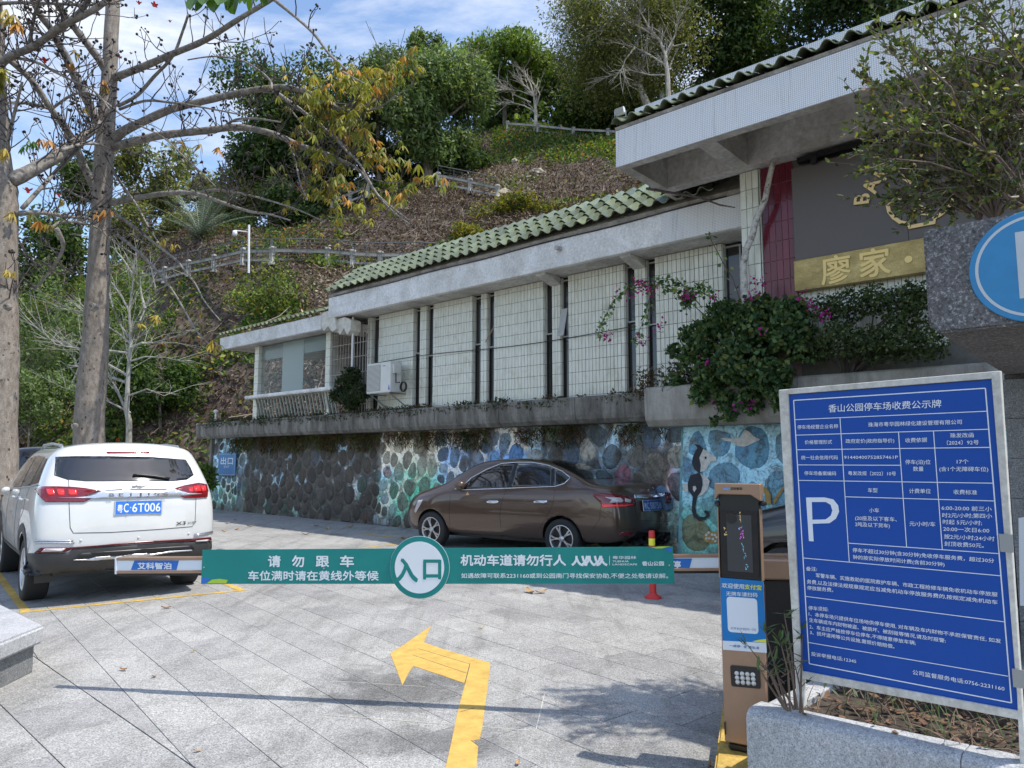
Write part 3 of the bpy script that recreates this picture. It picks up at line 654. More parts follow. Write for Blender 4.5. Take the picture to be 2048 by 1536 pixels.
# lower eave: fascia beams, soffit, brackets, drip line, drain
TE = -.7; m = MB()
m.box((-12.6, TE, 5.14), (-1.62, TE + .12, 5.665), fnS); m.build('fascia', PLASTER, hall, bevel=.012)
m = MB(); m.box((-12.6, TE + .12, 5.145), (-1.65, .3, 5.2), fnS); m.build('soffit', SOFFIT, hall)
for s_ in (-8.45, -10.35):
    m = MB(); m.add([S(s_ - .12, TE + .12, 5.144), S(s_ + .12, TE + .12, 5.144), S(s_ + .12, -.1, 5.144), S(s_ - .12, -.1, 5.144), S(s_ - .1, TE + .14, 5.10), S(s_ + .1, TE + .14, 5.10), S(s_ + .12, -.1, 4.99), S(s_ - .12, -.1, 4.99)], [(4, 5, 6, 7), (0, 4, 7, 3), (1, 2, 6, 5), (3, 7, 6, 2), (0, 1, 5, 4)]); m.build('bracket', SOFFIT, hall)
m = MB(); m.tube([S(s_, TE - .012, 5.66 + .012 * sin(s_ * 2)) for s_ in np.arange(-12.3, -1.6, .4)], .012, 5); m.build('cable', BLACK, hall)
m = MB(); q = WP(1118, 497, TE - .05); m.tube([S(q[0], TE - .14, q[1]), S(q[0], TE + .02, q[1])], .045, 12); m.build('drain_pipe', plain('grey_pipe', (.45, .43, .40), .6), hall)
m = MB(); m.tube([S(s_, TF - .03, 3.93 - .04 * sin((s_ + 2.6) * .9)) for s_ in np.arange(-10.2, -2.4, .3)], .007, 4); m.build('facade_cable', BLACK, hall)
# mosaic patches on the lower fascia, end near the main block
quads('mosaic_patch', [([S(-11.15, TE - .004, 5.15), S(-12.55, TE - .004, 5.15), S(-12.55, TE - .004, 5.655), S(-11.15, TE - .004, 5.655)], [(0, 0), (1.4, 0), (1.4, .5), (0, .5)])], MOSAIC, hall)
quads('mosaic_patch', [([S(q[0] + .09, TE - .004, 5.15), S(q[0] - .09, TE - .004, 5.15), S(q[0] - .07, TE - .004, 5.50), S(q[0] + .07, TE - .004, 5.50)], [(0, 0), (.18, 0), (.16, .35), (0, .35)])], MOSAIC, hall)
# glazed barrel tiles
def barrel(w=.27, l=.36, tk=.014):
    vs = []; K = 9; prof = []
    for i in range(K + 1):
        x = w * i / K; q = i / K
        prof.append((x, .074 * sin(pi * min(1, q / .62)) if q < .62 else -.014 * sin(pi * (q - .62) / .38)))
    for y, dz in ((0, .038), (l, 0.0)):
        for x, z in prof: vs.append((x, y, z + dz))
        for x, z in prof: vs.append((x, y, z + dz - tk))
    n = K + 1; f = []
    for i in range(K):
        f.append((i, i + 1, 2 * n + i + 1, 2 * n + i)); f.append((n + i + 1, n + i, i, i + 1))
    return mesh_np('roof_tile', vs, [q[:4] for q in f], GT, False)
BAR = barrel(); BAR.polygons.foreach_set('use_smooth', np.array([i % 2 == 0 for i in range(len(BAR.polygons))])); BAR.update()
def tile_roof(parent, s0, s1, t0, z0, slope, rows, rl=.335, w=.27, scale=1.0):
    ca, sa = cos(slope), sin(slope); n = int(round((s1 - s0) / w)); up = VV3 * ca + Z3 * sa; nr = -VV3 * sa + Z3 * ca
    for r in range(rows):
        for i in range(n):
            o = S(s0 + (i + 1) * w, t0, z0) + up * (r * rl) + nr * (random.uniform(-.004, .004))
            M = frame(o, (-UV3) * scale, up * scale, nr * scale)
            M = M @ Matrix.Rotation(random.uniform(-.018, .018), 4, 'Z'); put('roof_tile', BAR, parent, M)
SL = radians(38)
tile_roof(hall, -12.13, -1.6, -.80, 5.775, SL, 4)
m = MB(); e = S; h_ = 1.38
m.add([S(-12.6, TE, 5.668), S(-1.62, TE, 5.668), S(-1.62, TE - .02, 5.74), S(-12.6, TE - .02, 5.74), S(-1.62, -.8 + h_ * cos(SL), 5.74 + h_ * sin(SL)), S(-12.6, -.8 + h_ * cos(SL), 5.74 + h_ * sin(SL)), S(-1.62, 1.6, 5.668), S(-12.6, 1.6, 5.668)],
      [(0, 1, 2, 3), (3, 2, 4, 5), (1, 6, 4, 2), (5, 4, 6, 7), (0, 3, 5, 7)]); m.build('roof_deck', MORT, hall)
m = MB(); tr = -.8 + h_ * cos(SL); zr = 5.74 + h_ * sin(SL); m.box((-12.6, tr - .02, zr - .04), (-1.62, tr + .16, zr + .045), fnS); m.build('ridge', streaky('ridge_mortar', (.42, .36, .28), (.25, .19, .13), (.52, .46, .38)), hall, bevel=.01)
m = MB()
for i in range(40):
    s_ = -1.75 - .27 * i; m.ball(S(s_ - .09, tr - .06, zr - .03), (.07, .07, .05), 6, 4)
m.build('ridge_pointing', streaky('lime_mortar', (.42, .46, .40), (.28, .33, .27), (.52, .55, .50)), hall, kind='stuff')
for px, py in ((1108, 462), (1082, 470)):                      # little roof posts behind the ridge
    q = WP(px, py, .5); m = MB(); m.box((q[0] - .09, .4, q[1] - .5), (q[0] + .09, .62, q[1]), fnS); m.build('roof_stub', WHITE, hall, bevel=.01)

# ---- main block with the deep eave
mainb = thing('shop_building', 'bakery block with deep mosaic-faced eave and brown sign wall', 'building', S(-14, 0, 2.7))
TM = -2.4; SE = -11.37; SR = -20.5
m = MB(); m.box((SR, TM + .006, 5.85), (SE, TM + .16, 6.41), fnS); m.box((SR, -1.15, 5.87), (SE - .0, -.93, 6.36), fnS)   # fascia, inner beam
m.box((SE - .16, TM + .16, 5.85), (SE, -1.152, 6.36), fnS); m.box((SE - .16, -.928, 5.85), (SE, 1.4, 6.36), fnS)
q = WP(1405, 285, -2.2)[0]; m.box((q - .20, TM + .162, 5.872), (q + .06, -1.152, 6.36), fnS)
m.build('eave_beam', SOFFIT, mainb)
m = MB(); m.box((q - .75, TM + .16, 6.362), (SE, 1.4, 6.40), fnS); m.box((SR, -1.7, 6.362), (q - .752, 1.4, 6.40), fnS); m.build('roof_slab', SOFFIT, mainb)
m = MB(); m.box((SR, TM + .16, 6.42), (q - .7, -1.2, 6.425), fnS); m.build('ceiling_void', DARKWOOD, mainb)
m = MB()
for i in range(26):
    s_ = q - .75 - i * .24; m.prism([(s_, -1.7), (s_ - .24, -1.7), (s_ - .2, -1.7 - random.uniform(.0, .12)), (s_ - .05, -1.7 - random.uniform(.02, .14))], lambda a, b, d: S(a, b, 6.362 + d), 0, .03)
m.build('broken_plaster', SOFFIT, mainb)
quads('fascia_mosaic', [([S(SE, TM, 5.855), S(SR, TM, 5.855), S(SR, TM, 6.405), S(SE, TM, 6.405)], [(0, 0), (SE - SR, 0), (SE - SR, .55), (0, .55)]),
                        ([S(SE - .02, -1.88, 6.66), S(SR, -1.88, 6.66), S(SR, -1.88, 6.95), S(SE - .02, -1.88, 6.95)], [(0, 0), (SE - SR, 0), (SE - SR, .29), (0, .29)]),
                        ([S(SE - .02, -1.88, 6.95), S(SR, -1.88, 6.95), S(SR, -1.6, 6.95), S(SE - .02, -1.6, 6.95)], [(0, 0), (SE - SR, 0), (SE - SR, .28), (0, .28)])], MOSAIC, mainb)
m = MB(); m.box((SR, -1.875, 6.42), (SE - .03, -1.6, 6.945), fnS); m.build('parapet', PLASTER, mainb)
tile_roof(mainb, -19.7, SE - .05, TM - .05, 6.475, radians(24), 2, rl=.30)
m = MB(); m.add([S(SR, TM, 6.412), S(SE, TM, 6.412), S(SE, TM - .02, 6.455), S(SR, TM - .02, 6.455), S(SE, -1.87, 6.70), S(SR, -1.87, 6.70), S(SE, -1.87, 6.42), S(SR, -1.87, 6.42)], [(0, 1, 2, 3), (3, 2, 4, 5), (1, 6, 4, 2)]); m.build('roof_deck', MORT, mainb)
# tiled column, maroon strip
a = WP(1484, 500, -.97)[0]; b = WP(1521, 500, -.97)[0]; zc = 5.86
def tilegrid(parent, s_hi, s_lo, z0, z1, t, nc, th, mat, nm='tile', maxn=300):
    w = (s_hi - s_lo) / nc; nr = int(math.ceil((z1 - z0) / th)); mm = MB(); mm.box((.003, 0, .004), (w - .003, .011, th - .004), lambda s, t_, z: UV3 * s + VV3 * t_ + Z3 * z); me = mm.mesh(nm, mat, bevel=.002)
    for r in range(nr):
        for c in range(nc): put(nm, me, parent, Matrix.Translation(S(s_lo + c * w, t + random.uniform(-.001, .001), z1 - (r + 1) * th)))
m = MB(); m.box((b, -.958, 2.7), (a, -.62, zc), fnS); m.box((b - .011, -.96, 2.7), (b - .001, -.62, zc), fnS); m.build('column', GROUT, mainb)
tilegrid(mainb, a, b, 3.35, zc, -.97, 3, .285, WT)
m = MB()
for r in range(9):
    for c in range(3): m.box((b - .022, -.957 + c * .11, zc - (r + 1) * .285 + .004), (b - .0115, -.957 + (c + 1) * .11 - .005, zc - r * .285 - .004), fnS)
m.build('side_tile', WT, mainb)
a2 = b - .03; b2 = WP(1590, 450, -.93)[0]; m = MB(); m.box((b2, -.918, 2.7), (a2, -.62, 5.865), fnS); m.build('wall', plain('pale_grout', (.34, .22, .22), .9), mainb)
tilegrid(mainb, a2, b2, 3.5, 5.86, -.93, 5, .285, RT, 'maroon_tile')
m = MB(); m.box((SR, -.9, 2.7), (b2 - .002, -.6, 5.865), fnS); m.build('rear_wall', GROUT, mainb)
tilegrid(mainb, b2 - .01, b2 - .01 - 22 * .081, 2.99, 4.05, -.915, 22, .265, WT)
# dark end opening between the two blocks
m = MB(); m.box((-12.85, -.9, 2.7), (-12.6, 1.3, 5.1), fnS); m.build('end_wall', PLASTER, mainb)
m = MB(); m.box((-12.6, -.6, 5.67), (-11.6, -.3, 5.84), fnS); m.build('rubble_infill', LEDGE, mainb)
# sign wall
board = thing('bakery_sign', 'large brown sign board with raised gold letters and gold strip below', 'sign', S(-15, -1.0, 4))
SBR = plain('sign_brown', (.105, .087, .077), .42, var=.03, vs=2); GOLD = streaky('gold_panel', (.44, .32, .11), (.22, .15, .05), (.60, .46, .19), sc=(1.2, 1.2, 2.5), pos=(.25, .48, .68), rough=.4, fine=60, bmp=.05)
MATS['gold_panel'].node_tree.nodes['Principled BSDF'].inputs['Metallic'].default_value = .35
GLET = plain('gold_letter', (.80, .56, .24), .4, .1)
TB = -1.03; s0 = WP(1586, 430, TB)[0]; zt = WP(1585, 337, TB)[1]; zg = WP(1585, 524, TB)[1]; zg0 = WP(1591, 584, TB)[1]; s1 = WP(1850, 500, TB)[0]
xfn = lambda s, z, d=0: S(s, TB - d, z)
for k, (qa, qb) in enumerate(((s0, WP(1815, 450, TB)[0]), (WP(1815, 450, TB)[0] - .003, s0 - 4.2))):
    m = MB(); m.box((qb, TB + .0, zg + .002), (qa, TB + .09, zt), fnS); m.build('brown_panel', SBR, board, bevel=.003)
m = MB(); m.box((s0 - 4.2, TB - .03, zg0), (s0 + .01, TB + .09, zg), fnS); m.build('gold_strip', GOLD, board, bevel=.004)
m = MB(); m.box((s0 - 4.2, TB - .05, zt + .05), (s0 - .1, TB + .06, zt + .12), fnS)
for i in range(5): m.box((s0 - .3 - i * .9, TB - .09, zt - .03), (s0 - .38 - i * .9, TB - .02, zt + .05), fnS)
m.build('lamp_track', BLACK, board)
def gold_text(ch, px, py, size, rot, bold=.03, tt=TB, d=.03, mat=GLET, nm='letter'):
    c = WP(px, py, tt - d); vs, fs = text_geo(ch, size, align='CENTER', ay='CENTER', res=4); m = MB(); cr_, sr = cos(rot), sin(rot)
    pts = [(a * cr_ - b_ * sr, a * sr + b_ * cr_) for a, b_ in vs]
    for k_, (p_, q_) in enumerate(BN if bold else BN[:1]): m.add([S(c[0] - a - p_ * bold * size * .6, tt - d - k_ * .0004, c[1] + b_ + q_ * bold * size * .6) for a, b_ in pts], fs)
    m.add([S(c[0] - a, tt - d + .02, c[1] + b_) for a, b_ in pts], fs)
    return m.build(nm, mat, board)
for ch, x, y, an in (('B', 385, 505, 174), ('A', 480, 372, 156), ('K', 600, 232, 137), ('E', 770, 150, 112), ('R', 960, 100, 88), ('Y', 1150, 95, 66)):
    gold_text(ch, 1650 + x / 5.12, 300 + y / 5.12, .27, radians(an - 90), .035)
def ribbon(pl, w, z0=.03):
    P = [Vector(WP(1650 + x / 5.12, 300 + y / 5.12, TB - z0)) for x, y in pl]; m = MB(); L_, R_ = [], []
    for i, p in enumerate(P):
        d = (P[min(i + 1, len(P) - 1)] - P[max(i - 1, 0)]).normalized(); n = Vector((-d.y, d.x)) * w / 2; L_.append(p + n); R_.append(p - n)
    poly = L_ + R_[::-1]
    for i in range(len(P) - 1): m.prism([L_[i], L_[i + 1], R_[i + 1], R_[i]], lambda a, b_, dd: S(a, TB - dd, b_), z0 - .02, z0)
    return m
mm = ribbon([(640, 560), (655, 630), (700, 690), (770, 738), (850, 752), (862, 790), (1000, 762), (1120, 740), (1115, 700), (1180, 660), (1240, 610), (1290, 540), (1310, 470)], .045)
mm.build('bowl_outline', GLET, board)
ribbon([(640, 575), (720, 500), (830, 488), (960, 520), (1100, 440), (1220, 420), (1310, 470)], .04).build('bowl_rim', GLET, board)
ribbon([(803, 245), (805, 290), (870, 330), (950, 385), (930, 430), (865, 458)], .035).build('steam_line', GLET, board)
ribbon([(1045, 285), (1000, 310), (1040, 325), (1095, 335)], .025).build('steam_line', GLET, board)
ribbon([(920, 640), (960, 560), (1010, 600), (1060, 570), (1040, 660), (980, 640)], .05).build('bowl_emblem', GLET, board)
for ch, x, y in (('廖', 1140, 1312), ('家', 1325, 1280)):
    gold_text(ch, 1200 + x / 2.415, y / 2.415, .40, 0, .028, TB - .032, .008, plain('pale_gold', (.86, .62, .22), .4, .1), 'character')
gold_text('●', 1200 + 1490 / 2.415, 1255 / 2.415, .12, 0, 0, TB - .032, .008, MATS['pale_gold'], 'dot')
# floodlight at the roof corner
fl = thing('floodlight', 'small white floodlight standing on the left corner of the mosaic eave', 'lamp', S(SE + .02, -2.3, 6.6))
c = atY(1240, 223, S(SE, -2.3, 0).y); M = frame(c, Vector((.85, -.5, .1)).normalized(), Vector((.5, .85, 0)).normalized(), Vector((-.1, .05, 1)).normalized())
m = MB(); m.cbox((0, 0, 0), (.15, .06, .11), M); m.build('housing', WHITE, fl, bevel=.012)
m = MB(); m.cbox((.0, -.033, 0), (.13, .006, .09), M); m.build('lens', plain('lamp_glass', (.35, .33, .27), .1), fl)
m = MB(); m.tube([c + Vector((-.08, 0, 0)), c + Vector((-.08, 0, -.1)), c + Vector((.08, -.03, -.1)), c + Vector((.08, -.03, 0))], .008, 5); m.tube([c + Vector((0, 0, -.1)), c + Vector((0, 0, -.22))], .012, 5); m.build('bracket', STEEL, fl)

# ---- pavilion at the left end
pv = thing('glazed_pavilion', 'small glazed pavilion with tiled eave at the far left end of the hall', 'building', S(1.5, 0, 2.7))
TP = -.7; m = MB(); m.box((-1.3, TP, 4.9), (4.08, TP + .1, 5.28), fnS); m.build('fascia', PLASTER, pv, bevel=.01)
m = MB(); m.box((-1.3, TP + .1, 4.93), (4.0, 2.6, 4.98), fnS); m.build('soffit', SOFFIT, pv)
tile_roof(pv, -1.3, 4.1, TP - .06, 5.33, radians(22), 3, rl=.28, w=.225, scale=.83)
m = MB(); m.add([S(-1.3, TP - .02, 5.283), S(4.06, TP - .02, 5.283), S(4.06, .2, 5.62), S(-1.3, .2, 5.62), S(4.06, 2.6, 5.0), S(-1.3, 2.6, 5.0)], [(0, 1, 2, 3), (3, 2, 4, 5)]); m.build('roof_deck', MORT, pv)
for s_, w in ((WP(512, 750, -.3)[0], .22), (WP(655, 730, -.3)[0], .2)):
    m = MB(); m.box((s_ - w / 2, -.288, 2.66), (s_ + w / 2, -.08, 4.92), fnS); cl = m.build('column', GROUT, pv)
    tm = MB()
    for r in range(10):
        for k in range(3): tm.box((s_ - w / 2 + k * w / 3 + .003, -.30, 2.68 + r * .2235 + .004), (s_ - w / 2 + (k + 1) * w / 3 - .003, -.289, 2.68 + (r + 1) * .2235 - .004), fnS)
        for k in range(2): tm.box((s_ - w / 2 - .012, -.286 + k * .1, 2.68 + r * .2235 + .004), (s_ - w / 2 - .001, -.286 + (k + 1) * .1 - .004, 2.68 + (r + 1) * .2235 - .004), fnS)
    tm.build('column_tile', WT, pv)
ga = WP(521, 750, -.2)[0]; gb = WP(650, 750, -.2)[0]; g1, g2 = WP(564, 750, -.2)[0], WP(606, 750, -.2)[0]
for x0, x1, mt in ((g1, ga, GLASSP), (g2, g1 - .006, FROST), (gb, g2 - .006, GLASSP)):
    m = MB(); m.box((x0, -.2, 3.42), (x1, -.192, 4.9), fnS); m.build('glass_panel', mt, pv)
m = MB(); m.box((gb, -.191, 4.48), (ga, -.186, 4.9), fnS); m.build('dark_transom', FROST, pv)
m = MB(); m.box((gb, 2.3, 4.3), (ga + .3, 2.34, 4.93), fnS)
for s_ in (gb, (ga + gb) / 2, ga): m.box((s_ - .05, 2.3, 2.7), (s_ + .05, 2.36, 4.93), fnS)
m.build('rear_frame', SOFFIT, pv)
m = MB(); a = WP(490, 800, -.55)[0]; b = WP(663, 783, -.55)[0]; m.box((b, -.58, 3.33), (a, -.12, 3.42), fnS); m.build('sill', PLASTER, pv, bevel=.02, seg=2)
sh = MB(); sh.box((-.017, -.02, 0), (.017, .02, .56), lambda s, t, z: UV3 * s + VV3 * (t - z * .25) + Z3 * z); sme = sh.mesh('slat', plain('slat_green_grey', (.34, .37, .33), .7, var=.2, vs=9))
n = 25
for i in range(n): put('slat', sme, pv, Matrix.Translation(S(b + .12 + (a - .35 - b) * i / n, -.28, 2.76)))
# security grille with hanging broken render
gr_ = thing('window_grille', 'rusty grey security grille between the pavilion and the air conditioner', 'grille', S(-1.8, -.2, 2.7))
a = WP(664, 740, -.25)[0]; b = WP(737, 740, -.25)[0]; GM = plain('grille_metal', (.38, .35, .31), .6, .3, var=.3, vs=9)
bm_ = MB(); bm_.tube([Vector((0, 0, 0)), Vector((0, 0, 2.2))], .011, 5); bme = bm_.mesh('bar', GM)
for i in range(14): put('bar', bme, gr_, Matrix.Translation(S(b + (a - b) * i / 13, -.25, 2.72)))
m = MB(); m.tube([S(b, -.262, 0), S(a, -.262, 0)], .012, 5); hme = m.mesh('rail', GM)
for z in (2.95, 3.35, 3.75, 4.15, 4.5, 4.8): put('rail', hme, gr_, Matrix.Translation((0, 0, z)))
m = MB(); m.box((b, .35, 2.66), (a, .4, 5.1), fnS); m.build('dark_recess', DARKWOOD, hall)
m = MB()
for pl_, ta, tb in (([(634, 655), (633, 636), (642, 628), (655, 622), (668, 630), (671, 642), (672, 658), (664, 664), (656, 652), (648, 662), (641, 650)], -.68, -.5), ([(668, 640), (690, 634), (702, 640), (701, 660), (694, 669), (688, 656), (680, 669), (670, 658)], -.6, -.3), ([(702, 642), (738, 652), (738, 668), (724, 662), (716, 672), (706, 660)], -.1, .1)):
    m.prism([WP(x, y, ta) for x, y in pl_], lambda a, b, d: S(a, d, b), ta, tb)
m.build('broken_eave', plain('fresh_broken_render', (.66, .64, .57), .9, var=.2, vs=8, bump=1.0, bs=12), pv)
m = MB(); q = WP(706, 650, -.45); q2 = WP(708, 745, -.45); m.tube([S(q[0], -.45, q[1] + .2), S(q[0], -.45, q2[1])], .028, 8)
m.build('drain_pipe', WHITE, None, label='thin white drain pipe hanging in front of the window grille', cat='pipe')
# air conditioner
TA = -.62; a = WP(733, 760, TA)[0]; b = WP(781, 760, TA)[0]; z0 = WP(733, 788, TA)[1]; z1 = WP(733, 729, TA)[1]
ac = thing('air_conditioner', 'white outdoor air conditioner unit on a steel bracket beside the grille', 'air conditioner', S((a + b) / 2, TA, z0))
m = MB(); m.box((b, TA, z0), (a, TA + .33, z1), fnS); m.build('casing', plain('ac_white', (.70, .70, .66), .4, var=.06, vs=5), ac, bevel=.012, seg=2)
wd = a - b; m = MB(); m.box((b + wd * .42, TA - .008, z0 + .05), (a - .03, TA - .001, z1 - .04), fnS); gb_ = m.build('fan_grille', plain('ac_grille_dark', (.20, .20, .19), .6), ac)
m = MB()
for i in range(22): z = z0 + .06 + (z1 - z0 - .12) * i / 21; m.box((b + wd * .42, TA - .014, z), (a - .03, TA - .009, z + .014), fnS)
m.build('grille_slat', MATS['ac_white'], gb_)
m = MB(); fa = plane_fn(S(b + wd * .36, TA - .003, z0), -UV3, Z3, -VV3); m.box((.04, (z1 - z0) * .86, 0), (.13, (z1 - z0) * .86 + .018, .002), fa); m.build('name_plate', plain('grey_print', (.2, .2, .22), .5), ac)
m = MB(); m.prism([(b + .10, z0 + .06), (b + .02, z0 + .05), (b + .06, z0 + .18), (b + .075, z0 + .08)], lambda x, z, d: S(x, TA - d, z), .001, .004); m.build('blue_mark', plain('blue_print', (.10, .12, .55), .5), ac)
m = MB(); m.box((b - .05, TA + .05, z1 - .28), (b, TA + .24, z1 - .06), fnS); m.build('valve_cover', MATS['ac_white'], ac, bevel=.008)
m = MB(); m.tube([S(b - .04, TA + .12, z1 - .26), S(b - .08, TA + .10, z1 - .5), S(b - .16, TA + .15, z0 + .22)], .014, 6)
for k in range(4): m.tube([S(b - .2 + .10 * cos(x), TA + .2 + .012 * k, z0 + .12 + .11 * sin(x)) for x in np.linspace(0, 2 * pi, 14)], .011, 5)
m.build('hose', BLACK, ac)
m = MB()
for s_ in (a - .1, b + .08): m.tube([S(s_, TA + .02, z0 - .015), S(s_, 0, z0 - .015)], .015, 4); m.tube([S(s_, TA + .06, z0 - .03), S(s_, -.02, z0 - .34)], .015, 4)
m.build('bracket', STEEL, ac)
# ------------------------------------------------------------------ pixel-addressed flat sheets (signs stand at their real place; only layout is read from the photo)
class Face:
    def __init__(s, o, x, up): s.o = Vector(o); s.x = Vector(x).normalized(); s.u = Vector(up).normalized(); s.n = s.x.cross(s.u).normalized()
    def flip(s): s.n = -s.n; return s
    def h(s, px, py, d=0.0): return plane_hit(px, py, s.o + s.n * d, s.n)
    def loc(s, p): q = p - s.o; return q.dot(s.x), q.dot(s.u)
    def at(s, a, b, d=0.0): return s.o + s.x * a + s.u * b + s.n * d
    def poly(s, mb, pxs, d0, d1):
        q = [s.loc(s.h(*p)) for p in pxs]; mb.prism(q, lambda a, b, d: s.at(a, b, d), d0, d1); return mb
    def line(s, mb, p, q, w, d):
        a = Vector(s.loc(s.h(*p))); b = Vector(s.loc(s.h(*q))); t = (b - a).normalized(); n = Vector((-t.y, t.x)) * w / 2
        mb.add([s.at(*(a - n), d), s.at(*(b - n), d), s.at(*(b + n), d), s.at(*(a + n), d)], [(0, 1, 2, 3)]); return mb
    def text(s, mb, body, p, q, em, d, bold=.012, res=2):
        """one line of print from baseline pixel p to baseline pixel q; em = character height in pixels"""
        a = s.h(*p); b = s.h(*q); k = (a - Vector((0, 0, EYE))).length; mid = s.h(p[0], p[1] - em); size = (mid - a).length
        b2 = s.h(q[0], q[1] - em); size2 = (b2 - b).length; vs, fs = text_geo(body, 1.0, res=res)
        xs = [v[0] for v in vs]; x0, x1 = min(xs), max(xs); ax = (b - a); up0 = (mid - a).normalized(); up1 = (b2 - b).normalized(); out_ = []
        for x, y in vs:
            f = (x - x0) / (x1 - x0); out_.append(a + ax * f + (up0 * (1 - f) + up1 * f) * y * (size * (1 - f) + size2 * f) * .93 + s.n * d)
        xd = ax.normalized()
        for k, (p_, q_) in enumerate(BN if bold else BN[:1]): mb.add([v + xd * p_ * bold * size + up0 * q_ * bold * size + s.n * (k * .00012) for v in out_], fs)
        return mb

# ------------------------------------------------------------------ boom barrier
TEAL_ = plain('banner_teal', (.009, .21, .19), .45, var=.10, vs=2.5, spec=.35); BW = plain('banner_white', (.72, .76, .78), .4)
COPPER = plain('copper_trim', (.36, .232, .155), .38, .4, var=.08, vs=10); ARMW = plain('arm_white', (.68, .74, .80), .4)
AL, AR = Vector((-2.83, 5.06, 0)), Vector((1.75, 4.405, 0)); ad = (AR - AL).normalized()
bar = thing('boom_barrier', 'lowered entrance boom barrier carrying the green banner with a round sign', 'barrier', (1.62, 4.55, 0))
fa = Face(AL, ad, Z3); fa.n = Vector((ad.y, -ad.x, 0)) * 1.0
if fa.n.y > 0: fa.n = -fa.n
L0, L1 = (232, 1115), (232, 1147); R0, R1 = (1585, 1108), (1585, 1141)
def arm_quad(y0l, y1l, y0r, y1r, x0=232, x1=1585): return [(x0, y0l), (x1, y0r), (x1, y1r), (x0, y1l)]
m = MB(); fa.poly(m, arm_quad(1121, 1141, 1114, 1135), -.045, 0); m.build('boom', ARMW, bar)
m = MB(); fa.poly(m, arm_quad(1115, 1121, 1108, 1114), -.05, .006); fa.poly(m, arm_quad(1141, 1147, 1135, 1141), -.05, .006); m.build('boom_trim', COPPER, bar, bevel=.002)
m = MB(); fa.poly(m, arm_quad(1147, 1152, 1141, 1146, 234), -.04, -.004); m.build('rubber_edge', BLACK, bar)
m = MB(); fa.poly(m, [(231, 1114), (234, 1114), (234, 1148), (231, 1148)], -.052, .008); m.build('end_cap', ARMW, bar)
BLUE_ = plain('sticker_blue', (.02, .15, .50), .35)
for x in (0,):
    st_ = MB(); o = x; dy = -3 if x else 0; fa.poly(st_, [(269 + o, 1121 + dy), (358 + o, 1121 + dy), (353 + o, 1140 + dy), (262 + o, 1140 + dy)], .0005, .002)
    f_ = st_.build('sticker', BLUE_, bar); m = MB(); fa.text(m, '艾科智泊' if not x else '艾科智停', (276 + o, 1137 + dy), (343 + o, 1137 + dy), 15, .003, .03); m.build('lettering', BW, f_)
m = MB(); fa.poly(m, [(1345, 1117), (1384, 1117), (1378, 1139), (1340, 1139)], .0022, .003); f_ = m.build('sticker', BLUE_, bar)
m = MB(); fa.text(m, '停', (1343, 1136), (1361, 1136), 18, .0042, .03); m.build('lettering', BW, f_)
# banner
c3 = lambda x, y: (400 + x / 4.096, 1040 + y / 4.096); c4 = lambda x, y: (850 + x / 4.096, 1040 + y / 4.096)
m = MB(); fa.poly(m, [(408, 1099), (1345, 1092.5), (1349, 1166.5), (405, 1167)], .012, .018); bn_ = m.build('banner', TEAL_, bar)
m = MB()
for ch, xa, xb in (('请', 570, 670), ('勿', 765, 862), ('跟', 960, 1065), ('车', 1158, 1268)): fa.text(m, ch, c3(xa, 372), c3(xb, 372), 26, .0195, .025)
fa.text(m, '车位满时请在黄线外等候', c3(408, 484), c3(1470, 484), 22, .0195, .02)
fa.text(m, '机动车道请勿行人', c4(298, 362), c4(1155, 362), 25, .0195, .025)
fa.text(m, '粤华园林', c4(1537, 315), c4(1730, 315), 7.5, .0195, .01); fa.text(m, 'YUEHUA', c4(1537, 342), c4(1668, 342), 5.5, .0195, .02); fa.text(m, 'LANDSCAPE', c4(1537, 367), c4(1737, 367), 5.5, .0195, .02)
fa.text(m, '香山公园', c4(1778, 367), c4(1955, 367), 10, .0195, .03); fa.text(m, '如遇故障可联系2231160或到公园南门寻找保安协助,不便之处敬请谅解。', c4(303, 468), c4(1990, 470), 11.5, .0195, .012)
fa.line(m, c4(1512, 290), c4(1512, 367), .003, .0195)
def figs(x, inv_=False):
    for dx in (0, 120, 220): pass
for pts in ([(1205, 365), (1222, 355), (1240, 325), (1243, 290)], [(1243, 310), (1256, 340), (1275, 362), (1300, 366)], [(1290, 290), (1300, 330), (1322, 362), (1330, 366)], [(1330, 290), (1318, 330), (1300, 352), (1285, 366)],
            [(1348, 290), (1352, 325), (1375, 358), (1388, 366)], [(1345, 290), (1340, 330), (1322, 355), (1305, 366)], [(1392, 290), (1402, 330), (1425, 358), (1432, 366)], [(1440, 290), (1425, 330), (1400, 356), (1380, 366)], [(1442, 290), (1450, 330), (1470, 356), (1492, 366)], [(1455, 312), (1440, 345), (1425, 362), (1405, 366)]):
    for p, q in zip(pts[:-1], pts[1:]): fa.line(m, c4(*p), c4(*q), .014, .0195 + .0001 * (p[0] % 7))
m.build('lettering', BW, bn_)
m = MB(); fa.poly(m, [c3(*q) for q in ((25, 514), (28, 464), (62, 468), (103, 480), (80, 495), (60, 514))], .0182, .0188); fa.poly(m, [c4(*q) for q in ((1950, 236), (2018, 220), (2021, 262))], .0182, .0188); m.build('blue_leaf_mark', BLUE_, bn_)
m = MB(); fa.poly(m, [c3(*q) for q in ((66, 514), (108, 486), (170, 478), (240, 489), (226, 514))], .0182, .0188); fa.poly(m, [c4(*q) for q in ((1850, 221), (1910, 213), (2010, 212), (1940, 230), (1890, 230))], .0182, .0188); m.build('green_leaf_mark', plain('lime_print', (.38, .55, .05), .4), bn_)
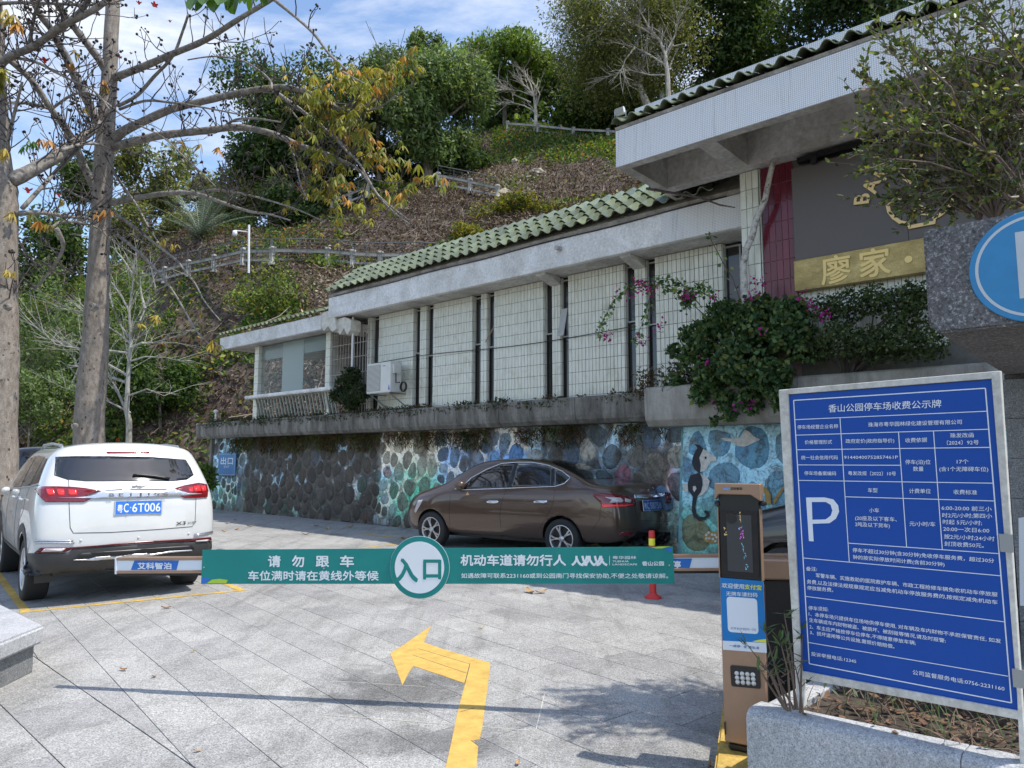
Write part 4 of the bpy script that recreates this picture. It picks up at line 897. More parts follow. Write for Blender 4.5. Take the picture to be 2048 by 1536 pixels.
# round sign
cc = fa.loc(fa.h(841, 1133.5)); rad = abs(fa.loc(fa.h(841, 1072))[1] - cc[1])
def disc(mb, r, d0, d1, k=56): mb.prism([(cc[0] + r * cos(2 * pi * i / k), cc[1] + r * sin(2 * pi * i / k)) for i in range(k)], lambda a, b, d: fa.at(a, b, d), d0, d1)
m = MB(); disc(m, rad, .022, .027); rs_ = m.build('round_sign', TEAL_, bar); m = MB(); disc(m, rad * .835, .0272, .029); m.build('white_disc', BW, rs_)
m = MB(); disc(m, rad * 1.012, .0195, .0215); m.build('rim', BW, rs_)
m = MB(); fa.text(m, '入', c3(1610, 485), c3(1790, 485), 55, .030, .03, 4); fa.text(m, '口', c3(1843, 465), c3(1980, 465), 50, .030, .03, 4); m.build('lettering', TEAL_, rs_)
m = MB()
for p in ((411, 1134), (786, 1136), (893, 1133), (1338, 1130), (650, 1136), (1100, 1131)): q = fa.h(*p); m.ball(q + fa.n * .019, .006, 6, 4)
m.build('bolt', STEEL, bar)
# housing and arm clamp
hb = Matrix.Rotation(atan2(ad.y, ad.x), 4, 'Z'); H0 = Vector((1.74, 4.47, 0))
m = MB(); m.cbox((-.06, 0, .45), (.42, .34, .88), Matrix.Translation(H0) @ hb); m.build('housing', BLACK, bar, bevel=.015)
m = MB(); m.cbox((-.12, -.14, .945), (.46, .12, .12), Matrix.Translation(H0) @ hb); m.build('arm_clamp', COPPER, bar, bevel=.01)
m = MB(); m.cbox((0, 0, .965), (.40, .36, .11), Matrix.Translation(H0 + Vector((.28, .05, 0))) @ hb); m.build('lid', BLACK, bar, bevel=.02)

# ------------------------------------------------------------------ ticket column
isl = thing('yellow_kerb_island', 'yellow painted kerb island under the copper ticket column', 'kerb', G(1430, 1530))
K0 = G(1430, 1524, .11); K1 = G(1446, 1405, .11); kd = (K1 - K0).normalized(); kn = Vector((kd.y, -kd.x, 0)); m = MB()
for q in range(3):
    a = K0 + kd * (-.35 + q * .62); m.prism([(0, 0), (0, .615), (.75, .615), (.75, 0)], lambda x, y, z: a + kn * x + kd * y + Z3 * (z - .11), 0, .11)
m.build('kerb', streaky('yellow_kerb_paint', (.52, .34, .07), (.26, .20, .10), (.66, .45, .12), sc=(4, 4, 4), pos=(.3, .45, .6)), isl, bevel=.012, seg=2)
tk = thing('ticket_column', 'copper coloured parking ticket column with black display and blue poster', 'ticket machine', G(1455, 1500, .11))
o = G(1449.5, 1500, .11); mx_ = Vector((.86, -.506, 0)).normalized(); mn = Vector((-.506, -.86, 0)).normalized(); ft = Face(o, mx_, Z3); ft.n = mn
Wd = ft.loc(ft.h(1533, 1380))[0]; Htop = ft.loc(ft.h(1432, 966))[1]
def colbox(x0, x1, y0, y1, z0, z1, mat, nm, bev=.004, par=tk, seg=1):
    m = MB(); m.box((x0, y0, z0), (x1, y1, z1), lambda x, y, z: ft.at(x, z, -y)); return m.build(nm, mat, par, bevel=bev, seg=seg)
zb = lambda px, py: ft.loc(ft.h(px, py))[1]
zpo0, zpo1 = zb(1445, 1297), zb(1438, 1157); zg0_, zg1_ = zpo1 + .004, zb(1433, 1007)
colbox(.015, Wd - .01, .01, .12, .0, zb(1452, 1484), BLACK, 'foot', .01)
colbox(0, Wd, 0, .035, zb(1452, 1484), zpo1 + .002, COPPER, 'body', .006)
colbox(.02, Wd - .012, .036, .13, zb(1452, 1484), zpo1 - .03, BLACK, 'rear_case', .006)
colbox(.004, Wd - .004, .006, .045, zpo1 + .002, Htop - .05, BLACK, 'display_housing', .004)
colbox(-.002, .004, -.004, .04, zg0_, zg1_ - .02, COPPER, 'side_trim', .001); colbox(Wd - .004, Wd + .002, -.004, .04, zg0_, zg1_ - .02, COPPER, 'side_trim', .001)
DISP = plain('display_glass', (.012, .013, .014), .04, spec=.8, coat=.6)
colbox(.012, Wd - .014, -.002, .004, zg0_ + .015, zg1_ - .035, DISP, 'display', 0)
MATTE = plain('display_matrix', (.045, .047, .05), .35)
colbox(.045, Wd - .045, -.0035, -.0022, zg0_ + .04, zg1_ - .055, MATTE, 'display_matrix', 0)
c7 = lambda x, y: (1380 + x / 6.98, 930 + y / 6.98)
rl = random.Random(4)
for nm, colr, pts in (('led_magenta', (.9, .2, 1.0), [(705, 880), (740, 920), (735, 940), (712, 960), (740, 970), (745, 1000), (710, 1000), (705, 1030), (755, 1015), (690, 900)]), ('led_cyan', (.25, .7, 1.0), [(725, 870), (690, 890), (730, 1095), (745, 1130), (745, 1165), (750, 1195), (775, 1240), (785, 1275), (765, 1290), (790, 1390), (815, 1415), (790, 1460), (785, 1440)]), ('led_amber', (1.0, .75, .35), [(695, 660), (697, 690), (700, 720), (702, 750), (705, 780), (485, 880), (480, 890), (500, 940), (480, 970), (500, 975), (512, 970)])):
    m = MB()
    for p in pts:
        for _ in range(3):
            q = c7(p[0] + rl.uniform(-8, 8), p[1] + rl.uniform(-14, 14)); a, b = ft.loc(ft.h(*q)); m.box((a - .0008, b - .0008, .0045), (a + .0008, b + .0008, .0055), lambda x, z, d: ft.at(x, z, d))
    m.build(nm, plain(nm, colr, .4, emit=colr, es=.7), tk)
# copper cap with cut-out visor
xa, xb = -.006, Wd + .012; zt_, zv = Htop, zb(1432, 1000); zc_ = zb(1440, 988)
m = MB(); m.prism([(xa, zv), (xa, zt_), (xb, zt_), (xb, zv), (xb - .05, zc_), (xa + .02, zc_)], lambda a, b, d: ft.at(a, b, d), -.02, .03)
m.build('cap', COPPER, tk, bevel=.004)
m = MB(); m.box((xa + .002, zt_ - .052, -.06), (xb - .002, zt_ - .002, -.0205), lambda x, z, d: ft.at(x, z, d)); m.build('roof_cap', COPPER, tk, bevel=.003)
m = MB(); m.ball(ft.at(Wd + .012, zv - .012, -.02), (.02, .03, .014), 8, 6); m.ball(ft.at(-.006, zv - .02, -.02), (.014, .03, .018), 8, 6); m.build('hinge', BLACK, tk)
m = MB(); a, b = ft.loc(ft.h(*c7(490, 332))); m.box((a, b - .004, .031), (ft.loc(ft.h(*c7(575, 332)))[0], b + .004, .0318), lambda x, z, d: ft.at(x, z, d)); m.build('logo', plain('logo_blue', (.10, .35, .85), .4), tk)
m = MB(); ft.text(m, '艾科智泊', c7(585, 343), c7(745, 341), 6, .032, .03); m.build('lettering', BLACK, tk)
# camera ring reflected panel
a, b = ft.loc(ft.h(*c7(580, 745))); m = MB()
m.lathe([(.022, 0), (.028, 0), (.028, .002), (.022, .002)], (0, 0, 0), 20, Matrix.Identity(4)); R_ = frame(ft.at(a, b, .0046), ft.x, ft.u, ft.n)
m.v = [R_ @ q for q in m.v]; m.build('camera_ring', BLACK, tk)
# poster
c2z = lambda x, y: (1380 + x / 3.785, 1130 + y / 3.785)
POB = plain('poster_blue', (.012, .19, .50), .45, spec=.3)
m = MB(); ft.poly(m, [c2z(228, 95), c2z(555, 122), c2z(577, 590), c2z(247, 572)], .0005, .002); po = m.build('poster', POB, tk)
m = MB(); ft.poly(m, [c2z(247, 572), c2z(400, 580), c2z(577, 590), c2z(581, 665), c2z(250, 640)], .0005, .002)
def rr_px(x0, y0, x1, y1, dxy, r=26, k=5):
    o_ = []
    for cx, cy, a0 in ((x1 - r, y0 + r, -90), (x1 - r, y1 - r, 0), (x0 + r, y1 - r, 90), (x0 + r, y0 + r, 180)):
        for i in range(k + 1): t_ = radians(a0 + 90 * i / k); x = cx + r * cos(t_); y = cy + r * sin(t_); f = (x - x0) / (x1 - x0); g_ = (y - y0) / (y1 - y0); o_.append((x + g_ * dxy[0], y + f * dxy[1]))
    return o_
ft.poly(m, [c2z(*q) for q in rr_px(277, 237, 508, 505, (12, 18))], .0022, .003); m.build('white_panel', plain('poster_white', (.72, .77, .82), .4), po)
m = MB(); ft.poly(m, [c2z(*q) for q in ((470, 578), (520, 566), (577, 560), (577, 588))], .0022, .0028); m.build('yellow_swoosh', plain('poster_yellow', (.80, .78, .05), .4), po)
m = MB(); ft.text(m, '欢迎使用', c2z(243, 168), c2z(410, 178), 11.5, .0035, .015); ft.text(m, '无牌车请扫码', c2z(275, 228), c2z(512, 240), 10, .0035, .015); m.build('lettering', BW, po)
m = MB(); ft.text(m, '支付宝', c2z(414, 178), c2z(543, 187), 11.5, .0035, .015); m.build('lettering', MATS['poster_yellow'], po)
m = MB(); ft.text(m, '打开支付宝[扫一扫]', c2z(310, 484), c2z(500, 496), 5.5, .0042, .0); ft.text(m, '一虎停 · 支 惠生活', c2z(300, 617), c2z(525, 636), 6, .0032, .01); m.build('lettering', plain('ink_blue', (.05, .14, .35), .5), po)
# lamp array
m = MB(); ft.poly(m, [c2z(*q) for q in rr_px(306, 757, 527, 915, (10, 20), 14)], .0005, .008); lp = m.build('lamp_array', BLACK, tk)
LENS = plain('lamp_lens', (.62, .60, .57), .18, .3)
m = MB(); m.ball((0, 0, 0), (.0125, .0125, .006), 10, 6); lm = m.mesh('lens', LENS, True)
for r in range(3):
    for c in range(4):
        p = ft.h(*c2z(357 + c * 40.5 + r * 3.5, 817 + r * 33 + c * 3.5)); put('lens', lm, lp, frame(p + ft.n * .009, ft.x, ft.u, ft.n))
m = MB(); ft.poly(m, [c2z(262, 1185), c2z(268, 1185), c2z(272, 1280), c2z(266, 1280)], .001, .012); m.build('side_latch', BLACK, tk)

# ------------------------------------------------------------------ stone planter and its weeds
pl = thing('stone_planter', 'low pale granite planter bed in front of the blue notice board', 'planter', G(1491, 1415, 0))
pz = .43; c0 = G(1491, 1417, pz); e1 = G(2045, 1537, pz); e2 = G(1612, 1357, pz); d1_ = (e1 - c0).normalized(); d2_ = (e2 - c0).normalized()
far1 = c0 + d1_ * 2.2; far2 = c0 + d2_ * 1.5
def inset(p, a, b): return p + d1_ * a + d2_ * b
w_ = .15
def wall_run(p, q, din, mat, nm):
    dirn = (q - p).normalized(); m = MB(); n_ = din
    prof = [(0.0, 0), (0.0, pz - .05), (.008, pz - .02), (.03, pz - .004), (.05, pz), (w_, pz), (w_, 0)]
    vs = [p + n_ * a + Z3 * z - Z3 * 0 for a, z in prof] + [q + n_ * a + Z3 * z for a, z in prof]; vs = [Vector((v.x, v.y, v.z - pz if False else v.z)) for v in vs]; k = len(prof)
    m.add(vs, [tuple(range(k)), tuple(range(2 * k - 1, k - 1, -1))] + [(i, (i + 1) % k, k + (i + 1) % k, k + i) for i in range(k)]); return m.build(nm, mat, pl, bevel=.003)
g0 = Vector((c0.x, c0.y, 0)); gd1 = Vector((d1_.x, d1_.y, 0)).normalized(); gd2 = Vector((d2_.x, d2_.y, 0)).normalized()
L_ = .86
for k in range(3): wall_run(g0 + gd1 * (L_ * k + (0 if k else 0)), g0 + gd1 * (L_ * (k + 1) - .003), gd2.normalized(), STONE, 'coping_stone')
sn = Vector((-gd2.y, gd2.x, 0)); sn = sn if sn.dot(gd1) > 0 else -sn
wall_run(g0 + gd2 * (w_ * 1.0) + sn * .002, g0 + gd2 * .8, sn, STONE, 'coping_stone'); wall_run(g0 + gd2 * .803, g0 + gd2 * 1.6, sn, STONE, 'coping_stone')
SOIL = streaky('dry_soil', (.075, .055, .04), (.035, .028, .02), (.14, .11, .08), sc=(6, 6, 6), fine=60, bmp=.9)
gx = 26; gy = 18; vs = []
for j in range(gy + 1):
    for i in range(gx + 1):
        p = g0 + gd1 * (.08 + 2.4 * i / gx) + gd2 * (.10 + 1.5 * j / gy); vs.append((p.x, p.y, .375 + .05 * float(fb(p.x * 6, p.y * 6)) ))
fs = [(j * (gx + 1) + i, j * (gx + 1) + i + 1, (j + 1) * (gx + 1) + i + 1, (j + 1) * (gx + 1) + i) for j in range(gy) for i in range(gx)]
me = mesh_np('soil', [Vector(v) - ORG[pl.name] for v in vs], fs, SOIL, True); obj('soil', me, pl)

# ------------------------------------------------------------------ notice board
nb = thing('notice_board', 'large blue parking tariff notice board in a rusty grey frame', 'notice board', atY(1603, 1418, 3.42))
hx = Vector((.745, -.667, 0)).normalized(); o = atY(1578, 793, 3.35); toc = Vector((-hx.y, hx.x, 0)); toc = toc if toc.y < 0 else -toc
fb_ = Face(o, hx, (Z3 + toc * .07)); fb_.n = fb_.n if fb_.n.y < 0 else -fb_.n
c6 = lambda x, y: (1540 + x / 3.939, 720 + y / 3.939); c8 = lambda x, y: (1580 + x / 3.227, 1060 + y / 3.227)
NBLUE = plain('notice_blue', (.008, .072, .36), .5, var=.04, vs=3, spec=.3); NW = plain('notice_white', (.74, .78, .84), .4)
RUSTY = streaky('rusty_grey_paint', (.60, .58, .52), (.30, .15, .06), (.68, .66, .61), sc=(3, 3, 3), pos=(.22, .31, .6), fine=30, rough=.5, bmp=.05)
m = MB(); fb_.poly(m, [(1575, 790), (1986, 759), (2042, 1424), (1606, 1344)], -.012, 0); m.build('panel', NBLUE, nb)
m = MB(); fb_.poly(m, [(1570, 786), (1990, 755), (2046, 1428), (1602, 1348)], -.035, -.0125); m.build('backing', plain('board_back_grey', (.25, .25, .25), .5), nb)
for nm, q in (('left_post', [(1559, 780), (1577.5, 779), (1609, 1414), (1596, 1423)]), ('right_post', [(1983, 748), (2001, 741.6), (2047, 1436), (2068, 1640), (2045, 1640), (2035, 1390)]),
              ('top_rail', [(1559, 779.7), (2000.8, 741.6), (1990, 757), (1562, 790)]), ('bottom_rail', [(1603, 1341), (2040, 1421), (2043, 1439), (1605, 1356)])):
    m = MB(); fb_.poly(m, q, -.035 if 'post' in nm else -.033, .012 if 'post' in nm else .010); m.build(nm, RUSTY, nb, bevel=.002)
m = MB()
def ln(p, q, cv1=c6, cv2=c6, w=.0032): fb_.line(m, cv1(*p), cv2(*q), w, .0012 + .00002 * (p[0] % 13))
ln((187, 318), (1697, 222), w=.0045); ln((187, 318), (125, 862), c6, c8, .0045); ln((125, 862), (1430, 1115), c8, c8, .0045); ln((1697, 222), (1430, 1115), c6, c8, .0045)
for p, q in (((197, 470), (1712, 403)), ((207, 592), (1720, 545)), ((213, 707), (1730, 688)), ((220, 826), (1027, 829)), ((225, 948), (1757, 970)), ((592, 1077), (1768, 1110)), ((613, 1442), (1805, 1525)), ((1013, 568), (1077, 1472)), ((1288, 558), (1358, 1492))): ln(p, q)
for p, q in (((85, 180), (1358, 295)), ((103, 428), (1382, 592)), ((118, 725), (1408, 943))): ln(p, q, c8, c8)
ln((552, 455), (383, 205), c6, c8); m.build('table_line', NW, nb)
m = MB()
for body, p, q, em in (('香山公园停车场收费公示牌', (462, 408), (1350, 368), 18.5), ('停车场经营企业名称', (217, 543), (538, 534), 9.6), ('珠海市粤华园林绿化建设管理有限公司', (775, 525), (1512, 502), 10.8),
    ('价格管理形式', (275, 661), (490, 658), 9.6), ('政府定价(政府指导价)', (597, 653), (980, 648), 10), ('收费依据', (1067, 648), (1238, 643), 10.8), ('珠发改函', (1420, 610), (1605, 606), 11), ('〔2024〕92号', (1395, 667), (1645, 663), 11),
    ('统一社会信用代码', (247, 782), (535, 781), 9.6), ('91440400752857461P', (585, 779), (1008, 777), 9.6), ('停车(泊)位', (1067, 818), (1265, 818), 10.8), ('数量', (1128, 872), (1210, 872), 10.8), ('17个', (1472, 815), (1565, 815), 11), ('(含1个无障碍车位)', (1335, 873), (1720, 875), 11),
    ('停车场备案编码', (272, 904), (522, 907), 9.6), ('粤发改规〔2022〕10号', (617, 905), (993, 909), 10), ('车型', (772, 1040), (848, 1040), 10.5), ('计费单位', (1097, 1046), (1267, 1048), 11), ('收费标准', (1447, 1054), (1632, 1058), 11),
    ('小车', (783, 1197), (860, 1199), 10.4), ('(20座及以下客车、', (672, 1258), (1000, 1270), 10.4), ('2吨及以下货车)', (672, 1307), (945, 1320), 10.4), ('元/小时/车', (1100, 1304), (1303, 1309), 11),
    ('6:00-20:00 前三小', (1352, 1179), (1747, 1189), 11), ('时2元/小时;第四小', (1358, 1237), (1750, 1244), 11), ('时起 5元/小时;', (1362, 1289), (1670, 1299), 11), ('20:00一次日6:00', (1366, 1344), (1728, 1359), 11), ('按2元/小时;24小时', (1372, 1404), (1770, 1424), 11), ('封顶收费50元。', (1375, 1461), (1685, 1477), 11)):
    fb_.text(m, body, c6(*p), c6(*q), em, .0016, .007)
for body, p, q, em in (('停车不超过30分钟(含30分钟)免收停车服务费，超过30分', (405, 140), (1318, 210), 10.4), ('钟的按实际停放时间计费(含前30分钟)', (407, 185), (998, 233), 10.2), ('备注:', (105, 260), (175, 263), 10), ('军警车辆、实施救助的医院救护车辆、市政工程抢修车辆免收机动车停放服', (168, 303), (1340, 428), 10.2),
    ('务费,以及法律法规规章规定应当减免机动车停放服务费的,按规定减免机动车', (110, 343), (1340, 478), 10.2), ('停放服务费。', (112, 383), (280, 398), 9.6), ('停车须知:', (120, 513), (248, 523), 9.8), ('1、本停车场只提供车位场地供停车使用, 对车辆及车内财物不承担保管责任, 如发', (122, 551), (1362, 728), 10),
    ('生车辆或车内财物被盗、被损坏、被刮碰等情况,请及时报警;', (125, 590), (1005, 725), 9.8), ('2、车主应严格按停车位停车,不得随意停放车辆;', (127, 633), (812, 740), 9.7), ('3、损坏道闸等公共设施,需照价赔赔偿。', (130, 670), (675, 763), 9.6), ('投诉举报电话:12345', (138, 808), (428, 858), 9.6), ('公司监督服务电话:0756-2231160', (792, 928), (1385, 1036), 11)):
    fb_.text(m, body, c8(*p), c8(*q), em, .0016, .008)
m.build('lettering', NW, nb)
m = MB(); w_p = [(285, 1083), (430, 1082), (500, 1098), (538, 1145), (545, 1195), (520, 1250), (470, 1285), (335, 1290), (345, 1428), (308, 1426)]
fb_.poly(m, [c6(*q) for q in w_p[:8] + [(335, 1258), (440, 1255), (480, 1225), (492, 1185), (478, 1140), (440, 1118), (330, 1118), (335, 1258.5), (336, 1290), (345, 1428), (308, 1426)]], .0012, .0020); m.build('parking_symbol', NW, nb)
GLV_ = plain('galvanised', (.35, .36, .36), .5, .5)
for p in ((2014, 1085), (2040, 1355)): m = MB(); q = fb_.loc(fb_.h(*p)); m.box((q[0] - .022, q[1] - .035, .0125), (q[0] + .022, q[1] + .035, .018), lambda x, z, d: fb_.at(x, z, d)); m.build('hinge_plate', GLV_, nb)

# ------------------------------------------------------------------ gate pier with round P sign
def findd(o, dr, px):
    lo, hi = 0, 3
    for _ in range(40):
        mid = (lo + hi) / 2; p = o + dr * mid; d = p.y * CT + (p.z - EYE) * ST; q = 1024 + F * p.x / d
        lo, hi = (mid, hi) if q < px else (lo, mid)
    return lo
pr = thing('gate_pier', 'grey granite-clad gate pier at the right edge with pebble-dash block on top', 'pier', atY(2012, 760, 4.2).xy.to_3d())
bo = atY(1845, 460, 3.9); bz0 = atY(1863, 668, 3.9).z; PEB = granite('pebble_dash', (.50, .49, .48), (.09, .085, .085), (.19, .18, .178), 55, .25, .85, .02)
RX = -UV3; d_ = findd(Vector((bo.x, bo.y, bz0)) , VV3, 2004)
m = MB(); m.prism([(0, bz0 + .05), (.05, bz0), (1.5, bz0), (1.5, bo.z), (0, bo.z)], lambda a, z, d: Vector((bo.x, bo.y, z)) + RX * a + VV3 * d, 0, d_ + .9); m.build('pebble_block', PEB, pr, bevel=.012, seg=2)
pf0 = Vector((bo.x, bo.y, 0)) + VV3 * (d_ - .25); k = findd(Vector((pf0.x, pf0.y, bz0 - .1)), RX, 2006); pf0 = pf0 + RX * k
m = MB(); m.prism([(0.012, 0), (.9, 0), (.9, bz0 - .001), (.012, bz0 - .001)], lambda a, z, d: pf0 + RX * a + Z3 * z + VV3 * d, .012, .7); m.build('core', GROUNDM, pr)
m = MB(); m.box((0, 0, 0), (.445, .018, .318), lambda a, d, z: RX * a + VV3 * d + Z3 * z); ptm = m.mesh('granite_tile', STONE_D, bevel=.002)
for r in range(7):
    for c in range(2): put('granite_tile', ptm, pr, Matrix.Translation(pf0 + RX * (c * .449) + Z3 * (bz0 - .04 - (r + 1) * .322)))
ps = thing('round_parking_sign', 'round sky-blue parking sign with white P on the pebble-dash block', 'sign', bo)
fp = Face(Vector((bo.x, bo.y, 0)), RX, Z3); fp.n = -VV3; cs = fp.loc(fp.h(2074, 531)); rs2 = (fp.loc(fp.h(2000, 420))[1] - fp.loc(fp.h(2000, 643))[1]) / 2 * 1.02
rs2 = cs[0] - fp.loc(fp.h(1939, 545))[0]
SKYB = plain('faded_sign_blue', (.035, .25, .50), .5, var=.10, vs=7); SW = plain('faded_sign_white', (.58, .62, .64), .45, var=.05)
def disc2(mb, r0, r1, d0, d1, k=64):
    if r0 == 0: mb.prism([(cs[0] + r1 * cos(2 * pi * i / k), cs[1] + r1 * sin(2 * pi * i / k)) for i in range(k)], lambda a, b, d: fp.at(a, b, d), d0, d1)
    else:
        for i in range(k):
            a0, a1 = 2 * pi * i / k, 2 * pi * (i + 1) / k; mb.add([fp.at(cs[0] + r * cos(a), cs[1] + r * sin(a), d1) for r, a in ((r0, a0), (r1, a0), (r1, a1), (r0, a1))], [(0, 1, 2, 3)])
m = MB(); disc2(m, 0, rs2, .004, .018); m.build('plate', SKYB, ps, bevel=.003); m = MB(); disc2(m, rs2 * .855, rs2 * .905, 0, .0192); m.build('ring', SW, ps)
m = MB(); vs, fs = text_geo('P', 1, bold=.03, align='CENTER', ay='CENTER', res=8); k = rs2 * 1.75; m.add([fp.at(cs[0] + a * k * .95 + .01, cs[1] + b * k - .01, .0195) for a, b in vs], fs); m.build('lettering', SW, ps)
m = MB(); q = [fp.loc(fp.h(x, y, -d_ + .25)) for x, y in ((2037, 1036), (2070, 1030), (2070, 1214), (2040, 1211))]
m.prism(q, lambda a, b, d: fp.at(a, b, d), -(d_ - .25) + .001, -(d_ - .25) + .003); m.build('paper_notice', plain('paper', (.75, .78, .80), .7), None, label='blank white paper sheet stuck on the granite gate pier', cat='notice')
# ------------------------------------------------------------------ granite bench at the left
bq = thing('granite_bench', 'thick pale granite bench slab on a dark plinth at the left edge', 'bench', G(40, 1345, 0))
tz = .34; A1 = G(90, 1250, tz); A2 = G(0, 1288, tz - .0); back_ = G(0, 1203, tz)
ed = (G(0, 1206, tz) - A1).normalized(); fd = (G(0, 1286, tz) - A1).normalized()
m = MB(); th = .13; m.prism([(0, 0), (1.6, 0), (1.6, 1.5), (0, 1.5)], lambda a, b, d: A1 + fd * a + ed * b - Z3 * d, 0, th); m.build('seat_slab', STONE, bq, bevel=.02, seg=3)
m = MB(); m.prism([(.08, .08), (1.5, .08), (1.5, 1.4), (.08, 1.4)], lambda a, b, d: A1 + fd * a + ed * b - Z3 * d, th + .001, tz); m.build('plinth', STONE_D, bq, bevel=.006)
# ------------------------------------------------------------------ flexible bollard
bp_ = G(1306, 1196); bl = thing('traffic_bollard', 'red flexible bollard with a yellow band standing behind the banner', 'bollard', bp_)
RED = plain('bollard_red', (.62, .035, .03), .5, var=.08, vs=20); YB = plain('bollard_yellow', (.85, .82, .05), .4); hB = atY(1299, 1061, bp_.y).z
m = MB(); m.lathe([(.10, 0), (.10, .012), (.075, .03), (.045, .05), (.04, .07), (.036, hB * .5), (.036, hB - .02), (.030, hB)], bp_, 18); m.build('post', RED, bl, True)
m = MB(); m.lathe([(.037, hB - .17), (.0375, hB - .169), (.0375, hB - .09), (.037, hB - .089)], bp_, 18, cap=False); m.build('reflective_band', YB, bl, True)
# ------------------------------------------------------------------ fallen leaves
FL = [plain('leaf_dry_tan', (.42, .27, .12), .7, var=.2), plain('leaf_dry_brown', (.26, .13, .05), .7, var=.2), plain('leaf_yellow', (.55, .42, .12), .6, var=.2)]
def leaf_mesh(L_, w, curl):
    m = MB(); k = 5; vs = []
    for i in range(k + 1):
        f = i / k; x = L_ * (f - .5); ww_ = w * sin(pi * min(1, f * .93 + .04)) ** .8; z = curl * (2 * f - 1) ** 2
        vs += [(x, -ww_, z + curl * .5), (x, 0, z), (x, ww_, z + curl * .6)]
    f_ = []
    for i in range(k): a = i * 3; f_ += [(a, a + 3, a + 4, a + 1), (a + 1, a + 4, a + 5, a + 2)]
    m.add(vs, f_); return m
spots = [(1060, 1186, .17, 0), (1082, 1187, .15, 0), (247, 1342, .07, 1), (308, 1356, .06, 0), (331, 1218, .10, 1), (386, 1305, .04, 2), (395, 1505, .05, 0), (500, 1054, .18, 0), (474, 1060, .14, 1), (610, 1070, .16, 0), (655, 1059, .16, 2), (565, 1058, .12, 0), (632, 1053, .14, 1), (700, 1055, .16, 0), (448, 1064, .14, 0), (963, 1258, .06, 2), (1421, 1534, .05, 1), (1035, 1530, .05, 0), (1412, 1205, .05, 2), (1435, 1213, .05, 0), (805, 1078, .15, 0), (455, 1048, .14, 0), (470, 1041, .1, 1), (580, 1048, .1, 2), (1440, 1190, .05, 2)]
words = ['curled tan leaf', 'dark brown leaf', 'yellow leaf']
wh = {7: 'nearest the white suv rear corner, left of a brown one', 8: 'between the suv and the wall shadow', 9: 'in the middle of the sunlit paving left of the sedan', 10: 'on the paving right of the middle tan leaf', 12: 'close to the edge of the wall shadow', 13: 'nearest the front of the brown sedan', 16: 'at the foot of the kerb near the ticket column', 17: 'at the very bottom right of the yellow arrow', 18: 'left of two small ones behind the barrier arm', 19: 'right of two small ones behind the barrier arm', 20: 'beside the sedan front wheel', 0: 'left of the pair on sunlit paving below the banner', 1: 'right of the pair on sunlit paving below the banner', 2: 'lying on paving left of the banner shadow', 3: 'beside the dark leaf near the banner shadow', 4: 'by the yellow bay line behind the white suv', 15: 'lying just above the yellow arrow', 6: 'at the bottom edge left of the arrow', 5: 'tiny one lying left of the wet patch'}
lm_ = [leaf_mesh(1, .22, .16).mesh('leaf', f) for f in FL]
for i, (x, y, sz_, k) in enumerate(spots):
    p = G(x, y); lab = f'{words[k]} {wh[i]}' if i in wh else f'{words[k]} fallen on the paving'
    o = obj('fallen_leaf', lm_[k], None, (p.x, p.y, .008 + sz_ * .02), lab, 'leaf', 'fallen leaves on the paving'); o.scale = (sz_,) * 3; o.rotation_euler = (random.uniform(-.2, .2), random.uniform(-.2, .2), random.uniform(0, 6))
# ------------------------------------------------------------------ vehicles
def carpaint(name, c, metal=.0, rough=.32):
    m, t, b = new_mat(name); b.inputs['Base Color'].default_value = (*c, 1); b.inputs['Metallic'].default_value = metal; b.inputs['Roughness'].default_value = rough
    b.inputs['Coat Weight'].default_value = 1.0; b.inputs['Coat Roughness'].default_value = .03; P = worldpos(t)
    k = ramp(t, noise(t, P, 2.5, 8, .7), [(.3, (.93,) * 3), (.7, (1.03,) * 3)]); t.links.new(mixc(t, 1.0, c, k, 'MULTIPLY'), b.inputs['Base Color'])
    return m
PWHITE = carpaint('white_car_paint', (.66, .67, .66)); PBROWN = carpaint('brown_car_paint', (.10, .062, .042), .3, .28); PBLACK = carpaint('black_car_paint', (.012, .013, .015))
CGLASS = plain('car_glass', (.012, .014, .016), .03, spec=.9, coat=.5); CLAD = plain('grey_cladding', (.045, .045, .046), .6, var=.12, vs=10)
TLR = plain('tail_light_red', (.17, .004, .008), .1, coat=1.0); TLB = plain('tail_light_bright', (.75, .02, .02), .15, coat=1.0, emit=(.8, .03, .02), es=.12); TLC = plain('tail_light_clear', (.62, .58, .58), .12, coat=1.0)
RIM = plain('alloy_rim', (.60, .60, .60), .28, .8); TYRE = plain('tyre_rubber', (.028, .028, .028), .85, bump=.3, bs=80); PLATEB = plain('plate_blue', (.03, .17, .60), .4); SEAM = plain('panel_gap', (.01, .01, .01), .9)
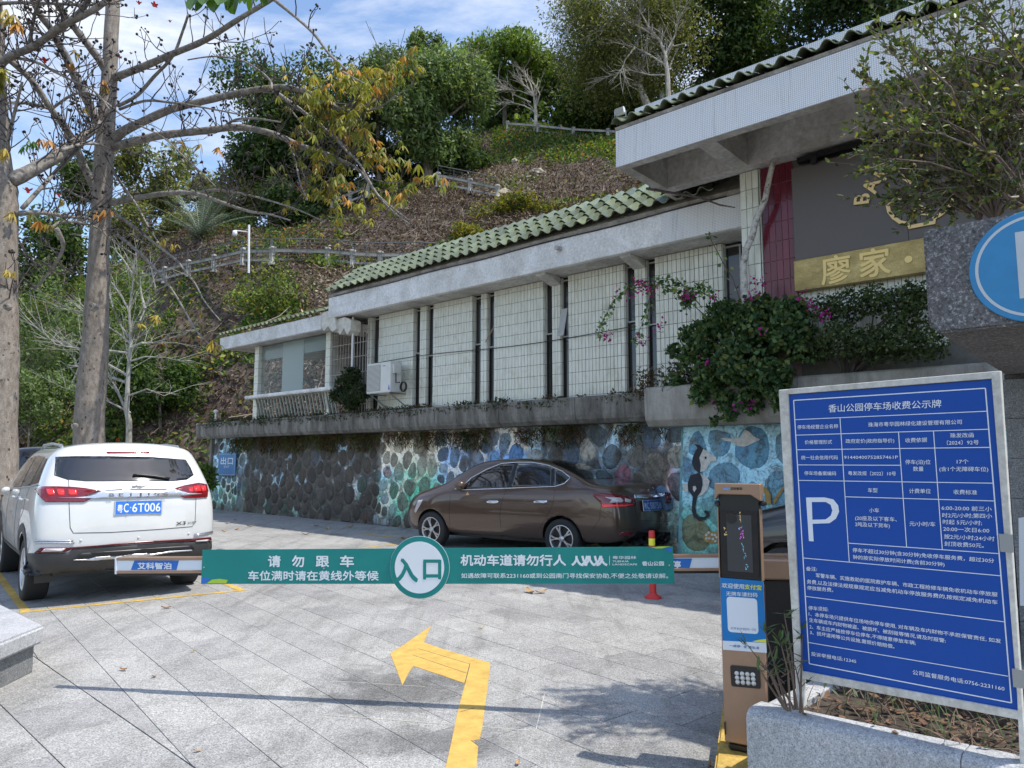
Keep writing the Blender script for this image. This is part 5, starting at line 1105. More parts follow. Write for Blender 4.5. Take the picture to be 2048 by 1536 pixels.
def cage(st, rear_b, front_b, nedge):
    """st: stations, each a list of (x,y,z) from sill to roof centre; nedge: index of the roof edge point closing the end caps"""
    n = len(st[0]); full = []
    for r in st:
        x0, y0, z0 = r[0]; ring = [(x0, 0, z0 - .01), (x0, y0 * .5, z0 - .01)] + list(r)          # bottom centre ... roof centre
        mir = [(x, -y, z) for x, y, z in ring[1:-1]][::-1]; full.append(ring + mir)
    R = len(full[0]); v = [p for f in full for p in f]; faces = []
    for j in range(len(full) - 1):
        for i in range(R): faces.append((j * R + i, j * R + (i + 1) % R, (j + 1) * R + (i + 1) % R, (j + 1) * R + i))
    def cap(j, b, sgn):
        rows = []; base = j * R; top = n - 1 + 2                                # index of roof centre in ring
        def idx(i, side): k = i + 2; return base + (k if side > 0 else (R - k) % R)
        bot = [idx(0, 1), base + 1, base + 0, base + R - 1, idx(0, -1)]; rows.append(bot)
        for i in range(1, nedge):
            x, y, z = st[j][i]; row = [idx(i, 1)]
            for fy in (.5, 0, -.5):
                v.append((x + sgn * b(z) * (1 - fy * fy) , y * fy, z)); row.append(len(v) - 1)
            row.append(idx(i, -1)); rows.append(row)
        ce = base + top; rows.append([idx(nedge, 1), ce - 1, ce, ce + 1, idx(nedge, -1)])
        for a, c in zip(rows[:-1], rows[1:]):
            for k in range(4): faces.append((a[k], a[k + 1], c[k + 1], c[k]))
    assert nedge == n - 3
    cap(0, rear_b, -1); cap(len(full) - 1, front_b, 1); return v, faces
def make_body(v, f, M, wheels, wr, mat, name, parent, lvl=3):
    me = bpy.data.meshes.new(name); me.from_pydata([tuple(M @ Vector(p)) for p in v], [], f)
    bm = bmesh.new(); bm.from_mesh(me); bmesh.ops.recalc_face_normals(bm, faces=bm.faces); bm.to_mesh(me); bm.free()
    o = bpy.data.objects.new(name, me); COL.objects.link(o); sb = o.modifiers.new('s', 'SUBSURF'); sb.levels = sb.render_levels = lvl; cut = []
    for (x, y) in wheels:
        c = MB(); K = 36; s = 1 if y > 0 else -1
        ring = [(x + wr * cos(2 * pi * k / K), .0 + wr * sin(2 * pi * k / K)) for k in range(K)]
        c.prism(ring, lambda a, b, d: M @ Vector((a, d, b + wheelz)), y - s * .30, y + s * .4); cm = c.mesh('c', SEAM)
        bm = bmesh.new(); bm.from_mesh(cm); bmesh.ops.recalc_face_normals(bm, faces=bm.faces); bm.to_mesh(cm); bm.free()
        co = bpy.data.objects.new('c', cm); COL.objects.link(co); bo_ = o.modifiers.new('b', 'BOOLEAN'); bo_.object = co; bo_.operation = 'DIFFERENCE'; bo_.solver = 'EXACT'; cut.append(co)
    dg = bpy.context.evaluated_depsgraph_get(); ev = o.evaluated_get(dg); m2 = bpy.data.meshes.new_from_object(ev)
    for c in cut + [o]: bpy.data.objects.remove(c)
    wc = [M @ Vector((x, y * .5, wheelz)) for x, y in wheels]
    m2.materials.clear(); m2.materials.append(mat); m2.materials.append(BLACK)
    Mi = M.inverted(); fm = []
    for p in m2.polygons:
        q = Mi @ p.center; inner = 0
        for x, y in wheels:
            if abs(q.y) < abs(y) + .02 and q.y * y > 0 and sqrt((q.x - x) ** 2 + (q.z - wheelz) ** 2) < wr * 1.005: inner = 1
        fm.append(inner)
    m2.polygons.foreach_set('material_index', fm); m2.polygons.foreach_set('use_smooth', [a == 0 for a in fm]); m2.update()
    vs = [p.co.copy() for p in m2.vertices]; bvh = BVHTree.FromPolygons(vs, [tuple(p.vertices) for p in m2.polygons])
    off = ORG[parent.name]; m2.transform(Matrix.Translation(-off)); ob = obj(name, m2, parent); ORG[ob.name] = off; return ob, bvh
EYEV = Vector((0, 0, EYE))
def pxcast(bvh, px, py, fall=None):
    d = Vector(ray(px, py)).normalized(); h = bvh.ray_cast(EYEV, d)
    if h[0] is None:
        for r in (3, 6, 10, 16, 24, 34):                       # nearest point of the body seen around this pixel
            for k in range(12):
                d2 = Vector(ray(px + r * cos(k * pi / 6), py + r * sin(k * pi / 6))).normalized(); h = bvh.ray_cast(EYEV, d2)
                if h[0] is not None: return h[0] + (EYEV + d * (h[0] - EYEV).length - h[0]), h[1]
        return None, None
    n = h[1]
    if n.dot(d) > 0: n = -n
    return h[0], n
def pxpatch(bvh, poly, off=.004, step=7, thick=.0):
    """a panel whose outline was read in the photo, laid onto the curved body with its own thickness"""
    bm = bmesh.new(); vs = [bm.verts.new((x, y, 0)) for x, y in poly]; bm.faces.new(vs)
    bmesh.ops.triangulate(bm, faces=bm.faces[:])
    x0, x1 = min(p[0] for p in poly), max(p[0] for p in poly); y0, y1 = min(p[1] for p in poly), max(p[1] for p in poly)
    for k in range(1, int((x1 - x0) / step) + 1): bmesh.ops.bisect_plane(bm, geom=bm.verts[:] + bm.edges[:] + bm.faces[:], plane_co=(x0 + k * step, 0, 0), plane_no=(1, 0, 0))
    for k in range(1, int((y1 - y0) / step) + 1): bmesh.ops.bisect_plane(bm, geom=bm.verts[:] + bm.edges[:] + bm.faces[:], plane_co=(0, y0 + k * step, 0), plane_no=(0, 1, 0))
    bound = {v for e in bm.edges if e.is_boundary for v in e.verts}; bm.verts.ensure_lookup_table(); base = {}
    for v in bm.verts:
        p, n = pxcast(bvh, v.co.x, v.co.y)
        base[v] = (p, n)
    for v in bm.verts:
        p, n = base[v]
        if p is None:
            q = min((u for u in bm.verts if base[u][0] is not None), key=lambda u: (u.co - v.co).length, default=None)
            if q is None: continue
            p, n = base[q]
        v.co = p + n * off
    r = bmesh.ops.extrude_face_region(bm, geom=bm.faces[:]); 
    for e in r['geom']:
        if isinstance(e, bmesh.types.BMVert): pass
    bm.verts.ensure_lookup_table(); me = bpy.data.meshes.new('p')
    # the extruded copy stays on top, the original sheet drops back to the body
    newv = {e for e in r['geom'] if isinstance(e, bmesh.types.BMVert)}
    for v, (p, n) in base.items():
        if v.is_valid and v not in newv and n is not None: v.co = v.co - n * (off + .002)
    bmesh.ops.recalc_face_normals(bm, faces=bm.faces[:]); bm.to_mesh(me); bm.free()
    mb = MB(); mb.add([v.co.copy() for v in me.vertices], [tuple(p.vertices) for p in me.polygons]); bpy.data.meshes.remove(me); return mb
def pxline(bvh, pts, r, off=0.0, k=5, dense=9):
    P = []
    for (a, b) in zip(pts[:-1], pts[1:]):
        n_ = max(1, int(math.dist(a, b) / dense))
        for i in range(n_): P.append((a[0] + (b[0] - a[0]) * i / n_, a[1] + (b[1] - a[1]) * i / n_))
    P.append(pts[-1]); W3 = []
    for q in P:
        p, n = pxcast(bvh, *q)
        if p is not None: W3.append(p + n * off)
    m = MB()
    if len(W3) > 1: m.tube(W3, r, k)
    return m
def add(parent, mb, nm, mat, smooth=True, **kw): return mb.build(nm, mat, parent, smooth=smooth, **kw)
def wheel(parent, M, x, y, r, rimr, spokes, split=False, w=.2):
    s = 1 if y > 0 else -1; T = M @ Matrix.Translation((x, y, wheelz)) @ Matrix.Rotation(-s * pi / 2, 4, 'X')   # local z points outwards
    root = MB(); root.lathe([(rimr + .004, -w), (r * .92, -w), (r, -w * .86), (r, -w * .12), (r * .985, -.008), (r * .93, .006), (rimr + .03, .008), (rimr + .006, .0)], (0, 0, 0), 44, None, False)
    root.v = [T @ q for q in root.v]; tn = add(parent, root, 'wheel', TYRE)
    m = MB(); m.lathe([(rimr + .006, -.001), (rimr - .004, .004), (rimr - .012, -.002), (rimr - .02, -.05), (rimr - .03, -w * .8), (.0, -w * .82)], (0, 0, 0), 40, None, False); m.v = [T @ q for q in m.v]; add(tn, m, 'rim', RIM)
    m = MB(); m.lathe([(0, -.075), (rimr - .03, -.075), (rimr - .03, -.09), (0, -.09)], (0, 0, 0), 30, None, False); m.v = [T @ q for q in m.v]; add(tn, m, 'brake_disc', plain('brake_dark', (.03, .03, .03), .5), False)
    m = MB()
    for i in range(spokes):
        a = 2 * pi * i / spokes; pr_ = []
        for b, wd in (((.0, 1.0),) if not split else ((-.16, .72), (.16, .72))):
            c0, s0_ = cos(a), sin(a); ax = Vector((c0, s0_, 0)); ay = Vector((-s0_, c0, 0)); a1 = a + b; tip = Vector((cos(a1), sin(a1), 0)) * (rimr - .012); ty = Vector((-sin(a1), cos(a1), 0))
            r0 = ax * .035; mid = (ax * .6 + Vector((cos(a1), sin(a1), 0)) * .4).normalized() * rimr * .55
            h = .02 * wd; vsx = []
            for p, z, ww, yy in ((r0, -.012, h * 1.1, ay), (mid, -.004, h * .95, (ay + ty).normalized()), (tip, -.006, h * 1.25, ty)):
                vsx += [p + yy * ww + Z3 * (z - .012), p + yy * ww * .6 + Z3 * z, p - yy * ww * .6 + Z3 * z, p - yy * ww + Z3 * (z - .012)]
            m.add([T @ q for q in vsx], [(0, 4, 5, 1), (1, 5, 6, 2), (2, 6, 7, 3), (4, 8, 9, 5), (5, 9, 10, 6), (6, 10, 11, 7), (0, 1, 2, 3), (11, 10, 9, 8)])
    add(tn, m, 'spoke', RIM, False)
    m = MB(); m.lathe([(.048, -.03), (.046, -.004), (.03, .002), (0, .003)], (0, 0, 0), 18, None, False)
    for k in range(5): m.ball((.058 * cos(k * 1.2566), .058 * sin(k * 1.2566), -.012), .009, 6, 4)
    m.v = [T @ q for q in m.v]; add(tn, m, 'hub', RIM); return tn
def plate_at(parent, bvh, quad, txts, nm='number_plate', lift=.012):
    P = [pxcast(bvh, *q)[0] for q in quad]; P = [p if p is not None else P[0] for p in P]                       # TL TR BR BL
    o = P[3]; x = (P[2] - P[3]); up = (P[0] - P[3]); w = x.length; h = up.length; x.normalize(); up = (up - x * up.dot(x)).normalized(); n = x.cross(up); n = -n if n.dot(o - EYEV) > 0 else n
    fn = lambda a, b, d=0: o + x * a + up * b + n * (d + lift); R_ = lambda x0, y0, x1, y1, d0, d1, m: m.box((x0, y0, d0), (x1, y1, d1), lambda a, b, c: fn(a, b, c))
    m = R_(0, 0, w, h, -.006, .004, MB()); pl_ = m.build(nm, plain('plate_frame', (.55, .57, .6), .3, .5), parent, bevel=.004)
    m = R_(w * .022, h * .05, w * .978, h * .95, .0041, .006, MB()); m.build('plate_face', PLATEB, pl_)
    m = MB()
    for body, x0, x1, y0, sz_ in txts: letter_fit(m, body, fn, w * x0, w * x1, h * y0, h * sz_, .0068, bold=.012)
    m.build('lettering', BW, pl_)
    m = MB()
    for bx in (.26, .74):
        for by in (.07, .93): m.ball(fn(w * bx, h * by, .008), .008, 6, 4)
    m.build('screw', CHROME, pl_); return pl_

# ---- white suv
wheelz = .345
fw = Vector((-.644, .765, 0)).normalized(); lf = Vector((-fw.y, fw.x, 0)); c_ = (G(60, 1199) + G(374, 1167)) / 2 + fw * .06
o = c_ - fw * .84; MS = frame(o, fw, lf, Z3)
suv = thing('white_suv', 'white suv seen from behind with blue number plate parked in the yellow bay', 'suv', o)
def ring(x, ys, zs): return [(x, y, z) if not isinstance(x, (list, tuple)) else (x[k], y, z) for k, (y, z) in enumerate(zip(ys, zs))]
ys = [.78, .91, .955, .96, .945, .90, .78, .69, .38, 0]; zs = [.37, .40, .60, .86, 1.12, 1.30, 1.64, 1.735, 1.79, 1.80]
rx = [.14, .03, -.02, -.01, .01, .07, .34, .36, .33, .32]
def Sx(x, dz=0, yk=1, zr=0): return ring(x, [y * (yk if i > 4 else 1) for i, y in enumerate(ys)], [z + (dz if i > 4 else 0) * (i - 4) / 5 + (zr if i > 5 else 0) for i, z in enumerate(zs)])
st = [ring(rx, [y * .93 for y in ys[:7]] + [.66, .37, 0], zs[:7] + [1.72, 1.76, 1.77]), ring([.26, .16, .12, .14, .18, .26, .50, .52, .5, .5], ys, zs)] + [Sx(x) for x in (.78, 1.25, 1.8, 2.3)] + [Sx(2.65, 0, .99, -.04)]
st += [ring(3.0, ys[:5] + [.90, .80, .72, .40, 0], zs[:5] + [1.28, 1.50, 1.56, 1.60, 1.61]), ring(3.35, ys[:5] + [.90, .84, .78, .42, 0], zs[:5] + [1.22, 1.25, 1.27, 1.30, 1.31]), ring(3.9, ys[:5] + [.88, .80, .72, .4, 0], zs[:4] + [1.05, 1.12, 1.14, 1.16, 1.18, 1.18]), ring([4.25, 4.38, 4.42, 4.42, 4.36, 4.3, 4.22, 4.15, 4.15, 4.15], [y * .85 for y in ys[:5]] + [.70, .66, .6, .35, 0], [.4, .42, .6, .8, .95, 1.02, 1.04, 1.06, 1.08, 1.08])]
v, f = cage(st, lambda z: .075, lambda z: .12, 7)
wx, wy = (.84, 3.50), .93
body, bs = make_body(v, f, MS, [(x, s * wy) for x in wx for s in (1, -1)], .40, PWHITE, 'body', suv)
c1 = lambda x, y: (x / 4.096, 850 + y / 4.096)
for x in wx:
    for s in (1, -1): wheel(suv, MS, x, s * .925, .355, .235, 5, True, .23)
def sp(pts, nm, mat, off=.004, step=7, par=suv, cv=c1, bv=None): return add(par, pxpatch(bv or bs, [cv(*q) for q in pts], off, step), nm, mat)
sp([(455, 262), (620, 256), (900, 256), (1250, 262), (1520, 285), (1560, 350), (1585, 410), (1530, 448), (1400, 462), (1000, 462), (700, 462), (560, 448), (455, 412)], 'rear_window', CGLASS)
sp([(870, 220), (1228, 220), (1222, 234), (880, 234)], 'high_brake_light', TLR, .006)
sp([(290, 530), (355, 508), (470, 508), (600, 512), (700, 522), (822, 543), (770, 560), (690, 590), (745, 605), (690, 632), (560, 632), (375, 632), (345, 600)], 'tail_light', TLR, .018)
sp([(1430, 522), (1500, 500), (1620, 478), (1685, 490), (1698, 540), (1692, 592), (1600, 600), (1510, 600), (1470, 580), (1580, 568), (1500, 548)], 'tail_light', TLR, .018)
for q in ([(385, 530), (440, 530), (455, 575), (400, 580)], [(468, 530), (525, 532), (530, 582), (480, 582)], [(560, 534), (625, 538), (630, 576), (566, 580)], [(1540, 518), (1570, 515), (1575, 550), (1545, 550)], [(1582, 506), (1630, 503), (1640, 545), (1590, 548)], [(1640, 503), (1675, 505), (1680, 545), (1650, 545)]): sp(q, 'tail_light_cell', TLB, .0225)
sp([(600, 598), (740, 585), (830, 545), (1000, 530), (1440, 530), (1530, 560), (1660, 566), (1500, 580), (1200, 590), (1000, 598), (800, 603), (460, 600)], 'chrome_strip', plain('satin_chrome', (.62, .63, .66), .25, .85), .024)
cf_ = [pxcast(bs, *c1(880, 575))[0], pxcast(bs, *c1(1390, 565))[0]]; xx = (cf_[1] - cf_[0]); w = xx.length; xx.normalize(); nn = xx.cross(Z3); nn = nn if nn.y < 0 else -nn
m = MB(); fnl = lambda a, b, d=0: cf_[0] + xx * a + Z3 * b + nn * d
for i, ch in enumerate('BEIJING'): letter_fit(m, ch, fnl, w * (i + (.35 if ch == 'I' else .1)) / 7, w * (i + (.5 if ch == 'I' else .62)) / 7, -.014, .05, .055, bold=.02)
m.build('lettering', plain('badge_grey', (.20, .20, .22), .3, .8), suv)
m = MB()
for a, b in (((1078, 515), (1125, 492)), ((1095, 512), (1150, 497)), ((1125, 515), (1165, 495)), ((1140, 518), (1195, 495)), ((1080, 500), (1120, 500))): m2 = pxline(bs, [c1(*a), c1(*b)], .005, .006, 4); m.add(m2.v, m2.f)
m.build('badge', MATS['badge_grey'], suv)
q = [pxcast(bs, *c1(x, y))[0] for x, y in ((1440, 822), (1572, 808))]; xx2 = (q[1] - q[0]).normalized(); m = MB(); letter_fit(m, 'X3', lambda a, b, d=0: q[0] + xx2 * a + Z3 * b + nn * .01, 0, .11, 0, .055, 0, bold=.02); letter_fit(m, '210T', lambda a, b, d=0: q[0] + xx2 * a + Z3 * b + nn * .01, .135, .24, .004, .03, 0, bold=.02); m.build('model_badge', MATS['badge_grey'], suv)
plate_at(suv, bs, [c1(928, 622), c1(1322, 612), c1(1325, 730), c1(932, 742)], [('粤', .06, .165, .22, .62), ('C', .19, .285, .2, .85), ('·', .32, .34, .3, .6), ('6T006', .365, .955, .2, .85)])
sp([(205, 1050), (290, 1050), (560, 1046), (600, 1010), (1500, 955), (1600, 950), (1728, 950), (1728, 1010), (1690, 1075), (1655, 1150), (1400, 1165), (950, 1185), (700, 1195), (500, 1205), (330, 1225), (215, 1235), (180, 1180)], 'lower_bumper', CLAD, .012)
sp([(290, 1046), (335, 1005), (560, 1002), (800, 985), (1100, 955), (1560, 930), (1720, 918), (1724, 945), (1580, 948), (1100, 972), (800, 997), (600, 1010), (530, 1040)], 'reflector_strip', plain('dark_reflector', (.09, .006, .01), .25), .018)
sp([(345, 1036), (370, 1010), (540, 1008), (510, 1032)], 'reverse_light', TLC, .022); sp([(1600, 945), (1700, 935), (1695, 948), (1600, 955)], 'reverse_light', TLC, .022)
sp([(590, 1100), (660, 1050), (850, 1035), (1200, 1010), (1560, 985), (1590, 1010), (1560, 1035), (1200, 1075), (900, 1100), (640, 1115)], 'bumper_recess', BLACK, .016)
sp([(600, 1098), (720, 1095), (780, 1078), (900, 1070), (930, 1080), (1050, 1070), (1080, 1055), (1200, 1048), (1225, 1055), (1330, 1040), (1380, 1030), (1570, 1018), (1570, 1026), (1380, 1042), (1240, 1066), (1060, 1082), (930, 1092), (760, 1104), (600, 1104)], 'bumper_trim', MATS['satin_chrome'], .022, 5)
for pts in ([(447, 412), (460, 262)], [(565, 635), (575, 840), (600, 885), (900, 880), (1300, 855), (1575, 832), (1598, 790), (1605, 605)], [(447, 412), (560, 450), (565, 510)]): add(suv, pxline(bs, [c1(*q) for q in pts], .0035, .001, 4), 'panel_gap', SEAM)
for pts in ([(290, 945), (600, 948)], [(290, 965), (610, 965)], [(1590, 895), (1738, 872)], [(1590, 905), (1738, 884)]): add(suv, pxline(bs, [c1(*q) for q in pts], .008, .008, 6), 'corner_guard', MATS['satin_chrome'])
add(suv, pxline(bs, [c1(1088, 418), c1(1120, 414), c1(1250, 425), c1(1385, 446)], .014, .02, 6), 'wiper', BLACK)
m = MB()
for q in ((663, 945), (1135, 922), (1545, 888)): p, n_ = pxcast(bs, *c1(*q)); m.ball(p, (.014, .014, .014), 8, 5)
m.build('parking_sensor', plain('sensor_white', (.6, .6, .6), .4), suv)
# side windows and trim in local side view
def lray(bv, M, x, z, side=1):
    o_ = M @ Vector((x, 3 * side, z)); d = (M @ Vector((x, 0, z)) - o_).normalized(); h = bv.ray_cast(o_, d)
    return h[0], (h[1] if h[1] is None or h[1].dot(d) < 0 else -h[1])
def side_patch(bv, M, poly, off, side=1, step=.09):
    bm = bmesh.new(); bm.faces.new([bm.verts.new((x, z, 0)) for x, z in poly]); bmesh.ops.triangulate(bm, faces=bm.faces[:])
    xs_ = [p[0] for p in poly]; zs_ = [p[1] for p in poly]
    for k in range(1, int((max(xs_) - min(xs_)) / step) + 1): bmesh.ops.bisect_plane(bm, geom=bm.verts[:] + bm.edges[:] + bm.faces[:], plane_co=(min(xs_) + k * step, 0, 0), plane_no=(1, 0, 0))
    for k in range(1, int((max(zs_) - min(zs_)) / step) + 1): bmesh.ops.bisect_plane(bm, geom=bm.verts[:] + bm.edges[:] + bm.faces[:], plane_co=(0, min(zs_) + k * step, 0), plane_no=(0, 1, 0))
    vs = []
    for v_ in bm.verts:
        p, n_ = lray(bv, M, v_.co.x, v_.co.y, side); vs.append(p + n_ * off if p is not None else M @ Vector((v_.co.x, .9 * side, v_.co.y)))
    bm.verts.index_update(); mb = MB(); mb.add(vs, [tuple(q.index for q in f_.verts) for f_ in bm.faces]); bm.free(); return mb
def side_line(bv, M, pts, r, off=.002, side=1, k=5):
    P = []
    for a, b in zip(pts[:-1], pts[1:]):
        n_ = max(1, int(math.dist(a, b) / .08))
        for i in range(n_): P.append((a[0] + (b[0] - a[0]) * i / n_, a[1] + (b[1] - a[1]) * i / n_))
    P.append(pts[-1]); m = MB(); W3 = []
    for q in P:
        p, n_ = lray(bv, M, *q, side)
        if p is not None: W3.append(p + n_ * off)
    m.tube(W3, r, k); return m
for s in (1, -1):
    for nm, q in (('quarter_window', [(.42, 1.33), (.86, 1.30), (.86, 1.60), (.62, 1.60)]), ('side_window', [(.90, 1.29), (1.62, 1.26), (1.64, 1.64), (.90, 1.62)]), ('side_window', [(1.68, 1.25), (2.55, 1.22), (2.72, 1.25), (2.40, 1.60), (1.70, 1.64)])):
        add(suv, side_patch(bs, MS, q, .005, s), nm, CGLASS)
    add(suv, side_patch(bs, MS, [(.55, .34), (.38, .46), (.42, .60), (.46, .72), (.60, .82), (.84, .87), (1.08, .82), (1.25, .68), (1.32, .50), (3.05, .50), (3.12, .68), (3.3, .83), (3.5, .87), (3.7, .83), (3.88, .68), (3.95, .5), (3.95, .42), (3.88, .40), (3.84, .58), (3.68, .74), (3.5, .78), (3.3, .74), (3.15, .58), (3.1, .40), (1.24, .40), (1.20, .56), (1.05, .73), (.84, .78), (.62, .72), (.48, .56), (.46, .42)], .006, s, .12), 'wheel_arch_trim', CLAD)
    for pts in ([(.92, 1.28), (.95, 1.0), (1.22, .85), (1.3, .55)], [(1.65, 1.25), (1.63, .9), (1.66, .5)], [(2.62, 1.22), (2.66, .9), (2.64, .5)]): add(suv, side_line(bs, MS, pts, .003, 0, s, 4), 'panel_gap', SEAM)
    for x in (1.0, 1.75):
        p, n_ = lray(bs, MS, x + .12, 1.12, s); m = MB(); m.tube([p + n_ * .004 - fw * .11, p + n_ * .035 - fw * .08, p + n_ * .035 + fw * .08, p + n_ * .004 + fw * .11], .013, 6); add(suv, m, 'door_handle', PWHITE)
    m = MB(); R_ = [MS @ Vector((x, s * y, z)) for x, y, z in ((.62, .64, 1.70), (.75, .64, 1.755), (1.4, .65, 1.785), (2.2, .64, 1.775), (2.6, .62, 1.71))]; m.tube(R_, .018, 6); add(suv, m, 'roof_rail', STEEL)
    m = MB(); m.ball(MS @ Vector((2.66, s * .98, 1.18)), (.05, .06, .045), 10, 8); add(suv, m, 'mirror', PWHITE)
    for x in wx[:1]: m = MB(); m.cbox((x - .42, s * .76, .33), (.012, .20, .20), MS); m.build('mud_flap', CLAD, suv)
add(suv, side_line(bs, MS, [(.36, 1.31), (.8, 1.275), (1.7, 1.235), (2.7, 1.20)], .009, .006), 'window_trim', plain('dark_chrome', (.3, .3, .32), .3, .7))
m = MB(); m.cbox((1.2, 0, .33), (1.7, 1.4, .06), MS); m.build('underbody', BLACK, suv)

# ---- brown sedan
wheelz = .318
F1 = G(861.5, 1058.5, .318); R1 = G(1122, 1078, .318); fw2 = (F1 - R1); WB = fw2.length; fw2.normalize(); lf2 = Vector((-fw2.y, fw2.x, 0))
o = R1 - lf2 * .90 - fw2 * 1.02; o.z = 0; MD = frame(o, fw2, lf2, Z3)
sed = thing('brown_sedan', 'brown four-door sedan with tinted windows parked along the mural wall', 'sedan', o)
yb = [.72, .855, .905, .915, .90, .845, .66, .58, .32, 0]
def D(x, zb_, zt_, yw=.66, yt=.58, z0=.26, k=1.0, zz=None): return ring(x, [yb[0] * k, yb[1] * k, yb[2] * k, yb[3] * k, yb[4] * k, yb[5] * k, yw, yt, yt * .55, 0], [z0, z0 + .03, .48, .74, zb_ - .10, zb_, *(zz or (zt_ - .09, zt_ - .03, zt_ - .004, zt_))])
def deck(x, z, k=1.0, yw=.74): return ring(x, [q * k for q in yb[:6]] + [yw * k, .66 * k, .36, 0], [.26, .29, .48, .74, z - .13, z - .05, z - .012, z, z + .008, z + .01])
rxs = [.16, .05, .0, .01, .05, .11, .15, .16, .15, .14]
st = [ring(rxs, [.62, .76, .80, .80, .79, .76, .70, .62, .34, 0], [.30, .34, .48, .74, 1.00, 1.10, 1.165, 1.18, 1.20, 1.205]), ring([.30, .2, .18, .18, .22, .3, .34, .36, .36, .36], [q * .985 for q in yb[:6]] + [.76, .66, .36, 0], [.27, .30, .48, .74, 1.04, 1.12, 1.165, 1.18, 1.19, 1.195])]
st += [deck(.62, 1.22), D(.95, 1.12, 1.40, .71, .61), D(1.4, 1.11, 1.55, .67, .58), D(1.9, 1.10, 1.61), D(2.45, 1.09, 1.615), D(2.9, 1.085, 1.57, .67, .59), D(3.22, 1.08, 1.42, .71, .62), D(3.55, 1.06, 1.21, .77, .68), ring(3.85, yb[:5] + [.82, .74, .66, .36, 0], [.26, .29, .48, .74, .93, 1.01, 1.07, 1.09, 1.10, 1.10]),
       ring(4.25, [.66, .80, .87, .88, .86, .78, .68, .6, .34, 0], [.24, .28, .46, .68, .83, .93, .98, 1.0, 1.02, 1.02]), ring([4.5, 4.56, 4.62, 4.6, 4.56, 4.50, 4.46, 4.44, 4.44, 4.44], [.55, .66, .70, .71, .70, .66, .60, .54, .3, 0], [.26, .28, .44, .62, .74, .84, .88, .90, .91, .91])]
v, f = cage(st, lambda z: .10, lambda z: .16, 7)
body, bd_ = make_body(v, f, MD, [(x, s * .90) for x in (1.02, 1.02 + WB) for s in (1, -1)], .37, PBROWN, 'body', sed)
for x in (1.02, 1.02 + WB):
    for s in (1, -1): wheel(sed, MD, x, s * .90, .318, .215, 5, True, .2)
c2 = lambda x, y: (780 + x / 3.303, 880 + y / 3.303)
sp2 = lambda pts, nm, mat, off=.004, step=6: add(sed, pxpatch(bd_, [c2(*q) for q in pts], off, step), nm, mat)
sp2([(488, 326), (520, 275), (600, 222), (700, 178), (790, 156), (826, 152), (770, 316)], 'side_window', CGLASS)
sp2([(800, 314), (846, 158), (930, 158), (1010, 170), (1075, 188), (1062, 305)], 'side_window', CGLASS)
sp2([(1080, 304), (1090, 196), (1140, 215), (1188, 250), (1160, 285), (1120, 300)], 'quarter_window', CGLASS)
sp2([(770, 316), (826, 152), (846, 158), (800, 314)], 'door_pillar', BLACK, .003); sp2([(1062, 305), (1075, 188), (1090, 196), (1080, 304)], 'door_pillar', BLACK, .003)
def top_patch(bv, M, poly, off, step=.08):
    bm = bmesh.new(); bm.faces.new([bm.verts.new((x, y, 0)) for x, y in poly])
    for k in range(1, 40): bmesh.ops.bisect_plane(bm, geom=bm.verts[:] + bm.edges[:] + bm.faces[:], plane_co=(poly[0][0] + (k - 20) * step, 0, 0), plane_no=(1, 0, 0)); bmesh.ops.bisect_plane(bm, geom=bm.verts[:] + bm.edges[:] + bm.faces[:], plane_co=(0, (k - 20) * step, 0), plane_no=(0, 1, 0))
    vs = []
    for v_ in bm.verts: h = bv.ray_cast(M @ Vector((v_.co.x, v_.co.y, 4)), Vector((0, 0, -1))); vs.append(h[0] + (h[1] if h[1].z > 0 else -h[1]) * off)
    bm.verts.index_update(); mb = MB(); mb.add(vs, [tuple(q.index for q in f_.verts) for f_ in bm.faces]); bm.free(); return mb
add(sed, top_patch(bd_, MD, [(.72, .62), (1.35, .50), (1.5, .40), (1.54, 0), (1.5, -.40), (1.35, -.50), (.72, -.62), (.67, -.3), (.65, 0), (.67, .3)], .005), 'rear_window', CGLASS)
add(sed, top_patch(bd_, MD, [(2.82, .50), (3.45, .66), (3.52, .3), (3.55, 0), (3.52, -.3), (3.45, -.66), (2.82, -.50), (2.78, 0)], .005), 'windscreen', CGLASS)
add(sed, pxline(bd_, [c2(*q) for q in ((415, 322), (480, 330), (760, 320), (1090, 308), (1150, 290), (1192, 252), (1140, 208), (1050, 170), (950, 150), (850, 148), (740, 156), (640, 195), (540, 250), (488, 300))], .008, .006, 6), 'chrome_window_line', CHROME)
sp2([(1325, 352), (1420, 355), (1540, 365), (1612, 385), (1622, 430), (1560, 440), (1400, 445), (1385, 410)], 'tail_light', TLR, .012)
sp2([(1420, 378), (1520, 382), (1540, 400), (1530, 412), (1450, 415), (1465, 395)], 'tail_light_lens', TLC, .015, 4); sp2([(1548, 385), (1590, 395), (1585, 415), (1550, 408)], 'tail_light_lens', TLC, .015, 4)
sp2([(1400, 425), (1560, 428), (1610, 425), (1560, 438), (1402, 444)], 'tail_light_cell', TLB, .015, 4)
sp2([(1816, 345), (1850, 350), (1850, 415), (1820, 420)], 'tail_light', TLR, .012, 4)
sp2([(1612, 362), (1700, 362), (1810, 352), (1812, 372), (1700, 386), (1615, 386)], 'chrome_strip', CHROME, .014, 4)
plate_at(sed, bd_, [c2(1658, 398), c2(1780, 392), c2(1786, 465), c2(1662, 472)], [('粤', .05, .17, .22, .6), ('C', .19, .29, .2, .8), ('S8758', .36, .95, .2, .8)], lift=.035)
m = MB()
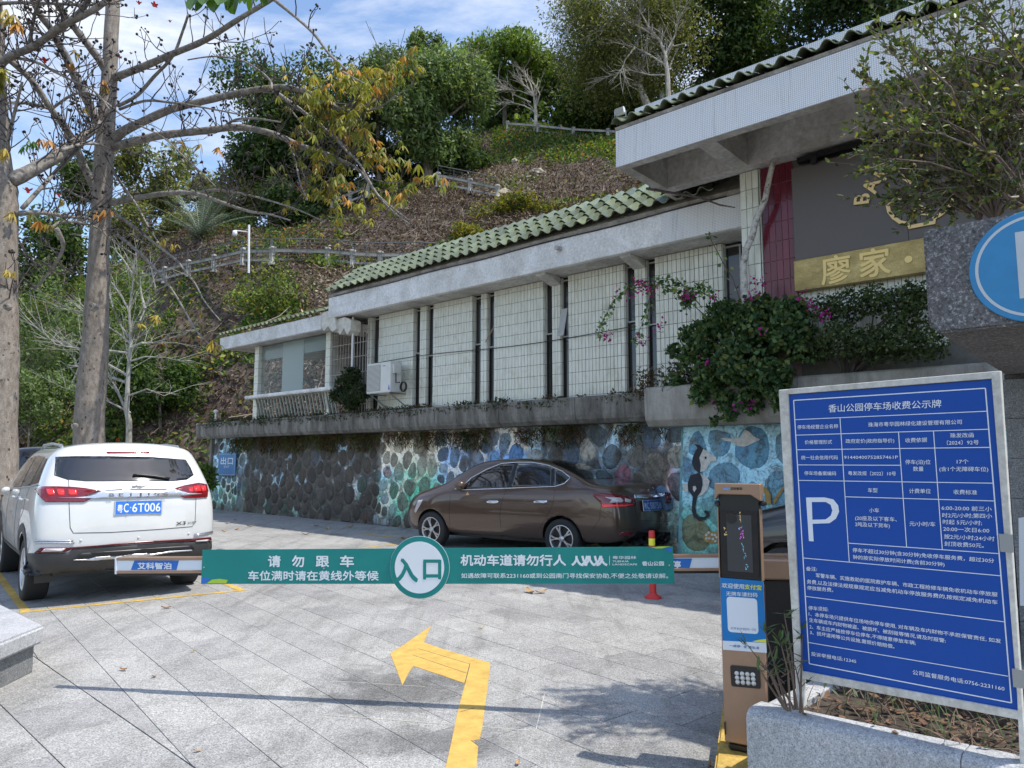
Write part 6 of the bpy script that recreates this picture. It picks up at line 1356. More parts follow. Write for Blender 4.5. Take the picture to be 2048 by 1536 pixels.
for a in range(16):
    t0, t1 = 2 * pi * a / 16, 2 * pi * (a + 1) / 16; p, n_ = pxcast(bd_, *c2(1722 + 17 * cos(t0), 330 + 18 * sin(t0))); q, _ = pxcast(bd_, *c2(1722 + 17 * cos(t1), 330 + 18 * sin(t1)))
    if p and q: m.tube([p + n_ * .008, q + n_ * .008], .005, 4)
m2 = pxline(bd_, [c2(1704, 330), c2(1740, 330)], .006, .009, 4); m.add(m2.v, m2.f); m.build('emblem', CHROME, sed)
m = MB()
for k in range(6): m2 = pxline(bd_, [c2(1535 + k * 13, 343 - k * .8), c2(1543 + k * 13, 334 - k * .8)], .003, .005, 4); m.add(m2.v, m2.f)
m.build('model_badge', CHROME, sed)
for pts in ([(640, 408), (660, 400), (715, 400), (722, 412), (700, 418), (650, 416)], [(950, 408), (975, 400), (1040, 400), (1045, 412), (1020, 418), (960, 416)]): sp2(pts, 'door_handle', CHROME, .03, 4)
for pts in ([(770, 320), (735, 420), (725, 500), (742, 660)], [(1075, 305), (1090, 340), (1070, 440), (1030, 510), (985, 590), (940, 660)], [(400, 350), (392, 450), (395, 580), (420, 625)], [(420, 625), (600, 640), (742, 660), (940, 662)], [(1390, 445), (1385, 520), (1340, 590)], [(1600, 390), (1640, 530), (1850, 540)]): add(sed, pxline(bd_, [c2(*q) for q in pts], .0028, .0005, 4), 'panel_gap', SEAM)
sp2([(1510, 625), (1540, 603), (1608, 605), (1590, 632), (1540, 640)], 'rear_reflector', TLR, .008, 4)
sp2([(1560, 672), (1640, 600), (1850, 610), (1850, 690), (1600, 695)], 'lower_bumper', BLACK, .006, 6)
m = MB(); p, n_ = pxcast(bd_, *c2(478, 318)); q = atY(*c2(462, 300), p.y - .03); m.ball(q, (.10, .075, .085), 10, 8); m.tube([p, q], .02, 5); add(sed, m, 'mirror', PBROWN)
add(sed, pxpatch(bd_, [c2(*q) for q in ((160, 470), (185, 400), (215, 395), (200, 430), (170, 480))], .006, 4), 'headlight', TLC)
m = MB(); m.cbox((2.35, 0, .24), (3.2, 1.3, .06), MD); m.build('underbody', BLACK, sed)
p, n_ = pxcast(bd_, *c2(513, 356)); m = MB()
if p: m.add([pxcast(bd_, *c2(*q))[0] + n_ * .006 for q in ((500, 366), (513, 342), (526, 364))], [(0, 1, 2)]); m.build('sticker', plain('sticker_tan', (.5, .3, .15), .6), sed)

# ---- black cars (mostly hidden)
def simple_car(name, label, cat, M, suvlike, mat, k=1.0):
    o_ = M.translation.copy(); rt = thing(name, label, cat, o_)
    vv, ff = (cage(SUVST, lambda z: .075, lambda z: .12, 7) if suvlike else cage(SEDST, lambda z: .10, lambda z: .16, 7))
    wl = [(x, s * .92) for x in ((.84, 3.5) if suvlike else (1.02, 3.75)) for s in (1, -1)]
    b, bv = make_body(vv, ff, M, wl, .38, mat, 'body', rt, 2)
    for x, y in wl: wheel(rt, M, x, y, .33, .22, 5, True)
    return rt, bv
SEDST = st; SUVST = [ring(rx, [y * .93 for y in ys[:7]] + [.66, .37, 0], zs[:7] + [1.72, 1.76, 1.77]), ring([.26, .16, .12, .14, .18, .26, .50, .52, .5, .5], ys, zs)] + [Sx(x) for x in (.78, 1.25, 1.8, 2.3)] + [ring(3.0, ys[:5] + [.90, .80, .72, .40, 0], zs[:5] + [1.28, 1.50, 1.56, 1.60, 1.61]), ring(3.35, ys[:5] + [.90, .84, .78, .42, 0], zs[:5] + [1.22, 1.25, 1.27, 1.30, 1.31]), ring(3.9, ys[:5] + [.88, .80, .72, .4, 0], zs[:4] + [1.05, 1.12, 1.14, 1.16, 1.18, 1.18]), ring([4.25, 4.38, 4.42, 4.42, 4.36, 4.3, 4.22, 4.15, 4.15, 4.15], [y * .85 for y in ys[:5]] + [.70, .66, .6, .35, 0], [.4, .42, .6, .8, .95, 1.02, 1.04, 1.06, 1.08, 1.08])]
wheelz = .33
MB2 = frame(Vector((-8.2, 12.9, 0)), fw * 1.02, lf * 1.0, Z3 * 1.02)
bk, bvk = simple_car('black_suv', 'black suv with red tail light half hidden beyond the white suv at the left edge', 'suv', MB2, True, PBLACK)
m = MB()
for s in (1, -1): add(bk, side_patch(bvk, MB2, [(.5, 1.3), (2.6, 1.22), (2.4, 1.6), (.62, 1.62)], .005, s), 'side_window', CGLASS)
def rear_patch(bv, M, poly, off):
    m = MB(); vs = []
    for y, z in poly:
        h = bv.ray_cast(M @ Vector((-2, y, z)), (M.to_3x3() @ Vector((1, 0, 0))).normalized()); vs.append(h[0] + h[1].normalized() * (off if h[1].dot(M.to_3x3() @ Vector((1, 0, 0))) < 0 else -off) if h[0] is not None else M @ Vector((0, y, z)))
    m.add(vs, [tuple(range(len(vs)))]); return m
def rear_grid(bv, M, y0, y1, z0, z1, off, n=6):
    m = MB()
    for i in range(n):
        for j in range(n):
            a, b = y0 + (y1 - y0) * i / n, y0 + (y1 - y0) * (i + 1) / n; c, d = z0 + (z1 - z0) * j / n, z0 + (z1 - z0) * (j + 1) / n; q = rear_patch(bv, M, [(a, c), (b, c), (b, d), (a, d)], off); m.add(q.v, q.f)
    return m
rear_grid(bvk, MB2, -.70, .70, 1.36, 1.60, .006).build('rear_window', CGLASS, bk); rear_grid(bvk, MB2, .45, .86, 1.10, 1.24, .012).build('tail_light', TLB, bk); rear_grid(bvk, MB2, -.86, -.45, 1.10, 1.24, .012).build('tail_light', TLB, bk)
# car hidden behind the notice board, nose towards the seahorse wall

def pj(p): d = p.y * CT + (p.z - EYE) * ST; return 1024 + F * p.x / d
s_ = -11.0
while pj(S(s_, -2.3, .7)) < 1486: s_ -= .02
MC = frame(S(s_ - 4.62, -2.35 , 0), UV3, Vector((-UV3.y, UV3.x, 0)), Z3)
bc, bvc = simple_car('black_sedan', 'nose of a black car showing between the ticket column and the notice board', 'car', MC, False, PBLACK)
# ------------------------------------------------------------------ hillside
CP = [(545, 532, 34), (640, 530, 34), (850, 528, 33), (427, 548, 36), (328, 568, 38), (239, 598, 40), (130, 622, 42), (0, 642, 45), (420, 900, 24.6), (300, 900, 26), (100, 900, 27), (0, 900, 28), (420, 750, 27.5), (250, 750, 29.5), (100, 750, 31.5),
      (500, 650, 30.5), (300, 650, 34), (650, 600, 30), (545, 512, 36.5), (700, 500, 36.3), (850, 500, 35.5), (662, 424, 43), (760, 404, 42), (870, 380, 41), (990, 400, 39), (1100, 405, 39.5), (1000, 332, 46), (1150, 332, 44), (1230, 385, 40), (1260, 432, 33),
      (1020, 262, 55), (1130, 276, 52), (1230, 282, 50), (1100, 262, 62), (560, 478, 42), (600, 440, 47), (400, 535, 48), (200, 575, 54), (50, 610, 60), (800, 450, 37.5), (900, 470, 33), (1000, 440, 34.5), (1100, 420, 35)]
pts = [atY(*q) for q in CP]; C_ = [(p.x, p.y, p.z) for p in pts]
foot = [S(s, .7, -.1) for s in (6.3, 7, 8, 9)] + [S(6.3, 2.0, 1.6)] + [G(330, 990), G(200, 985), G(60, 980)]
C_ += [(p.x, p.y, -.05) for p in foot[:4]] + [(p.x, p.y + .6, -.05) for p in foot[5:]] + [(foot[4].x, foot[4].y, 1.6)]
for s in range(-24, 6, 3): C_ += [(*S(s, 3.2, 0).xy, 2.7), (*S(s, 5.5, 0).xy, 3.6 if s > -12 else 4.5)]
C_ += [(-30, 26, .0), (-45, 28, .0), (-22, 19, -.6), (-35, 18, -.6), (-14, 18, -.5), (-60, 60, 8), (-40, 80, 10), (0, 90, 26), (40, 90, 30), (40, 40, 24), (25, 30, 18), (16, 18, 7), (25, 60, 27), (10, 60, 25.5), (60, 60, 30), (-30, 60, 11), (-20, 70, 17), (20, 22, 11), (12, 40, 21), (30, 20, 12)]
C_ = np.array(C_, float); XY = C_[:, :2]; D2 = ((XY[:, None] - XY[None]) ** 2).sum(-1)
phi = lambda d2: np.where(d2 > 0, d2 * np.log(np.sqrt(d2) + 1e-9), 0)
n = len(C_); A = np.zeros((n + 3, n + 3)); A[:n, :n] = phi(D2) + np.eye(n) * .6; A[:n, n] = 1; A[:n, n + 1:] = XY; A[n:, :n] = A[:n, n:].T
sol = np.linalg.solve(A, np.concatenate([C_[:, 2], np.zeros(3)]))
def hz(x, y):
    x = np.asarray(x, float); y = np.asarray(y, float); sh = x.shape; q = np.stack([x.ravel(), y.ravel()], 1)
    r = phi(((q[:, None] - XY[None]) ** 2).sum(-1)) @ sol[:n] + sol[n] + q @ sol[n + 1:]
    r = np.minimum(r, 34); return r.reshape(sh)
def hzs(x, y): return float(hz(np.array([x]), np.array([y]))[0])
gx_ = np.arange(-62, 62, .7); gy_ = np.arange(15, 96, .7); XX, YY = np.meshgrid(gx_, gy_); ZZ = np.concatenate([hz(XX[i:i + 8], YY[i:i + 8]) for i in range(0, len(gy_), 8)])
ZZ = ZZ + (fb(XX * .6, YY * .6) - .5) * .55 + (fb(XX * 2, YY * 2) - .5) * .3
s_g = (XX - P0.x) * U[0] + (YY - P0.y) * U[1]; t_g = (XX - P0.x) * V[0] + (YY - P0.y) * V[1]
ZZ = np.where((s_g < 6.4) & (t_g < 3.4), np.minimum(ZZ, 2.55), ZZ); ZZ = np.where((s_g < 6.0) & (t_g < .45), -1.5, ZZ); ZZ = np.maximum(ZZ, -1.5)
w = len(gx_); idx = np.arange(XX.size).reshape(XX.shape); f = np.stack([idx[:-1, :-1], idx[:-1, 1:], idx[1:, 1:], idx[1:, :-1]], -1).reshape(-1, 4)
zc4 = ZZ.ravel()[f]; f = f[zc4.max(1) > -.4]
SOILH = streaky('bank_soil', (.085, .058, .042), (.035, .025, .02), (.20, .17, .13), sc=(1, 1, 1), fine=12, bmp=1.0)
obj('hillside', mesh_np('hillside', np.stack([XX.ravel(), YY.ravel(), ZZ.ravel()], 1), f, SOILH, True), kind='structure')
# ------------------------------------------------------------------ leaves
LEAF = leafmat('leaf'); DRY = leafmat('dry_leaf', .7, .15, .2)
def jit(c, n, v=.35, r=RNG):
    c = np.array(c)[None] * (1 + r.uniform(-v, v, (n, 1))) * (1 + r.uniform(-.12, .12, (n, 3))); return np.clip(c, .003, .9)
def leaves(P, L_, W_r, cols, droop=0.0, nrm=None, r=RNG, flat=.0):
    """rhombus leaves at P, length L_ (array), random orientation; two triangles folded along the midrib"""
    n = len(P); d = r.normal(size=(n, 3)); d[:, 2] = d[:, 2] * (1 - flat) - droop
    d /= np.linalg.norm(d, axis=1)[:, None]; b = r.normal(size=(n, 3)); b[:, 2] *= .6
    if nrm is not None: b = np.cross(d, nrm + r.normal(size=(n, 3)) * .55)
    b = np.cross(d, np.cross(b, d)); b /= np.linalg.norm(b, axis=1)[:, None] + 1e-9
    L_ = np.broadcast_to(L_, (n,))[:, None]; a0 = P; a1 = P + d * L_ * .5 + b * L_ * W_r; a2 = P + d * L_; a3 = P + d * L_ * .5 - b * L_ * W_r
    v = np.stack([a0, a1, a2, a3], 1).reshape(-1, 3); f = np.arange(4 * n).reshape(n, 4); return v, f, np.repeat(cols, 4, 0)
def leaf_obj(name, parts, mat, parent=None, **kw):
    v = np.concatenate([p[0] for p in parts]); c = np.concatenate([p[2] for p in parts]); k = 0; fs = []
    for p in parts: fs.append(p[1] + k); k += len(p[0])
    org = ORG[parent.name] if parent is not None else Vector(v.mean(0)); o = obj(name, mesh_np(name, v - np.array(org), np.concatenate(fs), mat, False, col=c), parent, None if parent is not None else tuple(org), **kw)
    return o
def proj_np(P):
    z = P[:, 2] - EYE; d = P[:, 1] * CT + z * ST; return 1024 + F * P[:, 0] / d, 768 - F * (-P[:, 1] * ST + z * CT) / d
# ground cover scattered over the bank
def scatter(nn, r=RNG):
    """points over the hillside, spread evenly over the picture rather than the plan"""
    Y = 20 + 45 * r.random(nn) ** 1.35; px = r.uniform(-120, 2150, nn); X = (px - 1024) / F * Y * 1.02; Z = np.concatenate([hz(X[i:i + 4000], Y[i:i + 4000]) for i in range(0, nn, 4000)])
    s_ = (X - P0.x) * U[0] + (Y - P0.y) * U[1]; t_ = (X - P0.x) * V[0] + (Y - P0.y) * V[1]
    k = (Z > -.25) & ~((s_ < 6.1) & (t_ < 3.3)); return X[k], Y[k], Z[k]
X, Y, Z = scatter(560000); P = np.stack([X, Y, Z + RNG.uniform(-.05, .35, len(X))], 1); px, py = proj_np(P)
g1 = fb(X * .28 + 3, Z * .42 + Y * .2); g2 = fb(X * 1.1, Z * 1.2 + Y)
up_band = np.exp(-((py - 285 - (px - 1020) * .05) / 30) ** 2) * (px > 980); low = sm(430, 300, px) * sm(640, 540, py) * .3
lefty = sm(470, 380, px) * sm(520, 560, py) * sm(860, 780, py)
patch = np.maximum.reduce([np.exp(-((px - a) / b) ** 2 - ((py - c) / d) ** 2) for a, b, c, d in ((520, 60, 570, 50), (330, 110, 760, 90), (470, 55, 720, 130), (100, 120, 640, 90), (640, 40, 520, 14), (400, 60, 960, 40), (200, 90, 600, 60), (960, 500, 240, 12), (230, 150, 700, 130), (420, 70, 860, 60), (560, 50, 640, 30), (150, 120, 850, 60), (350, 90, 620, 60))])
green = g1 * .9 + .5 * up_band + .52 * patch + .14 * lefty + (g2 - .5) * .5 + RNG.uniform(-.1, .1, len(X)); isg = green > .66
tanz = np.exp(-((px - 620) / 75) ** 2 - ((py - 580) / 45) ** 2) * .5 + np.exp(-((px - 1010) / 60) ** 2 - ((py - 350) / 45) ** 2) * .45
Pd = P[~isg]; nd = len(Pd); pal = np.array([(.125, .082, .062), (.19, .135, .105), (.07, .046, .038), (.30, .24, .18), (.10, .06, .05), (.12, .12, .045)])
ch = RNG.choice(6, nd, p=[.26, .22, .20, .13, .11, .08]); cD = pal[ch] * RNG.uniform(.5, 1.25, (nd, 1)) * (.55 + .8 * fb(Pd[:, 0] * .9, Pd[:, 2] * 1.1 + Pd[:, 1] * .5))[:, None]; tz_ = tanz[~isg]; cD = np.where((RNG.random(nd) < tz_)[:, None], np.array((.38, .31, .23)) * RNG.uniform(.7, 1.2, (nd, 1)), cD)
leaf_obj('dry_creeper', [leaves(Pd, RNG.uniform(.08, .25, nd), .20, cD, .35)], DRY, kind='stuff')
Pg = P[isg]; ng = len(Pg); pal = np.array([(.08, .14, .03), (.14, .21, .04), (.045, .085, .02), (.26, .25, .05), (.28, .19, .03), (.38, .10, .02)])
ch = RNG.choice(6, ng, p=[.33, .26, .22, .12, .055, .015]); cG = pal[ch] * RNG.uniform(.6, 1.3, (ng, 1)); Pg = Pg + RNG.uniform(0, .25, (ng, 3))
leaf_obj('green_creeper', [leaves(Pg, RNG.uniform(.12, .30, ng), .27, cG, .1)], LEAF, kind='stuff')
# thin dead stems trailing down the bank
k = RNG.choice(len(X), 6500, replace=False); m = []; vs = []; fs = []
a = P[k]; d = RNG.normal(size=(len(k), 3)) * .5; d[:, 2] -= .7; d[:, 1] -= .3; e = a + d * RNG.uniform(.5, 1.6, (len(k), 1)); wv = np.cross(d, (0, 1, 0)); wv = wv / (np.linalg.norm(wv, axis=1)[:, None] + 1e-9) * .014
v = np.stack([a - wv, a + wv, (a + e) / 2 + wv + (0, 0, -.15), (a + e) / 2 - wv + (0, 0, -.15), e + wv, e - wv], 1).reshape(-1, 3); b_ = np.arange(len(k))[:, None] * 6
f = np.concatenate([b_ + np.array([0, 1, 2, 3]), b_ + np.array([3, 2, 4, 5])]); leaf_obj('dead_stem', [(v, f, np.tile(np.array([(.30, .25, .20)]), (len(v), 1)))], DRY, kind='stuff')
# pale exposed rocks
for i, (a, b, Y_, r_) in enumerate(((1075, 330, 43.6, .5), (1010, 365, 40, .45), (1030, 318, 46, .4), (1060, 345, 42.8, .35), (1000, 375, 39.6, .5))):
    p = atY(a, b, Y_); p.z = hzs(p.x, p.y) + .12; m = MB(); m.ball((0, 0, 0), (r_, r_ * .7, r_ * .5), 8, 6); m.v = [q * random.uniform(.8, 1.2) for q in m.v]; o = m.mesh('rock', streaky('pale_rock', (.48, .42, .33), (.28, .22, .16), (.62, .56, .46)) if 'pale_rock' not in MATS else MATS['pale_rock'])
    obj('rock', o, None, p, label=('pale tan rock right of centre in the cluster', 'pale rock just above the right end of the short railing', 'uppermost pale rock of the slope cluster', 'smaller pale rock below the largest one', 'pale rock nearest the short sloping railing post')[i], cat='rock', group='pale rocks on the slope')

# ------------------------------------------------------------------ trees
BARK = streaky('bark_grey_brown', (.20, .165, .135), (.085, .068, .055), (.33, .29, .25), sc=(4, 4, 1.2), fine=30, bmp=.8, pos=(.3, .5, .7)); BARKP = streaky('pale_bark', (.50, .46, .40), (.26, .23, .19), (.66, .62, .56), sc=(3, 3, 1), fine=24, bmp=.4)
def crown(c, rad, nl, size, pal, lobes=16, seed=1, shape=.75, droop=.2, wr=.22, inner=.35, gap=.25):
    r = np.random.default_rng(seed); c = np.array(c); rad = np.array(rad); L_ = r.normal(size=(lobes, 3)); L_ /= np.linalg.norm(L_, axis=1)[:, None]; L_ *= r.uniform(.35, shape, (lobes, 1)) ; L_[:, 2] = L_[:, 2] * .9 + .05
    rl_ = r.uniform(.18, .46, lobes); k = r.choice(lobes, nl, p=rl_ ** 2 / (rl_ ** 2).sum()); d = r.normal(size=(nl, 3)); d /= np.linalg.norm(d, axis=1)[:, None]
    rr_ = 1 - (1 - inner) * r.random(nl) ** 1.8; q = L_[k] + d * (rl_[k] * rr_)[:, None]; nrm = d
    # clump: draw leaves towards twig nodes so gaps open between them
    q = q + (fb(q[:, 0] * 9 + seed, q[:, 2] * 9 + q[:, 1] * 7)[:, None] - .5) * .22 * d
    keep = fb(q[:, 0] * 6 + seed * 3, q[:, 2] * 6 + q[:, 1] * 5) > gap; q = q[keep]; nrm = nrm[keep]; k = k[keep]; m_ = len(q)
    pal = np.array(pal); tone = r.uniform(.75, 1.25, lobes)[k]; col = pal[r.choice(len(pal), m_)] * r.uniform(.65, 1.3, (m_, 1)) * tone[:, None]
    return leaves(c + q * rad, r.uniform(.6, 1.3, m_) * size, wr, col, droop, nrm * 1.0, r)
def limb_tree(mb, base, top, r0, crownc, rad, nb, seed, fork=.45):
    r = random.Random(seed); base = Vector(base); top = Vector(top); P_ = [base + (top - base) * (i / 6) + Vector((r.uniform(-.1, .1), r.uniform(-.1, .1), 0)) * (i > 0) * (base - top).length * .06 for i in range(7)]
    mb.tube(P_, [r0 * (1 - .09 * i) for i in range(7)], 8); B = []
    for i in range(nb):
        t_ = fork + (1 - fork) * r.random(); s0_ = base + (top - base) * t_; a = r.uniform(0, 2 * pi); e = Vector(crownc) + Vector((cos(a) * rad[0] * r.uniform(.5, .95), sin(a) * rad[1] * r.uniform(.5, .95), rad[2] * r.uniform(-.5, .9)))
        m1 = s0_.lerp(e, .4) + Vector((0, 0, -.06 * (e - s0_).length)); m2 = s0_.lerp(e, .75) + Vector((r.uniform(-.3, .3), r.uniform(-.3, .3), .1)); rr0 = r0 * .42; mb.tube([s0_, m1, m2, e], [rr0, rr0 * .7, rr0 * .4, rr0 * .15], 6); B.append((m2, e, rr0 * .4))
        for _ in range(3): e2 = m2 + Vector((r.uniform(-1, 1), r.uniform(-1, 1), r.uniform(-.4, .9))) * rad[0] * .35; mb.tube([m2, m2.lerp(e2, .5) + Vector((0, 0, .1)), e2], [rr0 * .3, rr0 * .2, rr0 * .08], 5)
    return B
GR_D = [(.05, .09, .028), (.075, .122, .036), (.12, .165, .05), (.03, .058, .018)]; GR_L = [(.11, .17, .055), (.15, .21, .075), (.08, .13, .045), (.20, .24, .10)]; GR_B = [(.12, .20, .035), (.17, .26, .05), (.075, .13, .02), (.24, .28, .07)]; GR_O = [(.14, .16, .05), (.19, .20, .065), (.09, .11, .035), (.25, .24, .10)]
def tree(name, label, cpx, Y, rpx, base_px, nl, size, pal, seed, droop=.2, wr=.22, lobes=16, tr=.22, bark=BARK, nb=8, gap=.25, inner=.35, depth=None, group=None, cat='tree'):
    c = atY(*cpx, Y); rpx = (rpx[0] * 1.2, rpx[1] * 1.2); nl = int(nl * 1.25); R = (rpx[0] * Y / F, (depth or min(rpx[0], rpx[1] * 1.3)) * Y / F, rpx[1] * Y / F); bp_ = atY(*base_px, Y); z = hzs(bp_.x, bp_.y) - .2; b = Vector((bp_.x, bp_.y, z))
    t_ = thing(name, label, cat, b, 0, group); m = MB(); top = Vector((c.x, c.y, c.z + R[2] * .25)); limb_tree(m, b, top, tr, c, R, nb, seed); m.build('trunk', bark, t_)
    leaf_obj('crown', [crown(c, R, nl, size, pal, int(lobes * 1.5), seed, .86, droop, wr, inner, gap)], LEAF, t_, kind=None); return t_
tree('dark_tree', 'large dark round tree on the slope behind the yellow kapok leaves', (610, 260), 46, (150, 120), (700, 420), 26000, .34, GR_D, 21, tr=.35, lobes=20, gap=.28)
tree('broadleaf_tree', 'big rounded grey-green tree in the middle of the skyline above the short railing', (862, 215), 43, (118, 130), (858, 378), 30000, .36, GR_L, 22, droop=.5, wr=.16, lobes=20, tr=.3, gap=.27)
tree('small_tree', 'slender upright top of the tree poking above the middle skyline', (845, 105), 44, (38, 48), (850, 380), 3000, .30, GR_L, 23, tr=.12, lobes=8, nb=4, gap=.3)
tree('bright_tree', 'bright green tree on the ridge right of the big rounded tree', (1010, 140), 58, (90, 62), (1010, 262), 13000, .36, GR_B, 24, tr=.2, gap=.3)
tree('bright_tree', 'small yellow-green treetop with upright shoots between ridge trees', (950, 160), 56, (50, 62), (950, 300), 6000, .34, GR_B, 31, tr=.2, gap=.3)
ft_ = tree('feathery_tree', 'tall feathery olive-green tree with pale crooked branches above the ridge railing', (1235, 80), 50, (160, 135), (1322, 270), 42000, .26, GR_O, 25, wr=.16, lobes=30, tr=.34, bark=BARKP, nb=14, gap=.27, inner=.15)
tree('dark_tree', 'dark evergreen tree right behind the forked pale trunk', (1420, 40), 56, (150, 190), (1420, 250), 20000, .42, GR_D, 26, gap=.2)
tree('dark_tree', 'dark evergreen tree above the middle of the mosaic eave', (1620, 20), 52, (170, 170), (1620, 250), 20000, .42, GR_D, 27, gap=.2)
tree('dark_tree', 'dark evergreen tree at the top right behind the mosaic eave', (1850, -60), 46, (190, 190), (1850, 200), 16000, .40, GR_D, 28, gap=.2)
tree('dark_tree', 'shaded tree standing between the ridge railing and floodlight', (1240, 190), 64, (110, 80), (1200, 262), 12000, .42, GR_D, 29, gap=.25)
tree('dark_tree', 'low shaded tree behind the little bare tree on the ridge', (1080, 190), 66, (100, 75), (1080, 262), 10000, .42, GR_D, 30, gap=.25)
tree('olive_tree', 'loose olive-green tree rising between the two kapok trunks far back', (300, 370), 52, (75, 90), (300, 560), 9000, .34, GR_O, 32, tr=.2, gap=.4)
tree('olive_tree', 'darker layered tree just left of the nearer kapok trunk', (155, 370), 50, (40, 55), (160, 590), 4500, .34, GR_D, 33, tr=.15, gap=.4)
tree('layered_tree', 'dark layered tree with sky gaps beyond the left kapok trunk', (105, 520), 40, (85, 85), (130, 640), 9000, .30, GR_D, 34, tr=.2, gap=.42, lobes=22)
tree('olive_tree', 'small olive tree low on the skyline left of the palm', (430, 400), 50, (60, 45), (440, 540), 4500, .3, GR_O, 35, tr=.14, gap=.38)
tree('dark_tree', 'dark tree between the palm and the railing lamp', (530, 330), 47, (55, 60), (540, 480), 7000, .32, GR_D, 36, tr=.18, gap=.25)
tree('leafy_shrub', 'light green bushy shrub covering the bank behind the left kapok trunk', (110, 690), 29, (120, 150), (110, 880), 15000, .16, GR_L, 37, tr=.08, gap=.36, cat='shrub')
tree('leafy_shrub', 'bushy shrub on the bank between the kapok trunk and bare white tree', (235, 640), 31, (70, 110), (235, 860), 7000, .17, GR_B, 38, tr=.07, gap=.4, cat='shrub')
tree('leafy_shrub', 'dark glossy shrub on the bank right of the bare white tree', (318, 775), 26.5, (80, 75), (320, 890), 9000, .19, [(.03, .06, .015), (.05, .09, .02), (.09, .15, .03)], 39, tr=.07, gap=.34, cat='shrub')
tree('leafy_shrub', 'yellow-green climber shrub hanging on the bank left of the pavilion roof', (530, 590), 30.5, (70, 60), (530, 640), 3600, .17, GR_B + [(.24, .22, .04), (.10, .08, .04), (.05, .08, .02)], 40, tr=.05, gap=.44, cat='shrub')
tree('leafy_shrub', 'small bright shrub beside the exit sign end of the mural wall', (402, 955), 21.6, (26, 32), (402, 1000), 2600, .12, GR_B, 41, tr=.03, gap=.25, cat='shrub')
tree('yellow_shrub', 'round yellow-topped shrub just above the left part of the green roof', (935, 470), 32, (34, 24), (935, 492), 2200, .16, [(.24, .22, .02), (.10, .13, .02), (.32, .26, .03)], 42, tr=.04, gap=.2, cat='shrub')
tree('yellow_shrub', 'wide yellow-green shrub on the dry slope above the middle of the roof', (1040, 430), 35, (75, 36), (1040, 460), 4200, .2, [(.22, .20, .03), (.09, .12, .02), (.30, .24, .03), (.05, .08, .02)], 43, tr=.04, gap=.35, cat='shrub')
tree('dark_tree', 'dense dark tree low on the slope under the big rounded tree', (905, 330), 45, (70, 50), (905, 400), 9000, .32, GR_D, 44, gap=.2)
tree('dark_tree', 'dark undergrowth tree beside the short sloping railing', (790, 330), 46, (60, 70), (790, 410), 9000, .32, GR_D, 45, gap=.22)
tree('dark_tree', 'dark crown filling between the kapok leaves and upper railing', (640, 370), 47, (80, 60), (650, 440), 9000, .32, GR_D, 46, gap=.22)
tree('olive_tree', 'rounded mid-green tree left of the big rounded tree', (755, 175), 45, (55, 60), (760, 380), 9000, .32, GR_L, 47, gap=.25)
tree('small_tree', 'leaning olive tree at the foot of the ridge left of the dark round tree', (500, 400), 47, (55, 60), (500, 520), 6000, .3, GR_O, 48, gap=.3)
tree('leafy_shrub', 'wide green shrub mass at the bank foot beside the left kapok trunk', (60, 800), 26, (70, 60), (60, 900), 6000, .15, GR_L, 49, tr=.05, gap=.35, cat='shrub')
tree('olive_tree', 'olive crown rising just right of the nearer kapok trunk', (250, 470), 47, (60, 60), (250, 600), 7000, .28, GR_O, 50, gap=.35)
tree('dark_tree', 'dark tree filling below the dark round tree behind the lower railing', (590, 430), 44, (75, 55), (590, 495), 9000, .3, GR_D, 71, gap=.22)
tree('olive_tree', 'olive tree mass behind the palm fan', (390, 470), 49, (75, 50), (390, 540), 7500, .3, GR_O, 72, gap=.3)
tree('olive_tree', 'low green tree right of the palm behind the camera post', (470, 480), 45, (55, 42), (470, 520), 6000, .28, GR_L, 73, gap=.28)
tree('dark_tree', 'dark tree low on the slope right of the yellow kapok leaves', (720, 395), 45, (60, 45), (720, 430), 7000, .3, GR_D, 74, gap=.25)
r = np.random.default_rng(91); nw = 42000; pxw = r.uniform(960, 2120, nw); Yw = r.uniform(60, 70, nw); top = 215 - 60 * sm(1000, 1500, pxw) + 50 * (fb(pxw / 60, pxw * 0) - .5); pyw = top + (272 - top) * r.random(nw) ** .7
b_ = (768 - pyw) / F; k_ = Yw / (CT - b_ * ST); Pw = np.stack([(pxw - 1024) / F * k_, Yw, EYE + (ST + b_ * CT) * k_], 1); Pw = Pw[fb(pxw / 22, pyw / 22) > .36]; nw = len(Pw)
leaf_obj('far_wood', [leaves(Pw, r.uniform(.3, .7, nw), .3, np.array(GR_D)[r.choice(4, nw)] * r.uniform(.6, 1.3, (nw, 1)))], LEAF, kind='stuff')
